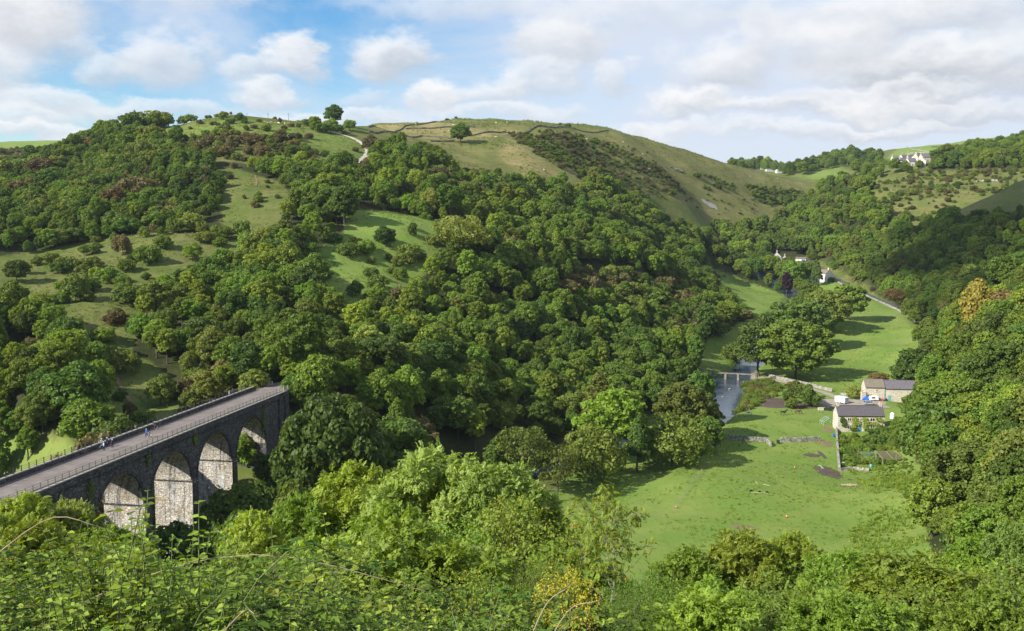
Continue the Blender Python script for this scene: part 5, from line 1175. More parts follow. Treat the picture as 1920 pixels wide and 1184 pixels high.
mb = MB(); mb.box((0, 0, .55), (.09, .09, 1.1)); mb.box((0, 0, 1.12), (.12, .12, .05)); mb.box((0, 0, .03), (.2, .2, .06)); post_r = mb.mesh('railing_post', M_RAILG)
s = S0 + .8
while s < S1 - 4:
    link('railing_post', post_l, via, (-VW + .2, s, 27.92)); s += 1.9
s = S0 + .8
while s < S1 - 3:
    link('railing_post', post_r, via, (-.12, s, 26.92)); s += 1.8
for z in (28.75, 28.45, 28.15):
    mb = MB(); mb.box((-VW + .2, (S0 + S1 - 3.3) / 2, z), (.03, S1 - S0 - 4.6, .035)); mb.build('rail', M_RAILM, via)
for z in (27.95, 27.62, 27.28):
    mb = MB(); mb.box((-.12, (S0 + S1 - 2.4) / 2, z), (.035, S1 - S0 - 4.4, .04)); mb.build('rail', M_RAILG, via)
mb = MB()
for c in range(3):   # worn gutter line
    mb.box((-VW + .95 + c * .002, (S0 + S1) / 2, 27.003), (.06, S1 - S0, .008))
mb.build('drain_line', M_RAILG, via)
# white timber gates where the trail leaves the viaduct
M_WTIMB = plain('pale_timber', (.55, .52, .45), .8, .2, .25, 4.0)
def rail_fence(a, b, label, nrail=3, h=1.15, posts=3, mat=None, name='timber_fence', group=None, w=.09):
    a, b = Vector(a), Vector(b); t = thing(name, label, 'fence', a, 0, group); d = b - a
    for i in range(posts):
        q = d * i / (posts - 1); mb = MB(); mb.box((q.x, q.y, q.z + h / 2 - .1), (w * 1.2, w * 1.2, h + .2)); mb.build('post', mat, t)
    for i in range(nrail):
        mb = MB(); z = Vector((0, 0, h * (i + .8) / (nrail + .1))); mb.bar(z, d + z, .03, w, 0); mb.build('rail', mat, t)
    return t
# ---------------------------------------------------------------- people, bicycles, animals
def skinned(name, nodes, edges, colors, mats, sub=1):
    """one continuous body grown round a skeleton; colors(point) picks the material"""
    me = bpy.data.meshes.new(name); keys = list(nodes); ix = {k: i for i, k in enumerate(keys)}
    me.from_pydata([nodes[k][0] for k in keys], [(ix[a], ix[b]) for a, b in edges], [])
    o = bpy.data.objects.new(name, me); COL.objects.link(o)
    md = o.modifiers.new('skin', 'SKIN'); md.use_smooth_shade = True
    if not me.skin_vertices: 
        bm = bmesh.new(); bm.from_mesh(me); bm.verts.layers.skin.verify(); bm.to_mesh(me); bm.free()
    for i, k in enumerate(keys):
        r = nodes[k][1]; me.skin_vertices[0].data[i].radius = (r, r) if not isinstance(r, tuple) else r
        me.skin_vertices[0].data[i].use_root = (i == 0)
    ss = o.modifiers.new('sub', 'SUBSURF'); ss.levels = sub; ss.render_levels = sub
    dg = bpy.context.evaluated_depsgraph_get(); ev = o.evaluated_get(dg)
    m2 = bpy.data.meshes.new_from_object(ev); bpy.data.objects.remove(o); bpy.data.meshes.remove(me)
    m2.name = name; m2.materials.clear()
    for m in mats: m2.materials.append(m)
    for p in m2.polygons: p.material_index = colors(p.center); p.use_smooth = True
    return m2
_cm = {}
def cloth(c):
    if c not in _cm: _cm[c] = plain('cloth', c, .85, .15, .15, 9)
    return _cm[c]
SKIN = plain('skin', (.50, .31, .23), .6, .3, .1, 9, bump=0)
def person(loc, rz, label, top, legs, hat=None, hair=(.10, .06, .04), pose='stand', scale=1.0, shoes=(.08, .08, .08), group=None, sleeves=True):
    J = {'pelvis': ((0, 0, .95), (.155, .115)), 'waist': ((0, 0, 1.10), (.135, .10)), 'chest': ((0, .01, 1.30), (.165, .115)), 'neckb': ((0, .0, 1.45), (.085, .075)), 'neck': ((0, .01, 1.51), .055),
         'head': ((0, .03, 1.60), (.078, .09)), 'crown': ((0, .02, 1.70), (.07, .08))}
    for s, q in ((-1, 'l'), (1, 'r')):
        ax = -1 if s < 0 else 1
        J['sh' + q] = ((s * .17, 0, 1.41), .068); J['hip' + q] = ((s * .09, 0, .90), .095)
        if pose == 'ride':
            J['kn' + q] = ((s * .10, .30 if s < 0 else .22, .66 if s < 0 else .80), .062); J['an' + q] = ((s * .11, .08 if s < 0 else -.04, .28 if s < 0 else .44), .042); J['toe' + q] = ((s * .11, .26 if s < 0 else .14, .22 if s < 0 else .36), .035)
            J['el' + q] = ((s * .22, .30, 1.20), .045); J['wr' + q] = ((s * .22, .50, 1.06), .032); J['ha' + q] = ((s * .21, .58, 1.05), .036)
        else:
            st = .10 * s if pose == 'walk' else .02 * s
            J['kn' + q] = ((s * .10, st + .02, .50), .065); J['an' + q] = ((s * .10, st * 2 - .02, .09), .045); J['toe' + q] = ((s * .12, st * 2 + .15, .04), .04)
            if pose == 'wave' and s < 0: J['el' + q] = ((s * .42, .02, 1.50), .045); J['wr' + q] = ((s * .66, .04, 1.62), .032); J['ha' + q] = ((s * .75, .04, 1.66), .036)
            elif pose == 'hold': J['el' + q] = ((s * .24, .10, 1.16), .046); J['wr' + q] = ((s * .20, .34, 1.08), .033); J['ha' + q] = ((s * .19, .42, 1.07), .036)
            else: J['el' + q] = ((s * .25, -.03, 1.15), .046); J['wr' + q] = ((s * .26, .06, .92), .033); J['ha' + q] = ((s * .25, .09, .83), .036)
    if pose == 'ride':
        for k in ('waist', 'chest', 'neckb', 'neck', 'head', 'crown', 'shl', 'shr'):
            (x, y, z), r = J[k]; dy = (z - .95) * .55; J[k] = ((x, y + dy - .05, z - (z - .95) * .12), r)
    E = [('pelvis', 'waist'), ('waist', 'chest'), ('chest', 'neckb'), ('neckb', 'neck'), ('neck', 'head'), ('head', 'crown')]
    for q in 'lr': E += [('chest', 'sh' + q), ('sh' + q, 'el' + q), ('el' + q, 'wr' + q), ('wr' + q, 'ha' + q), ('pelvis', 'hip' + q), ('hip' + q, 'kn' + q), ('kn' + q, 'an' + q), ('an' + q, 'toe' + q)]
    hz0 = J['neck'][0][2] - .01; hands = [Vector(J['hal'][0]), Vector(J['har'][0])]; toes = [Vector(J['toel'][0]), Vector(J['toer'][0]), Vector(J['anl'][0]), Vector(J['anr'][0])]
    elb = [Vector(J['ell'][0]), Vector(J['elr'][0]), Vector(J['wrl'][0]), Vector(J['wrr'][0])]
    def colr(c):
        if min((c - h).length for h in hands) < .085: return 2
        if min((c - h).length for h in toes) < .085: return 3
        if c.z > hz0 and abs(c.x) < .16: return 2
        if min((c - h).length for h in elb) < .1: return 0 if sleeves else 2
        return 1 if c.z < .93 else 0
    me = skinned('body', J, E, colr, [cloth(top), cloth(legs), SKIN, cloth(shoes)])
    t = thing('person', label, 'person', loc, rz, group); t.scale = (scale,) * 3
    link('body', me, t)
    hc = Vector(J['head'][0]) + Vector((0, -.01, .05))
    mb = MB(); mb.ball(hc, .118, 10, 0, (1, 1, 1)); b = []
    for i, p in enumerate(mb.v):
        z = max(p[2], hc.z + (.01 if p[1] > hc.y else -.06)); mb.v[i] = ((p[0] - hc.x) * .88 + hc.x, (p[1] - hc.y) * 1.08 + hc.y, (z - hc.z) * 1.02 + hc.z)
    mb.build('helmet' if hat else 'hair', cloth(hat or hair), t, True)
    mb = MB(); mb.bar(hc + Vector((0, .085, -.04)), hc + Vector((0, .135, -.075)), .03, .03); mb.build('nose', SKIN, t)
    fm = MB()
    for s in (-1, 1):
        h = Vector(J['ha' + 'lr'[s > 0]][0]); w = Vector(J['wr' + 'lr'[s > 0]][0]); d = (h - w).normalized()
        sd = d.cross(Vector((0, 0, 1))) if abs(d.z) < .9 else Vector((0, 1, 0)); sd = sd.normalized()
        for j in range(4): fm.tube([h + sd * (j - 1.5) * .018, h + sd * (j - 1.5) * .02 + d * (.06 + .012 * (1 - abs(j - 1.5))), h + sd * (j - 1.5) * .02 + d * .09 + Vector((0, .012, -.012))], [.009, .008, .006], 5)
        fm.tube([h - sd * .03 - d * .02, h - sd * .055 + d * .02, h - sd * .05 + d * .045], [.011, .009, .007], 5)
    fm.build('fingers', SKIN, t); return t
M_TYRE = plain('tyre_rubber', (.02, .02, .02), .8, .2, .1); M_STEEL = plain('steel', (.45, .46, .47), .35, .5, .1, metal=.8)
def bicycle(loc, rz, label, color, lean=0.0, group=None):
    t = thing('bicycle', label, 'bicycle', loc, rz, group); t.rotation_euler = (0, lean, rz); fm = cloth(color)
    for y in (-.52, .52):
        mb = MB(); pts = [(0, y + .33 * math.cos(a), .34 + .33 * math.sin(a)) for a in np.linspace(0, 2 * math.pi, 21)]; mb.tube(pts, .022, 6, cap=False); w = mb.build('wheel', M_TYRE, t)
        sp = MB()
        for a in np.linspace(0, math.pi, 7)[:-1]: sp.bar((0, y + .31 * math.cos(a), .34 + .31 * math.sin(a)), (0, y - .31 * math.cos(a), .34 - .31 * math.sin(a)), .006)
        sp.build('spokes', M_STEEL, w)
    bb, st, hd, hb = (0, -.05, .30), (0, -.20, .82), (0, .36, .84), (0, .40, .72)
    mb = MB()
    for a, b in ((bb, st), (st, hd), (bb, hb), ((0, -.52, .34), bb), ((0, -.52, .34), st), (hb, (0, .52, .34)), (hb, hd)): mb.tube([a, b], .02, 6)
    mb.build('frame', fm, t)
    mb = MB(); mb.tube([hd, (0, .38, 1.0)], .014); mb.tube([(-.27, .38, 1.02), (0, .42, 1.0), (.27, .38, 1.02)], .014); mb.build('handlebar', M_STEEL, t)
    mb = MB(); mb.tube([st, (0, -.22, .93)], .014); mb.box((0, -.22, .95), (.13, .26, .05), taper=.7); mb.build('saddle', M_TYRE, t)
    mb = MB(); mb.bar((-.09, -.05, .14), (-.09, -.05, .30), .02); mb.bar((.09, -.05, .30), (.09, -.05, .46), .02); mb.bar((-.16, -.05, .14), (-.07, -.05, .14), .05, .02); mb.bar((.16, -.05, .46), (.07, -.05, .46), .05, .02); mb.build('pedal', M_STEEL, t)
    return t
def on_deck(u, v):
    d = ray(u, v); Y = (27.01 - CAMZ) / d[2]; return Vector((d[0] * Y, Y, 27.01))
NAVY, WHITE, PALEB, BLUE, REDC, BLACK, DARKB, PINK = (.02, .03, .08), (.7, .7, .7), (.35, .48, .55), (.03, .12, .45), (.5, .04, .05), (.02, .02, .022), (.03, .05, .12), (.65, .1, .12)
def people():
    A = VRZ
    person(on_deck(195, 846), A + 2.6, 'person in pale blue jacket and black trousers standing nearest in the group on the viaduct', PALEB, BLACK, hat=WHITE, pose='hold')
    person(on_deck(191, 840), A + 1.0, 'person in white top beside a bicycle at the left of the group on the viaduct', WHITE, NAVY, hat=WHITE, pose='hold')
    person(on_deck(201, 838), A + 2.9, 'person in navy top and white helmet at the back of the group on the viaduct', NAVY, BLACK, hat=WHITE)
    person(on_deck(211, 841), A - 2.4, 'person in navy top with a red rucksack at the right of the group', DARKB, NAVY, hat=WHITE, pose='stand')
    mb = MB(); mb.box((0, -.19, 1.27), (.32, .18, .45), taper=.8); p = on_deck(211, 841)
    r = mb.build('rucksack', cloth(REDC)); r.location = p; r.rotation_euler = (0, 0, A - 2.4); tag(r, 'red rucksack on the back of the person at the right of the group', 'rucksack')
    bicycle(on_deck(187, 843), A + .3, 'dark bicycle with pale wheels standing with the group on the viaduct', (.30, .34, .42), .16)
    bicycle(on_deck(206, 834) + Vector((-.5, .2, 0)), A + .2, 'navy bicycle leaning on the parapet behind the group', NAVY, -.2)
    bicycle(on_deck(156, 852), A + .1, 'lone bicycle leaning against the stone parapet at the near end', (.05, .08, .12), -.22)
    p = on_deck(275, 821); person(p, A + 2.95, 'person in bright blue jacket and white helmet walking a bicycle on the viaduct', BLUE, NAVY, hat=WHITE, pose='walk', shoes=PINK)
    bicycle(p + Vector((.45, .1, 0)), A + 3.0, 'bicycle pushed by the person in bright blue jacket', (.04, .05, .10), .05)
    p = on_deck(292, 806); person(p + Vector((0, 0, .06)), A + 3.1, 'person in navy and red top riding a bicycle along the viaduct', NAVY, DARKB, hat=WHITE, pose='ride', hair=(.4, .2, .1))
    bicycle(p, A + 3.1, 'bicycle ridden along the viaduct by the person in navy and red', (.45, .05, .05))
    person(on_deck(430, 746), A + 2.2, 'person with red hair and pale top raising an arm by the far parapet', (.55, .62, .7), NAVY, hair=(.35, .10, .04), pose='wave')
    person(on_deck(436.5, 742), A + 2.0, 'person in dark blue jacket standing by the far parapet', DARKB, BLACK, pose='stand')
people()

def quadruped(name, label, cat, loc, rz, kind, mats, color, group=None, graze=True, scale=1.0, trot=False):
    """horse, cow or sheep about its own length; +y is forward"""
    if kind == 'horse':
        L, Hh = 1.5, 1.5
        J = {'belly': ((0, 0, 1.12), (.27, .30)), 'chest': ((0, .48, 1.16), (.24, .31)), 'with': ((0, .66, 1.32), (.16, .24)), 'rump': ((0, -.52, 1.22), (.27, .29)), 'tailb': ((0, -.80, 1.24), (.13, .14)),
             'neck1': ((0, .98, 1.42), (.10, .19)), 'neck2': ((0, 1.22, 1.66), (.08, .15)), 'poll': ((0, 1.38, 1.74), (.085, .13)), 'face': ((0, 1.62, 1.52), (.07, .095)), 'muz': ((0, 1.78, 1.34), (.055, .065))}
        if graze: J['with'] = ((0, .66, 1.26), (.16, .24)); J['neck1'] = ((0, .98, 1.10), (.10, .18)); J['neck2'] = ((0, 1.24, .80), (.08, .14)); J['poll'] = ((0, 1.40, .58), (.085, .12)); J['face'] = ((0, 1.48, .30), (.07, .09)); J['muz'] = ((0, 1.50, .09), (.055, .06))
        leg = lambda s, f, sw: [('sh', (s * .16, f, 1.0), .13), ('kn', (s * .17, f + (.0 if f > 0 else -.10) + sw, .56), .06), ('fe', (s * .17, f + (.02 if f > 0 else -.04) + sw * 1.7, .14), .04), ('ho', (s * .17, f + .05 + sw * 1.8, .04), .058)]
        legs = ((1, .50), (-1, .50), (1, -.60), (-1, -.60))
    elif kind == 'cow':
        J = {'belly': ((0, 0, .92), (.33, .34)), 'chest': ((0, .55, .95), (.27, .33)), 'with': ((0, .75, 1.08), (.18, .24)), 'rump': ((0, -.62, 1.02), (.29, .30)), 'tailb': ((0, -.86, 1.08), (.16, .16)),
             'neck1': ((0, 1.0, .92), (.14, .18)), 'neck2': ((0, 1.2, .66), (.12, .15)), 'poll': ((0, 1.34, .48), (.12, .13)), 'face': ((0, 1.44, .28), (.09, .10)), 'muz': ((0, 1.48, .12), (.08, .08))}
        leg = lambda s, f, sw: [('sh', (s * .18, f, .78), .14), ('kn', (s * .18, f + (0 if f > 0 else -.08), .42), .065), ('fe', (s * .18, f, .1), .05), ('ho', (s * .18, f + .04, .03), .06)]
        legs = ((1, .58), (-1, .58), (1, -.66), (-1, -.66))
    else:
        J = {'belly': ((0, 0, .55), (.24, .24)), 'chest': ((0, .32, .56), (.20, .22)), 'with': ((0, .44, .62), (.14, .16)), 'rump': ((0, -.36, .56), (.22, .22)), 'tailb': ((0, -.54, .52), (.10, .10)),
             'neck1': ((0, .56, .52), (.09, .11)), 'neck2': ((0, .66, .38), (.075, .09)), 'poll': ((0, .72, .28), (.07, .08)), 'face': ((0, .77, .16), (.05, .06)), 'muz': ((0, .79, .08), (.04, .04))}
        leg = lambda s, f, sw: [('sh', (s * .12, f, .42), .08), ('kn', (s * .12, f, .24), .035), ('fe', (s * .12, f, .08), .028), ('ho', (s * .12, f + .02, .02), .032)]
        legs = ((1, .32), (-1, .32), (1, -.36), (-1, -.36))
    E = [('belly', 'chest'), ('chest', 'with'), ('belly', 'rump'), ('rump', 'tailb'), ('with', 'neck1'), ('neck1', 'neck2'), ('neck2', 'poll'), ('poll', 'face'), ('face', 'muz')]
    for n, (s, f) in enumerate(legs):
        sw = (.16 if (s > 0) == (f > 0) else -.12) if trot else .03 * s; pts = leg(s, f, sw); prev = 'chest' if f > 0 else 'rump'
        for k, p, r in pts: J[k + str(n)] = (p, r); E.append((prev, k + str(n))); prev = k + str(n)
    me = skinned('body', J, E, color, mats)
    t = thing(name, label, cat, loc, rz, group); t.scale = (scale,) * 3; link('body', me, t)
    pm = Vector(J['poll'][0]); mb = MB(); rr = {'horse': .16, 'cow': .13, 'sheep': .09}[kind]
    for s in (-1, 1): mb.tube([pm + Vector((s * .06, -.02, .06)), pm + Vector((s * (.07 if kind == 'horse' else .2), -.05, .06 + rr)) if kind == 'horse' else pm + Vector((s * (.1 + rr), -.03, .04))], [.045, .012], 5)
    mb.build('ears', mats[1], t)
    tb = Vector(J['tailb'][0]); mb = MB(); k = {'horse': .75, 'cow': .8, 'sheep': .2}[kind]
    mb.tube([tb + Vector((0, -.08, .06)), tb + Vector((0, -.2 if not trot else -.42, -.1)), tb + Vector((0, -.2 if not trot else -.55, -k * (1 if not trot else .45)))], [.04, .075 if kind == 'horse' else .03, .03], 6); mb.build('tail', mats[1], t)
    if kind == 'horse':
        mb = MB(); ks = ['with', 'neck1', 'neck2', 'poll']
        up = [Vector(J[k][0]) + Vector((0, -.05, J[k][1][1] * .95)) for k in ks]
        mb.tube(up, [.03, .055, .055, .04], 6); mb.build('mane', mats[1], t)
    return t
H_BLACK = plain('coat_black', (.02, .017, .015), .45, .4, .2); H_BAY = plain('coat_bay', (.16, .05, .022), .45, .4, .2); H_CREAM = plain('coat_cream', (.72, .62, .50), .7, .2, .15); H_DARK = plain('coat_dark', (.04, .03, .03), .6, .3, .2)
WOOL = plain('wool', (.68, .64, .55), .95, .05, .2); COWT = plain('coat_tan', (.38, .22, .10), .7, .2, .2)
def animals():
    p = G(1405, 779); quadruped('horse', 'cream and brown piebald pony grazing at the river end of the paddock', 'horse', p, 1.0, 'horse', [H_CREAM, H_DARK], lambda c: 1 if (-.1 < c.y < .45 and c.z > .8) or c.z < .45 and c.y < 0 else 0, scale=.9)
    p = G(1468, 779); quadruped('horse', 'black horse trotting along the paddock fence', 'horse', p, -1.5, 'horse', [H_BLACK, H_BLACK], lambda c: 0, graze=False, trot=True, scale=1.12)
    p = G(1496, 777); quadruped('horse', 'bay horse grazing beside the black horse', 'horse', p, -1.45, 'horse', [H_BAY, H_BLACK], lambda c: 1 if c.z < .5 and abs(c.x) > .08 and c.y < 1.2 else 0, scale=1.1)
    first = None; rnd = random.Random(8)
    for i, (u, v, c) in enumerate([(498,230,0),(508,231,1),(516,232,0),(522,232,1),(534,233,1),(541,233,0),(503,232,1)]):
        p = G(u, v + 1)
        if first is None: first = quadruped('cow', 'tan or cream cow grazing along the top of the grassy hill', 'cow', p, rnd.random() * 6, 'cow', [COWT, COWT], lambda c: 0, 'cows grazing on the hill top'); alt = None
        else:
            o = copy_tree(first); o.location = p; o.rotation_euler.z = rnd.random() * 6
            if c:
                if alt is None: alt = first.children[0].data.copy(); alt.materials.clear(); alt.materials.append(H_CREAM); alt.materials.append(H_CREAM)
                o.children[0].data = alt
    first = None
    for i, (u, v) in enumerate([(850,236),(930,232),(951,231),(957,229),(1003,230),(1100,262),(1168,268),(1020,320),(930,258),(1205,290),(843,247),(780,235),(1407,332),(1458,336),(1668,275),(1702,284),(1726,279),(1745,272),(1692,287),(1760,276)]):
        p = G(u, v)
        if first is None: first = quadruped('sheep', 'small white sheep grazing on the far hill pastures', 'sheep', p, rnd.random() * 6, 'sheep', [WOOL, WOOL], lambda c: 0, 'sheep on the far hills', scale=1.35)
        else: o = copy_tree(first); o.location = p; o.rotation_euler.z = rnd.random() * 6
animals()
# ---------------------------------------------------------------- water, roads, paths, bare earth
def ribbon(name, pts, width, mat, lift=.12, kind='structure', step=2.0, follow=True, wav=0.0, label=None):
    P_ = [Vector((p[0], p[1], 0)) for p in pts]; W = [width] * len(pts) if isinstance(width, (int, float)) else width
    q, w = [], []
    for i in range(len(P_) - 1):
        n = max(1, int((P_[i + 1] - P_[i]).length / step))
        for k in range(n): q.append(P_[i].lerp(P_[i + 1], k / n)); w.append(W[i] + (W[i + 1] - W[i]) * k / n)
    q.append(P_[-1]); w.append(W[-1])
    for _ in range(4): q = [q[0]] + [(q[i - 1] + q[i] * 2 + q[i + 1]) / 4 for i in range(1, len(q) - 1)] + [q[-1]]
    vs = []; M_ = 5
    for i, p in enumerate(q):
        d = (q[min(i + 1, len(q) - 1)] - q[max(0, i - 1)]).normalized(); nrm = Vector((-d.y, d.x, 0)); j0 = math.sin(i * 1.7) * wav
        for k in range(M_): vs.append(p + nrm * (w[i] / 2 * (k / (M_ - 1) * 2 - 1) * (1 + wav * math.sin(i * 2.3 + k)) + j0 * .3))
    X = np.array([v.x for v in vs]); Y = np.array([v.y for v in vs]); Z = hz(X, Y) + lift
    mb = MB(); mb.add([(a, b, c) for a, b, c in zip(X, Y, Z)], [(i * M_ + k, i * M_ + k + 1, (i + 1) * M_ + k + 1, (i + 1) * M_ + k) for i in range(len(q) - 1) for k in range(M_ - 1)])
    o = mb.build(name, mat, smooth=True); tag(o, kind=kind); return o
def blob(name, c, rx, ry, mat, lift=.10, seed=0, rise=0.0, kind='structure'):
    rnd = random.Random(seed); n = 26; vs = [(c.x, c.y)]; k = [1 + rnd.uniform(-.22, .22) for _ in range(n)]
    for r in (.35, .7, 1.0):
        for i in range(n): a = 2 * math.pi * i / n; f = r * (1 + (k[i] - 1) * r); vs.append((c.x + math.cos(a) * rx * f, c.y + math.sin(a) * ry * f))
    X = np.array([v[0] for v in vs]); Y = np.array([v[1] for v in vs]); Z = hz(X, Y) + lift
    Z[0] += rise; Z[1:1 + n] += rise * .8; Z[1 + n:1 + 2 * n] += rise * .4; Z[1 + 2 * n:] -= .08
    fs = [(0, 1 + i, 1 + (i + 1) % n) for i in range(n)]
    for r in range(2): fs += [(1 + r * n + i, 1 + (r + 1) * n + i, 1 + (r + 1) * n + (i + 1) % n, 1 + r * n + (i + 1) % n) for i in range(n)]
    mb = MB(); mb.add(list(zip(X, Y, Z)), fs); o = mb.build(name, mat, smooth=True); tag(o, kind=kind); return o
def water_material():
    m, t, out = new_mat('river_water'); p = POS(t)
    mp = N(t, 'ShaderNodeMapping'); mp.inputs['Scale'].default_value = (1, .45, 1); t.links.new(p, mp.inputs[0])
    n = NOISE(t, mp.outputs[0], .9, 4, .6); n2 = NOISE(t, mp.outputs[0], .12, 3, .5)
    b = N(t, 'ShaderNodeBsdfPrincipled'); b.inputs['Base Color'].default_value = (.03, .048, .085, 1); b.inputs['Roughness'].default_value = .12; b.inputs['IOR'].default_value = 1.33
    b.inputs['Specular IOR Level'].default_value = .9
    bm = N(t, 'ShaderNodeBump'); bm.inputs['Strength'].default_value = .35; bm.inputs['Distance'].default_value = .12
    t.links.new(MATH(t, 'ADD', n, n2), bm.inputs['Height']); t.links.new(bm.outputs[0], b.inputs['Normal']); t.links.new(b.outputs[0], out.inputs[0]); return m
def river():
    vs, fs = [], []; q = []
    for (x0, y0, z0), (x1, y1, z1), a, b in zip(RIVER_Z[:-1], RIVER_Z[1:], RIVER[:-1], RIVER[1:]):
        n = 8
        for k in range(n): t = k / n; q.append((Vector((x0 + (x1 - x0) * t, y0 + (y1 - y0) * t, z0 + (z1 - z0) * t)), a[2] + (b[2] - a[2]) * t + 2.2))
    for i in range(len(q)):
        d = (q[min(i + 1, len(q) - 1)][0] - q[max(i - 1, 0)][0]); d.z = 0; d.normalize(); nr = Vector((-d.y, d.x, 0))
        vs += [q[i][0] - nr * q[i][1], q[i][0] + nr * q[i][1]]
    mb = MB(); mb.add(vs, [(2 * i, 2 * i + 1, 2 * i + 3, 2 * i + 2) for i in range(len(q) - 1)])
    o = mb.build('river', water_material(), smooth=True); tag(o, kind='structure')
river()
M_ASPH = plain('asphalt', (.085, .082, .085), .9, .2, .25, .3); M_EARTH = plain('bare_earth', (.095, .072, .055), .95, .1, .4, .6, bump=.05)
M_TRACK = plain('limestone_track', (.50, .46, .38), .9, .1, .2, .4); M_PATH = plain('trodden_path', (.19, .135, .08), .95, .1, .3, .8); M_GRAVEL = plain('yard_gravel', (.30, .26, .20), .95, .1, .3, .5, bump=.03)
M_SCREE = plain('scree', (.27, .26, .23), .95, .1, .3, .5, bump=.05)
ribbon('valley_road', ROAD, 4.4, M_ASPH, .16)
ribbon('hill_track', [G(u, v) for u, v in [(600,246),(622,248),(645,254),(668,263),(684,274),(691,284),(687,294),(676,303),(668,312)]], 3.6, M_TRACK, .3, wav=.08)
ribbon('footpath', [G(u, v) for u, v in [(205,672),(213,695),(226,728),(240,745),(250,764),(256,784)]], [.9, 1.0, 1.2, 1.3, 1.1, 1.2], M_PATH, .25, wav=.15)
ribbon('sheep_trod', [G(u, v) for u, v in [(478,330),(482,340),(480,350)]], 1.0, M_PATH, .25, wav=.2)
ribbon('farm_track', [Vector((108,433.5,0)), G(1440,712), G(1500,724), G(1550,738), G(1580,752), G(1620,757)], 3.6, M_GRAVEL, .14)
blob('farm_yard', G(1605, 758), 13, 12, M_GRAVEL, .13, 3)
blob('muck_heap_ground', G(1468, 757), 13, 10, M_EARTH, .12, 4, .5)
blob('bare_patch', G(1553, 888), 3.2, 8, M_EARTH, .13, 5, .15); blob('bare_patch', G(1523, 854), 2.6, 2.2, M_EARTH, .12, 6); blob('bare_patch', G(1541, 853), .8, 4.5, M_EARTH, .12, 7)
blob('bare_patch', G(1548, 832), 2.2, 4.5, M_PATH, .12, 8); blob('bare_patch', G(1552, 806), 1.6, 4, M_PATH, .12, 9); blob('bare_patch', G(1395, 990), 3.0, 1.1, M_PATH, .10, 10); blob('bare_patch', G(1383, 983), 1.0, .5, M_PATH, .10, 12)
ribbon('scree', [G(u, v) for u, v in [(1316,376),(1330,384),(1344,390)]], [3, 7, 5], M_SCREE, .4, wav=.2)
# trail going on from the viaduct end
e0, e1 = vpt(S1 - .5, -VW / 2, 0), vpt(S1 + 9, -VW / 2 - 2.5, 0)
mb = MB(); n = vpt(0, 1, 0) - vpt(0, 0, 0)
c = [(e0 + n * 3.6), (e0 - n * 3.6), (e1 - n * 3.4), (e1 + n * 3.4)]
mb.add([(p.x, p.y, 27.0 if i < 2 else 27.2) for i, p in enumerate(c)] + [(p.x, p.y, 24) for p in c], [(0, 1, 2, 3), (0, 3, 7, 4), (1, 5, 6, 2), (2, 6, 7, 3)]); o = mb.build('trail', M_DECK); tag(o, kind='structure')
rail_fence(vpt(S1 + 3, -7.8, 27), vpt(S1 + 6, -6.2, 27.1), 'short pale timber fence at the left of the trail end', mat=M_WTIMB)
rail_fence(vpt(S1 - 3.0, -.5, 27), vpt(S1 + 1.0, .1, 27), 'pale timber gate fence at the right end of the railing', mat=M_WTIMB)

# ---------------------------------------------------------------- dry stone walls
M_WALL = island_stone('dry_stone', (.27, .255, .22)); M_WALL2 = island_stone('dry_stone_dark', (.13, .125, .11))
def stone_wall(pts, label, h=1.3, th=.5, mat=None, stone=.45, group=None, fine=True, seed=1):
    """rubble wall along the ground; every stone is geometry of its own"""
    rnd = random.Random(seed); mb = MB(); o0 = Vector(pts[0]); pts = [Vector(p) for p in pts]; L = [(b - a).length for a, b in zip(pts[:-1], pts[1:])]
    tot = sum(L); nrow = max(2, int(h / (.26 if fine else h / 2)))
    def at(s):
        for a, b, l in zip(pts[:-1], pts[1:], L):
            if s <= l: return a.lerp(b, s / l), (b - a)
            s -= l
        return pts[-1], pts[-1] - pts[-2]
    for r in range(nrow):
        s = rnd.random() * stone
        while s < tot:
            w = stone * rnd.uniform(.6, 1.5); p, d = at(min(tot, s + w / 2)); g = hz1(p.x, p.y) if r == 0 or not fine else g_(p) if False else hz1(p.x, p.y)
            z = g + h * (r + .5) / nrow - .05; tt_ = th * (1.1 - .3 * r / nrow)
            hh = h / nrow * rnd.uniform(.9, 1.15) * (1.25 if r == nrow - 1 else 1)
            mb.box((p.x - o0.x, p.y - o0.y, z - o0.z), (w * .93, tt_ * rnd.uniform(.88, 1.1), hh), rz=math.atan2(d.y, d.x) + rnd.uniform(-.04, .04), taper=rnd.uniform(.8, .98)); s += w
    t = thing('dry_stone_wall', label, 'wall', o0, 0, group); o = mb.build('stones', mat or M_WALL, t); o['kind'] = 'stuff'; return t
stone_wall([G(1362,824), G(1400,827), G(1437,829)], 'left length of grey dry stone wall across the meadow', 1.5, seed=2)
stone_wall([G(1462,829), G(1500,829), G(1536,827)], 'right length of grey dry stone wall across the meadow', 1.5, seed=3)
stone_wall([G(1437,829), G(1446,838)], 'short broken end of wall at the gap in the meadow wall', 1.4, seed=4)
stone_wall([G(1566,770), G(1568,800), G(1570,835), G(1574,882)], 'pale tumbled garden wall running beside the cottage towards the meadow', 1.3, .6, seed=5)
stone_wall([G(1574,884), G(1595,881), G(1628,884)], 'low stone wall along the front of the vegetable garden', .9, seed=6)
stone_wall([G(1440,706), G(1470,714), G(1500,720), G(1530,727), G(1560,735)], 'stone wall along the lane above the river meadow', 1.3, seed=7)
stone_wall([G(1575,741), G(1590,745)], 'stub of stone wall beside the barn', 1.3, seed=8)
stone_wall([Vector((p[0] - 4.2, p[1] - 3.2, 0)) for p in ROAD[1:7]], 'wall between the valley road and the field', 1.2, stone=.9, seed=9)
GW = 'field walls on the far hills'
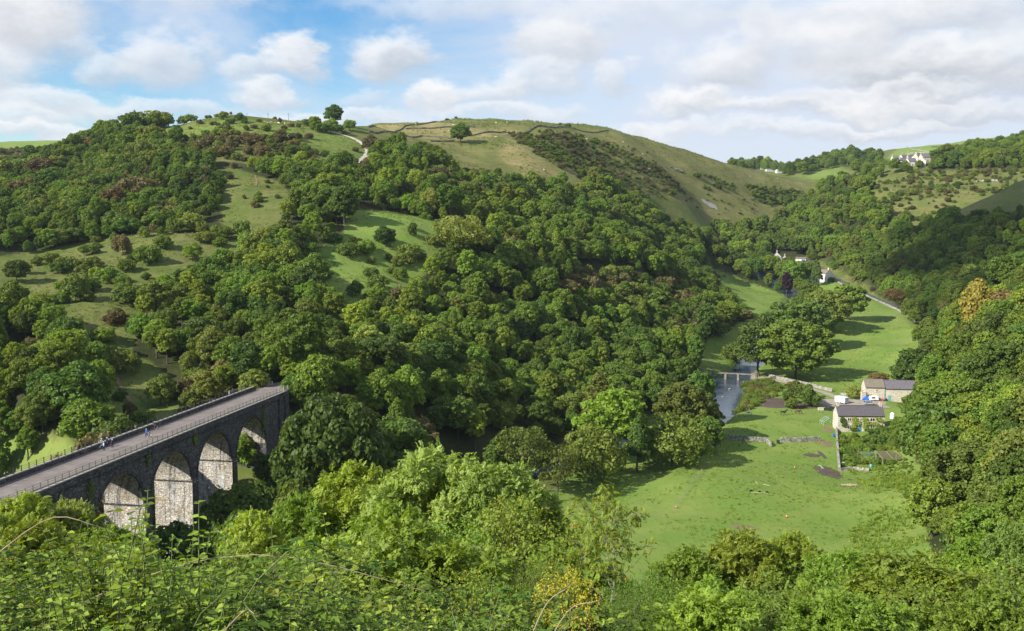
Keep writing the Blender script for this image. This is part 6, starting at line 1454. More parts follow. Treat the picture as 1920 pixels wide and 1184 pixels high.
for i, (pp, lb) in enumerate([([(690,240),(760,237),(815,230)], 'highest field wall on the left of the middle hill'), ([(690,248),(740,250),(790,256),(850,262)], 'second field wall on the middle hill, left of the lone tree'),
    ([(805,266),(850,266)], 'short dark field wall left of the lone tree'), ([(884,256),(940,250),(955,254)], 'field wall right of the lone tree'),
    ([(960,254),(985,251),(998,243),(1030,240),(1065,240),(1140,246)], 'long curved field wall near the top of the middle hill'),
    ([(760,243),(830,240),(890,240)], 'faint field wall in the straw fields of the middle hill'),
    ([(1684,279),(1712,281),(1740,285)], 'upper pale wall in the far right fields'), ([(1697,288),(1745,286)], 'middle pale wall in the far right fields'), ([(1690,293),(1750,292)], 'lower pale wall in the far right fields'), ([(1745,277),(1790,272),(1850,266)], 'pale wall climbing the far right fields'),
    ([(1610,352),(1618,360)], 'pale wall end on the upper right slope'), ([(1830,341),(1870,340)], 'pale wall on the upper right pasture')]):
    stone_wall([G(*q) for q in pp], lb, 1.05 if i < 6 else 1.5, .6, M_WALL2 if i < 6 else M_WALL, 1.6, None, False, 20 + i)
# ---------------------------------------------------------------- buildings
M_LIME = stone_material('limestone_rubble', (.58, .51, .39), (.74, .66, .52), .2, 2.2, 3.2, .03); M_LIMEW = plain('whitewash', (.72, .68, .60), .9, .1, .12, 1.0)
M_GABLE = plain('grey_render', (.50, .47, .43), .9, .1, .15, 1.0)
M_SLATE = plain('slate', (.105, .095, .10), .75, .3, .3, 1.6); M_SLATEL = plain('stone_slate', (.20, .17, .13), .9, .1, .35, 1.6); M_SLATEB = plain('blue_slate', (.15, .135, .15), .8, .2, .35, 1.6)
M_FRAME = plain('white_paint', (.72, .71, .68), .5, .3, .05); M_GLASS = plain('window_glass', (.02, .024, .028), .08, .6, .1, bump=0); M_BLUED = plain('blue_paint', (.05, .22, .36), .6, .3, .1); M_TEAL = plain('teal_paint', (.12, .36, .40), .6, .3, .1)
M_OCHRE = plain('sandstone_lintel', (.44, .32, .18), .9, .1, .2); M_POT = plain('terracotta', (.45, .14, .07), .8, .2, .2); M_DARKIN = plain('dark_interior', (.012, .012, .012), .9, .1, .1)
def house(loc, rz, L, W, eave, ridge, wall, roof, label, name='stone_house', wins=(), doors=(), chims=(), cat='house', courses=9, lintel=None, group=None, sunk=1.5, wins_r=()):
    """length along x, front towards -y; windows are (x, z, w, h), doors (x, w, h, material)"""
    t = thing(name, label, cat, loc, rz, group); a, b = L / 2, W / 2; mb = MB(); s = -sunk
    mb.add([(-a, -b, s), (a, -b, s), (a, b, s), (-a, b, s), (-a, -b, eave), (a, -b, eave), (a, b, eave), (-a, b, eave), (-a, 0, ridge), (a, 0, ridge)],
           [(0, 1, 5, 4), (2, 3, 7, 6), (1, 2, 6, 9, 5), (3, 0, 4, 8, 7)]); w = mb.build('wall', wall, t)
    rb = MB(); sl = math.hypot(b + .3, ridge - eave); ang = math.atan2(ridge - eave, b)
    for sg in (-1, 1):
        for k in range(courses):
            f0, f1 = k / courses, (k + 1.12) / courses
            y0, y1 = sg * (b + .28) * (1 - f0), sg * (b + .28) * (1 - f1); z0 = eave - .28 * math.tan(ang) + (ridge - eave + .28 * math.tan(ang)) * f0; z1 = eave - .28 * math.tan(ang) + (ridge - eave + .28 * math.tan(ang)) * f1
            if f1 > 1: y1, z1 = 0, ridge
            rb.add([(-a - .12, y0, z0 + .14), (a + .12, y0, z0 + .14), (a + .12, y1, z1 + .06), (-a - .12, y1, z1 + .06), (-a - .12, y0, z0 + .03), (a + .12, y0, z0 + .03)], [(0, 1, 2, 3) if sg < 0 else (3, 2, 1, 0), (4, 5, 1, 0) if sg < 0 else (0, 1, 5, 4), (0, 3, 4), (1, 5, 2)])
    r = rb.build('roof', roof, t)
    cr = MB(); cr.box((0, 0, ridge + .1), (L + .3, .3, .14)); cr.build('ridge_tiles', roof, r)
    for cx, ch in chims:
        cb = MB(); cb.box((cx, 0, ridge + ch / 2 - .3), (.95, .8, ch + .6)); cb.box((cx, 0, ridge + ch + .05), (1.1, .95, .14)); c = cb.build('chimney', M_LIME, r)
        pb = MB(); pb.lathe([(.15, ridge + ch + .1), (.13, ridge + ch + .55)], (cx, 0, 0), 8); pb.build('chimney_pot', M_POT, t)
    for i, (x, z, w_, h_) in enumerate(wins):
        fb = MB(); y = -b - .03
        fb.box((x, y, z + h_ / 2 - .05), (w_, .12, .1)); fb.box((x, y, z - h_ / 2 + .05), (w_, .12, .1)); fb.box((x - w_ / 2 + .05, y, z), (.1, .12, h_ - .2)); fb.box((x + w_ / 2 - .05, y, z), (.1, .12, h_ - .2)); fb.box((x, y, z), (.09, .1, h_ - .2))
        f = fb.build('window', M_FRAME, t); g = MB(); g.box((x, -b - .005, z), (w_ - .12, .03, h_ - .12)); g.build('pane', M_GLASS, f)
        sb = MB(); sb.box((x, -b - .07, z - h_ / 2 - .06), (w_ + .3, .2, .11)); sb.box((x, -b - .012, z + h_ / 2 + .12), (w_ + .35, .05, .22)); sb.build('sill', M_OCHRE, f)
    for x, w_, h_, m in doors:
        db = MB(); db.box((x, -b - .02, h_ / 2), (w_, .08, h_)); d = db.build('door', m, t)
        hb = MB(); hb.box((x + w_ * .35, -b - .08, 1.0), (.05, .06, .12)); hb.build('handle', M_STEEL, d)
        lb = MB(); lb.box((x, -b - .03, h_ + .12), (w_ + .5, .1, .24)); lb.build('lintel', M_OCHRE, t)
    if lintel: mb = MB(); mb.box((0, -b - .03, eave - .22), (L - .02, .06, .3)); mb.build('eaves_band', lintel, t)
    mb = MB(); mb.tube([(-a, -b - .36, eave - .12), (a, -b - .36, eave - .12)], .06, 6); mb.build('gutter', M_RAILM, t)
    return t
cg = hz1(118, 331)
COT = house((117.5, 333, cg - .2), -.06, 15.4, 6.4, 5.6, 8.4, M_LIME, M_SLATE, 'stone cottage with dark slate roof, white windows and yellow green creeper', 'cottage',
    wins=[(-3.9, 4.2, 1.3, 1.15), (0.0, 4.2, .9, 1.15), (3.7, 4.2, 1.7, 1.2), (-3.9, 1.5, 1.3, 1.3), (3.7, 1.5, 1.5, 1.4)], doors=[(-.4, 1.0, 2.0, M_BLUED)], chims=[(7.1, 1.2), (-7.1, .9)], lintel=M_OCHRE, courses=12)
def creeper(parent, spots, mat, name='creeper', seed=1):
    rng = np.random.default_rng(seed); pos = []
    for x, z, rx, rz_, n in spots:
        for _ in range(n): a = rng.random() * 6.28; r = math.sqrt(rng.random()); pos.append((x + math.cos(a) * rx * r, -.35 - rng.random() * .35, z + math.sin(a) * rz_ * r))
    pos = np.array(pos); pos[:, 1] -= 3.1; nrm = np.tile([[-.2, -1, .4]], (len(pos), 1)); V, Fq = leaf_cards(rng, pos, nrm, .22, .6)
    o = bpy.data.objects.new(name, quads_mesh(name, V, Fq, mat)); COL.objects.link(o); o.parent = parent; return o
creeper(COT, [(-2.3, 4.3, 1.0, .8, 160), (-1.6, 3.2, 1.2, .9, 200), (-2.6, 2.3, .8, 1.0, 120), (1.2, 4.3, .9, .7, 140), (2.0, 3.1, 1.5, .7, 230), (1.2, 2.0, .9, .8, 120), (4.4, 2.9, 1.3, .5, 120), (5.6, 4.5, 1.1, .6, 130), (6.6, 3.9, .6, .5, 60)], L_LIME)
creeper(COT, [(-6.2, 4.0, .9, 1.1, 140), (-5.6, 2.6, 1.0, .8, 120), (-2.4, 1.0, 1.2, .9, 160), (1.9, .9, 1.0, .6, 90)], L_DARK, seed=2)
by = G(1625, 751).y + 3.6; bg = hz1(145, by - 4) - .1
house((141.6, by, bg), -.12, 7.2, 7, 5.3, 7.9, M_LIME, M_SLATEL, 'taller left end of the stone barn with mossy brown roof and two small windows', 'barn', cat='barn',
      wins=[(.6, 4.0, .9, .9), (.6, 1.6, .9, 1.0)], doors=[(-2.1, 1.3, 2.3, M_DARKIN)], courses=11)
house((152.1, by - 1.2, bg), -.12, 14.0, 6.9, 4.9, 7.6, M_LIME, M_SLATEB, 'long right part of the stone barn with blue grey slate roof and turquoise door', 'barn', cat='barn',
      wins=[(-2 + 2.6, 1.3, .9, 1.2)], doors=[(-5.0, 1.1, 2.0, M_TEAL)], courses=12)
mb = MB(); mb.tube([(144.75, by - 4.0, bg), (144.75, by - 4.0, bg + 4.9)], .07, 6); tag(mb.build('drainpipe', M_TEAL), 'green drainpipe at the joint of the two barn parts', 'pipe')
mb = MB(); mb.box((0, 0, 1.6), (1.7, 3.0, 3.4)); mb.box((0, 0, 3.36), (1.8, 3.1, .14)); o = mb.build('lean_to', [M_LIME]); o.location = (136.9, by - 2.0, bg); tag(o, 'narrow stone lean-to at the left gable of the barn', 'shed')
# hamlet up the valley
def at_px(u, v, Y): p = P(u, v, Y); return Vector((p.x, p.y, hz1(p.x, p.y)))
def tall(loc, vt, **k): return loc
hA = at_px(1535, 525, 770); house(hA + Vector((0, 0, .2)), -.95, 19, 8, 5.4, 8.2, M_LIMEW, M_SLATEL, 'long cream house at the roadside with its gable towards the field', 'house', wins=[(-5, 3.4, 1.0, 1.0), (-1, 3.4, 1.0, 1.0), (3, 3.4, 1.0, 1.0), (6, 3.4, 1.0, 1.0), (-3, 1.3, 1, 1.1), (4, 1.3, 1, 1.1)], doors=[(1, 1, 2, M_DARKIN)], chims=[(8.9, 1.3), (0, 1.1)])
hB = at_px(1456, 492, 850); house(hB + Vector((0, 0, 1.5)), 1.35, 9, 7, 4.6, 8.4, M_GABLE, M_SLATE, 'grey gabled house among trees at the far end of the hamlet', 'house', chims=[(-4.0, 1.6)], wins=[(0, 3, 1, 1)], sunk=4)
hC = at_px(1471, 494, 845); house(hC + Vector((0, 0, 1.0)), 1.3, 7.5, 5.5, 3.8, 6.2, M_GABLE, M_SLATEL, 'smaller gabled house with two chimneys beside the grey one', 'house', chims=[(-3.2, 1.2), (3.0, 1.2)], sunk=4)
hD = at_px(1501, 493, 838); house(hD + Vector((0, 0, 1.2)), -.25, 8, 5, 3.2, 4.2, M_LIMEW, M_SLATEL, 'low cream garage with bright blue double doors at the roadside', 'garage', doors=[(1.4, 1.3, 2.3, cloth((.02, .12, .55))), (2.8, 1.3, 2.3, cloth((.02, .12, .55)))], cat='garage', sunk=4)
# village on the far hillside
VIL = [(1680,304,1380,.1,13,9,M_LIME,M_SLATEB,'leftmost pale house of the far village with reddish roof'),(1697,303,1390,.2,14,9,M_LIMEW,M_SLATE,'second pale house of the far village'),(1708,303,1395,.1,11,9,M_LIME,M_SLATE,'third house of the far village'),
       (1717,304,1385,1.3,10,10,M_LIMEW,M_SLATE,'tall gabled house in the middle of the far village'),(1724,303,1400,.2,11,9,M_LIME,M_SLATE,'house right of the tall gable in the far village'),(1736,304,1395,.1,13,9,M_LIME,M_SLATEB,'rightmost house of the far village'),
       (1694,311,1330,.3,12,7,M_LIMEW,M_SLATEB,'low cottage below the second village house'),(1708,312,1325,.2,10,7,M_LIMEW,M_SLATEB,'low white cottage below the tall gable'),(1729,312,1330,1.1,9,8,M_LIMEW,M_SLATE,'white gable at the lower right of the far village')]
for u, v, Y, rz, L, W, wm, rm, lb in VIL:
    p = G(u, v, 1000); house(p, rz, L, W, 5.2, 9.0, wm, rm, lb, 'house', wins=[(-L * .3, 3.6, 1.1, 1.2), (L * .25, 3.6, 1.1, 1.2), (-L * .3, 1.4, 1.1, 1.2), (L * .25, 1.4, 1.1, 1.2)], doors=[(0, 1, 2, M_DARKIN)], chims=[(L / 2 - .6, 1.5), (-L / 2 + .6, 1.5)], courses=5, sunk=4)
for u, v, Y, L, lb in [(1448,322,1500,22,'long grey shed of the far farm'),(1462,324,1490,12,'pale barn right of the long shed of the far farm'),(1438,318,1560,26,'flat grey shed behind the far farm')]:
    p = G(u, v, 1150); house(p, .1, L, 9, 3.2, 4.8, M_GABLE, plain('sheet_roof', (.40, .42, .44), .5, .3, .1), lb, 'farm_shed', cat='shed', sunk=3, courses=4)

M_BRIDGE = stone_material('bridge_stone', (.22, .20, .16), (.36, .32, .25), .4, 2.0, 3.0, .03)
# ---------------------------------------------------------------- footbridge
fb = thing('footbridge', 'low stone clapper footbridge on two piers over the river', 'bridge', (90, 441, 0), math.atan2(435 - 441, 105.5 - 90)); LB = math.hypot(15.5, 6); wz = float(np.interp(425, [p[1] for p in RIVER_Z[9:16]], [p[2] for p in RIVER_Z[9:16]]))
dz = wz + 2.6
for i in range(3):
    mb = MB(); mb.box((LB * (i + .5) / 3, 0, dz), (LB / 3 - .05, 1.5, .32)); mb.build('deck_slab', M_BRIDGE, fb)
for x in (LB / 3, LB * 2 / 3):
    mb = MB(); mb.box((x, 0, dz - 1.75), (.95, 2.2, 3.15), taper=.9); mb.build('pier', M_BRIDGE, fb)
for x, w_ in ((-1.2, 2.4), (LB + 1.3, 2.6)):
    mb = MB(); mb.box((x, 0, dz - 1.2), (w_, 2.6, 3.6), taper=.92); mb.box((x - .8 * (1 if x < 0 else -1), -.9, dz + .9), (.8, .5, 1.0)); mb.build('abutment', M_BRIDGE, fb)
for i in range(9):
    mb = MB(); mb.box((LB * i / 8, .68, dz + .65), (.06, .06, 1.0)); mb.build('railing_post', M_RAILM, fb)
for z in (.6, 1.1):
    mb = MB(); mb.box((LB / 2, .68, dz + z), (LB, .03, .04)); mb.build('rail', M_RAILM, fb)
stone_wall([Vector((107.5, 433.6, 0)), Vector((113, 431, 0)), Vector((118, 432, 0))], 'pale wing wall at the right end of the footbridge', 1.4, .6, M_BRIDGE, seed=11)
stone_wall([Vector((84, 444, 0)), Vector((88.5, 442.5, 0))], 'pale wing wall at the left end of the footbridge', 1.3, .6, M_BRIDGE, seed=12)
def rock(x, y, z, s, label, seed, mat=None, group=None):
    rng = np.random.default_rng(seed); mb = MB(); mb.ball((0, 0, 0), 1, 8, 0, (s * 1.3, s * .8, s * .5)); mb.v = [tuple(np.array(v) * (.8 + .4 * rng.random())) for v in mb.v]
    o = mb.build('rock', mat or M_BRIDGE); o.location = (x, y, z); o.rotation_euler.z = seed; tag(o, label, 'rock', group)
rock(91, 411, wz + .1, .9, 'flat rock standing in the pool below the footbridge', 1); rock(84, 392, wz + .1, .6, 'small rock in the pool nearer the meadow', 2)
for i, (u, v, s, lb) in enumerate([(1216,319,3.2,'grey crag on the side of the middle hill'), (1266,318,2.8,'grey crag right of another on the middle hill'), (1258,314,2,'small crag above the right crag of the middle hill'), (1278,322,2,'low outcrop at the right of the crags')]):
    p = G(u, v); rock(p.x, p.y, p.z, s, lb, 5 + i, M_WALL2)
# ---------------------------------------------------------------- vehicles and small things
def car(loc, rz, label, paint, kind='estate', scale=1.0):
    """side profile swept across a curved plan, wheels, windows and lamps of their own; +x is forward"""
    t = thing('parked_car', label, 'car', loc, rz); t.scale = (scale,) * 3
    low_ = [(-2.1, .35), (-2.15, .75), (-2.05, .95), (1.15, .98), (1.95, .82), (2.15, .62), (2.1, .32)]
    top = dict(estate=[(-2.0, .95), (-1.75, 1.46), (.25, 1.5), (1.12, .98)], pickup=[(-.2, .95), (-.1, 1.72), (.75, 1.72), (1.25, .98)])[kind]
    def sweep(mb, prof, w0, w1, mat=0):
        n = len(prof); vs = [(x, -w0 if z < 1 else -w1, z) for x, z in prof] + [(x, w0 if z < 1 else w1, z) for x, z in prof]
        mb.add(vs, [tuple(range(n)), tuple(range(2 * n - 1, n - 1, -1))] + [(i, i + n, (i + 1) % n + n, (i + 1) % n) for i in range(n)], mat)
    mb = MB(); sweep(mb, low_, .86, .84); sweep(mb, top, .82, .68); b = mb.build('body', paint, t)
    if kind == 'pickup': mb = MB(); [mb.box((-1.15, s * .8, 1.1), (1.8, .08, .35)) for s in (-1, 1)]; mb.build('load_bed', paint, t)
    g = MB(); xs = (top[0][0] * .88 if kind == 'estate' else -.15, .15, .95 if kind == 'estate' else 1.0)
    for s in (-1, 1):
        for a, c in ((xs[0], xs[1] - .1), (xs[1], xs[2])):
            h = 1.4; g.add([(a, s * .835, 1.02), (c, s * .835, 1.02), (c - (.55 if c > .5 else 0), s * .715, h), (a + (.15 if a < -.5 else 0), s * .715, h)], [(0, 1, 2, 3)])
    x0, z0 = top[2]; x1, z1 = top[3]; g.add([(x0 + .1, -.62, z0 - .02), (x1 + .02, -.76, z1 + .04), (x1 + .02, .76, z1 + .04), (x0 + .1, .62, z0 - .02)], [(0, 1, 2, 3)])
    x0, z0 = top[0]; x1, z1 = top[1]; g.add([(x0 - .02, -.74, z0 + .06), (x1 - .04, -.62, z1 - .06), (x1 - .04, .62, z1 - .06), (x0 - .02, .74, z0 + .06)], [(0, 1, 2, 3)])
    g.build('window', M_GLASS, t)
    for x in (-1.35, 1.35):
        for s in (-1, 1):
            w = MB(); w.tube([(x, s * .70, .32), (x, s * .89, .32)], .32, 14); k = w.build('wheel', M_TYRE, t); r = MB(); r.tube([(x, s * .885, .32), (x, s * .90, .32)], .2, 10); r.build('rim', M_STEEL, k)
    for s in (-1, 1):
        l = MB(); l.box((2.08, s * .62, .68), (.12, .32, .16)); l.build('headlight', M_FRAME, t); l = MB(); l.box((-2.12, s * .68, .8), (.08, .2, .22)); l.build('tail_light', cloth((.4, .02, .02)), t)
    return t
M_SILVER = plain('silver_paint', (.52, .53, .56), .3, .6, .05, metal=.5); M_BLACKP = plain('black_paint', (.02, .022, .025), .3, .5, .05); M_REDP = plain('red_paint', (.5, .02, .03), .35, .5, .05); M_WHITEP = plain('white_panel', (.78, .79, .80), .45, .4, .05)
def gz(u, v, dz=0.0): p = G(u, v); p.z += dz; return p
car(gz(1630, 760, .13), .02, 'silver estate car parked behind the cottage', M_SILVER)
car(gz(1556, 770, .05), 2.6, 'black pickup beside the white box trailer', M_BLACKP, 'pickup')
car(gz(1488, 493, .3), .4, 'red car by the garage with blue doors', M_REDP); car(gz(1566, 529, .3), -.9, 'dark car at the gable of the long cream house', M_BLACKP); car(gz(1589, 535, .3), -.9, 'dark car on the verge of the valley road', M_BLACKP); car(gz(1561, 526, .3), -.8, 'white car behind the dark one at the cream house', M_WHITEP)
def trailer(loc, rz):
    t = thing('box_trailer', 'white box trailer with grey roller door parked in the farm yard', 'trailer', loc, rz)
    mb = MB(); mb.box((0, 0, 1.45), (2.1, 5.0, 2.0)); mb.build('box_body', M_WHITEP, t); mb = MB(); mb.box((0, 0, 2.49), (2.2, 5.1, .1)); mb.build('roof', M_WHITEP, t)
    mb = MB(); [mb.box((0, -2.52, .7 + .23 * k), (1.8, .04, .2)) for k in range(8)]; mb.build('roller_door', plain('roller_grey', (.50, .53, .57), .5, .4, .05), t)
    for s in (-1, 1):
        for y in (-.6, .6): mb = MB(); mb.tube([(s * .85, y, .38), (s * 1.05, y, .38)], .38, 12); mb.build('wheel', M_TYRE, t)
    mb = MB(); mb.bar((0, 2.5, .45), (0, 3.8, .45), .12); mb.build('drawbar', M_RAILM, t)
trailer(gz(1578, 757, .12), .5)
mb = MB(); rng = np.random.default_rng(5); mb.ball((0, 0, .5), 1, 10, 0, (2.0, 1.4, 1.0)); mb.v = [tuple(np.array(v) * (.85 + .3 * rng.random())) for v in mb.v]; o = mb.build('tarpaulin_heap', cloth((.03, .12, .50))); o.location = gz(1626, 751); tag(o, 'heap under a blue tarpaulin behind the silver car', 'heap')
t = thing('caravan', 'small white trailer beside the blue tarpaulin', 'trailer', gz(1638, 752), .1); mb = MB(); mb.box((0, 0, 1.2), (3.4, 1.8, 1.5), taper=.88); mb.build('shell', M_WHITEP, t)
for s in (-1, 1): mb = MB(); mb.tube([(.1, s * .7, .3), (.1, s * .92, .3)], .3, 10); mb.build('wheel', M_TYRE, t)
mb = MB(); mb.box((-.5, -.86, 1.35), (1.2, .06, .5)); mb.build('window', M_GLASS, t)
mb = MB(); mb.lathe([(.05, 0), (.75, .15), (.8, .9), (.75, 1.9), (.3, 2.3), (.05, 2.35)], n=14); o = mb.build('water_tank', M_WHITEP); o.location = gz(1673, 786); tag(o, 'rounded white tank on the lawn right of the cottage', 'tank')
for i, (u, v, c, lb) in enumerate([(1655, 752, (.5, .05, .05), 'red drum against the barn wall'), (1661, 752, (.03, .03, .03), 'black drum against the barn wall'), (1563, 819, (.02, .1, .5), 'blue drum by the garden wall'), (1596, 864, (.05, .3, .4), 'turquoise tub in the vegetable garden'), (1633, 877, (.15, .4, .55), 'pale blue tub at the front of the vegetable garden')]):
    mb = MB(); mb.lathe([(.3, 0), (.34, .3), (.34, .6), (.3, .95)], n=12); o = mb.build('drum', cloth(c)); o.location = gz(u, v); tag(o, lb, 'drum')
# traffic cones used as riding markers
def cone(loc, lb):
    t = thing('traffic_cone', lb, 'cone', loc, 0); mb = MB(); mb.lathe([(.19, .04), (.05, .78)], n=12); mb.build('cone_body', cloth((.75, .10, .02)), t); mb = MB(); mb.box((0, 0, .02), (.5, .5, .05)); mb.build('base', M_TYRE, t); mb = MB(); mb.lathe([(.140, .38), (.108, .54)], n=12); mb.build('white_band', M_WHITEP, t)
cone(gz(1490, 879), 'orange cone in the upper meadow near the bare patch'); cone(gz(1475, 971), 'orange cone nearest the viewer in the meadow'); cone(gz(1268, 953), 'orange cone at the left by the fence posts')
M_POLE = plain('painted_pole', (.55, .47, .28), .6, .3, .1)
def pole(a, b, lb): a, b = gz(*a), gz(*b); mb = MB(); mb.tube([(0, 0, .12), b - a + Vector((0, 0, .12))], .055, 8); o = mb.build('jump_pole', M_POLE); o.location = a; tag(o, lb, 'pole')
pole((1408, 924), (1440, 926), 'long jumping pole lying by the black blocks'); pole((1431, 909), (1443, 912), 'short jumping pole lying in the meadow'); pole((1416, 904), (1421, 909), 'jumping pole lying towards the viewer')
for (u, v), lb in (((1408, 922), 'left black jump block in the meadow'), ((1424, 924), 'middle black jump block in the meadow'), ((1438, 925), 'right black jump block in the meadow')):
    mb = MB(); mb.box((0, 0, .2), (.75, .4, .35), .4, taper=.85); o = mb.build('jump_block', M_TYRE); o.location = gz(u, v, .05); tag(o, lb, 'block')
rng = np.random.default_rng(6); lp = thing('log_pile', 'heap of cut branches lying on the meadow', 'log pile', gz(1597, 912))
for i in range(22):
    a = rng.random() * 3.1; L = 1.2 + rng.random() * 1.6; x, y = rng.normal() * 1.0, rng.normal() * .5; mb = MB(); mb.tube([(x - math.cos(a) * L / 2, y - math.sin(a) * L / 2, .1 + .3 * rng.random()), (x + math.cos(a) * L / 2, y + math.sin(a) * L / 2, .1 + .3 * rng.random())], .08, 6); mb.build('log', TWIG if i % 2 else BARK_PALE, lp)
# post and wire fences
M_POST = plain('grey_post', (.26, .23, .17), .9, .1, .3)
def wire_fence(px, lb, wires=2, h=1.1, sp=4.0):
    pts = [G(*q) for q in px]; t = thing('wire_fence', lb, 'fence', pts[0]); q = []
    for a, b in zip(pts[:-1], pts[1:]):
        n = max(1, int((b - a).length / sp)); q += [a.lerp(b, k / n) for k in range(n)]
    q.append(pts[-1]); me = None
    for p in q:
        if me is None: mb = MB(); mb.box((0, 0, h / 2 - .15), (.13, .13, h + .3)); me = mb.mesh('post', M_POST)
        link('post', me, t, Vector((p.x, p.y, hz1(p.x, p.y))) - pts[0])
    for k in range(wires):
        mb = MB(); z = h * (k + 1) / (wires + .2)
        for a, b in zip(q[:-1], q[1:]): mb.bar(Vector((a.x, a.y, hz1(a.x, a.y) + z)) - pts[0], Vector((b.x, b.y, hz1(b.x, b.y) + z)) - pts[0], .015)
        mb.build('wire', M_STEEL, t)
wire_fence([(1362, 826), (1345, 845), (1328, 868), (1305, 900), (1283, 930), (1263, 962)], 'post and wire fence from the meadow wall towards the viewer', sp=3.4)
wire_fence([(1328, 870), (1400, 876), (1470, 880), (1540, 884)], 'light electric fence across the meadow', 1, sp=9)
wire_fence([(1400, 771), (1440, 773), (1500, 776), (1545, 778)], 'post and wire fence behind the grazing horses', sp=5)
wire_fence([(1405, 770), (1430, 748), (1450, 738)], 'fence along the river bank behind the piebald pony', sp=4)
# tunnel hoops without cover
M_HOOP = plain('galvanised_hoop', (.38, .50, .50), .5, .4, .1)
t = thing('tunnel_frame', 'bare hoops of a small garden tunnel on the paddock by the cottage', 'frame', gz(1551, 796), .1)
for y in (-1.6, 0, 1.6):
    mb = MB(); mb.tube([(-2, y, 0), (-1.9, y, 1.2), (0, y, 2.5), (1.9, y, 1.2), (2, y, 0)], .06, 6); mb.build('hoop', M_HOOP, t)
mb = MB(); [mb.tube([(x, -1.6, z), (x, 1.6, z)], .05, 6) for x, z in ((0, 2.5), (-1.9, 1.2), (1.9, 1.2))]; mb.build('purlin', M_HOOP, t)
# garden frames
M_TIMB = plain('weathered_timber', (.30, .26, .17), .9, .1, .25)
p0 = gz(1668, 868); t = thing('garden_pergola', 'slatted timber frame at the right of the vegetable garden', 'pergola', p0, .05)
for x in (-3, 3):
    for y, h in ((-2.2, 1.7), (2.6, 2.7)): mb = MB(); mb.box((x, y, h / 2), (.16, .16, h)); mb.build('post', M_TIMB, t)
for k in range(9): mb = MB(); y = -2.4 + k * .63; mb.box((0, y, 1.72 + .21 * (y + 2.2)), (6.4, .12, .10)); mb.build('slat', M_TIMB, t)
for x in (-3, 0, 3): mb = MB(); mb.bar((x, -2.4, 1.62), (x, 2.8, 2.72), .12); mb.build('rafter', M_TIMB, t)
p0 = gz(1625, 862); t = thing('fruit_cage', 'netted fruit cage in the vegetable garden', 'cage', p0, 0)
for x in (-2.2, 2.2):
    for y in (-1.8, 1.8): mb = MB(); mb.box((x, y, 1), (.07, .07, 2)); mb.build('post', M_POST, t)
mb = MB()
for k in range(12): x = -2.2 + .4 * k; mb.bar((x, -1.8, 0), (x, -1.8, 2), .012); mb.bar((x, -1.8, 2), (x, 1.8, 2), .012)
for k in range(6): mb.bar((-2.2, -1.8, .35 * k), (2.2, -1.8, .35 * k), .012); mb.bar((-2.2, -1.8 + .7 * k, 2), (2.2, -1.8 + .7 * k, 2), .012)
n = mb.build('netting', M_HOOP, t); n['kind'] = 'stuff'
p0 = gz(1585, 870); mb = MB(); mb.box((0, 0, .3), (1.7, .7, .5), .5, taper=1.15); o = mb.build('trough', M_WHITEP); o.location = p0; tag(o, 'white bath used as a trough in the vegetable garden', 'trough')
mb = MB(); mb.tube([(0, 0, .1), (.3, 1.6, .15), (-.2, 3.4, .6), (-.1, 5.2, .2)], .07, 6); o = mb.build('water_pipe', M_HOOP); o.location = gz(1545, 882); tag(o, 'blue green water pipe lying beside the bare patch', 'pipe')
p0 = gz(1539, 770); mb = MB(); mb.box((0, 0, .55), (2.0, .8, 1.1)); o = mb.build('stone_trough', M_LIME); o.location = p0; tag(o, 'pale stone trough at the paddock gate', 'trough')
mb = MB(); mb.box((0, 0, .6), (.12, 1.3, 1.2)); o = mb.build('gate', M_TYRE); o.location = gz(1459, 832); o.rotation_euler.z = .5; tag(o, 'dark board gate leaning in the gap of the meadow wall', 'gate')
# power line poles on the sky line
for u, v, lb in ((432, 222, 'leftmost pole of the power line on the sky line'), (463, 228, 'second pole of the power line on the sky line'), (503, 231, 'third pole of the power line on the sky line'), (541, 233, 'rightmost pole of the power line on the sky line')):
    p = P(u, v, 720); g = hz1(p.x, p.y); t = thing('power_pole', lb, 'pole', (p.x, p.y, g)); top = P(u, 213, 720).z - g
    mb = MB(); mb.tube([(0, 0, -.5), (0, 0, top)], [.16, .11], 7); mb.build('pole', BARK, t); mb = MB(); mb.box((0, 0, top - .3), (1.8, .12, .14)); mb.build('crossarm', BARK, t)
    mb = MB(); [mb.lathe([(.07, 0), (.07, .2)], (x, 0, top - .22), 6) for x in (-.8, 0, .8)]; mb.build('insulators', M_FRAME, t)
# creeping green on the viaduct face
for i, (s, z, w_, h_, lb) in enumerate([(12.2, 23.6, .8, 2.2, 'green tuft on the spandrel between the first two arches'), (29.9, 24.8, .5, 1.4, 'small fern tuft high on the viaduct face'), (47.6, 24.6, .6, 1.5, 'fern tuft on the viaduct face above the third pier'), (80, 22.8, .6, 3.2, 'hanging ivy right of the last arch')]):
    rng = np.random.default_rng(80 + i); n = 260; pos = np.stack([rng.random(n) * .35, rng.normal(size=n) * w_ * .5, rng.normal(size=n) * h_ * .45], 1); V, Fq = leaf_cards(rng, pos, np.tile([[1, 0, .5]], (n, 1)), .16, .6)
    o = bpy.data.objects.new('ivy_tuft', quads_mesh('ivy_tuft', V, Fq, L_DARK if i != 3 else L_MID)); COL.objects.link(o); o.location = vpt(s, .05, z); o.rotation_euler.z = VRZ; tag(o, lb, 'ivy')
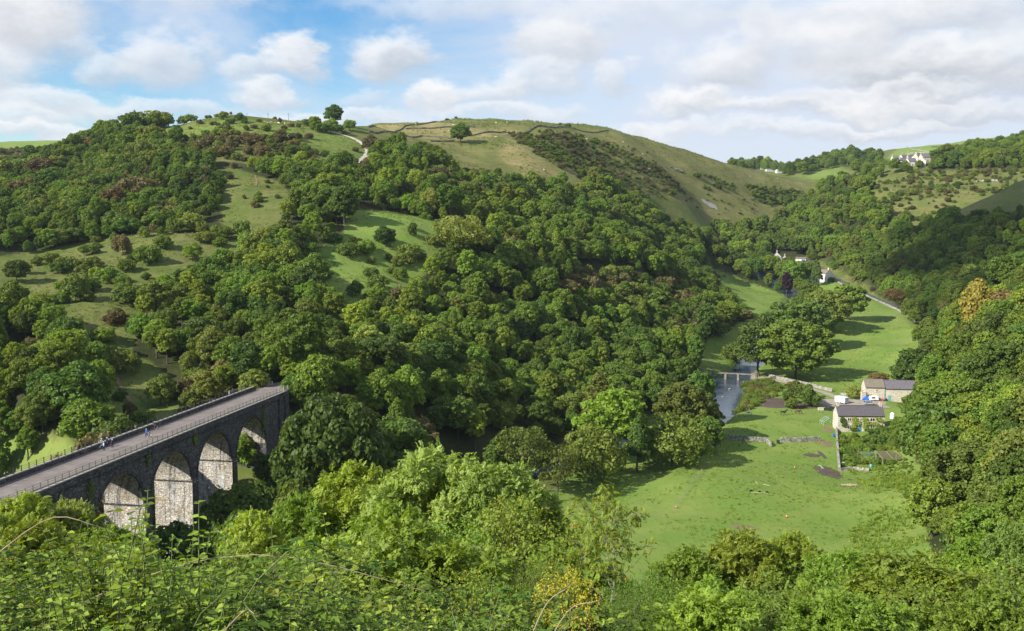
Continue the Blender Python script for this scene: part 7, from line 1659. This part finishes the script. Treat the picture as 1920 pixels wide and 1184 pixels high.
# the cloud whose shadow lies on the spur
def cloud():
    c = Vector((330, 690, 62)); D = 1500; p = c + TO_SUN * D; rng = np.random.default_rng(9); mb = MB()
    U = Vector((TO_SUN.y, -TO_SUN.x, 0)).normalized(); V = TO_SUN.cross(U)
    m = bpy.data.materials.new('cloud'); m.use_nodes = True; m.node_tree.nodes['Principled BSDF'].inputs['Base Color'].default_value = (.9, .9, .9, 1); m.node_tree.nodes['Principled BSDF'].inputs['Roughness'].default_value = 1
    nt = m.node_tree; tp = nt.nodes.new('ShaderNodeBsdfTransparent'); mx = nt.nodes.new('ShaderNodeMixShader'); mx.inputs[0].default_value = .68     # thin cloud, part of the sun comes through
    nt.links.new(nt.nodes['Principled BSDF'].outputs[0], mx.inputs[1]); nt.links.new(tp.outputs[0], mx.inputs[2]); nt.links.new(mx.outputs[0], nt.nodes['Material Output'].inputs[0])
    for q in CLOUD_SPOTS:
        w = Vector((q[0], q[1], hz1(q[0], q[1]))) - c; w = w - TO_SUN * w.dot(TO_SUN); mb.ball(w + TO_SUN * rng.normal() * 10, q[2] * (.92 + .16 * rng.random()), 14, 0, (1, 1, 1))
    o = mb.build('cloud', m, smooth=True); o.location = p; tag(o, kind='structure')
CLOUD_SPOTS = [tuple(P(u, v, Y))[:2] + (r,) for u, v, Y, r in ((1900,350,735,46),(1850,378,765,42),(1790,408,785,36),(1740,440,790,28),(1880,430,680,50),(1930,480,560,40),(1810,470,705,44),(1750,500,720,38),(1840,520,590,32),(1710,500,720,26),(2000,380,700,60),(2050,470,580,50),(2100,300,700,70),(1780,545,650,22),(1900,500,520,26))]
cloud()
# ---------------------------------------------------------------- air
def haze():
    m = bpy.data.materials.new('haze'); m.use_nodes = True; t = m.node_tree; t.nodes.clear(); out = N(t, 'ShaderNodeOutputMaterial'); v = N(t, 'ShaderNodeVolumePrincipled')
    v.inputs['Color'].default_value = (.78, .88, 1.0, 1); v.inputs['Density'].default_value = HAZE_D; v.inputs['Anisotropy'].default_value = .2; t.links.new(v.outputs[0], out.inputs['Volume'])
    mb = MB(); mb.box((0, 0, 0), (5200, 2760, 280)); o = mb.build('haze', m); o.location = (0, 1310, 130 + 8); tag(o, kind='stuff')
HAZE_D = .00004
haze()
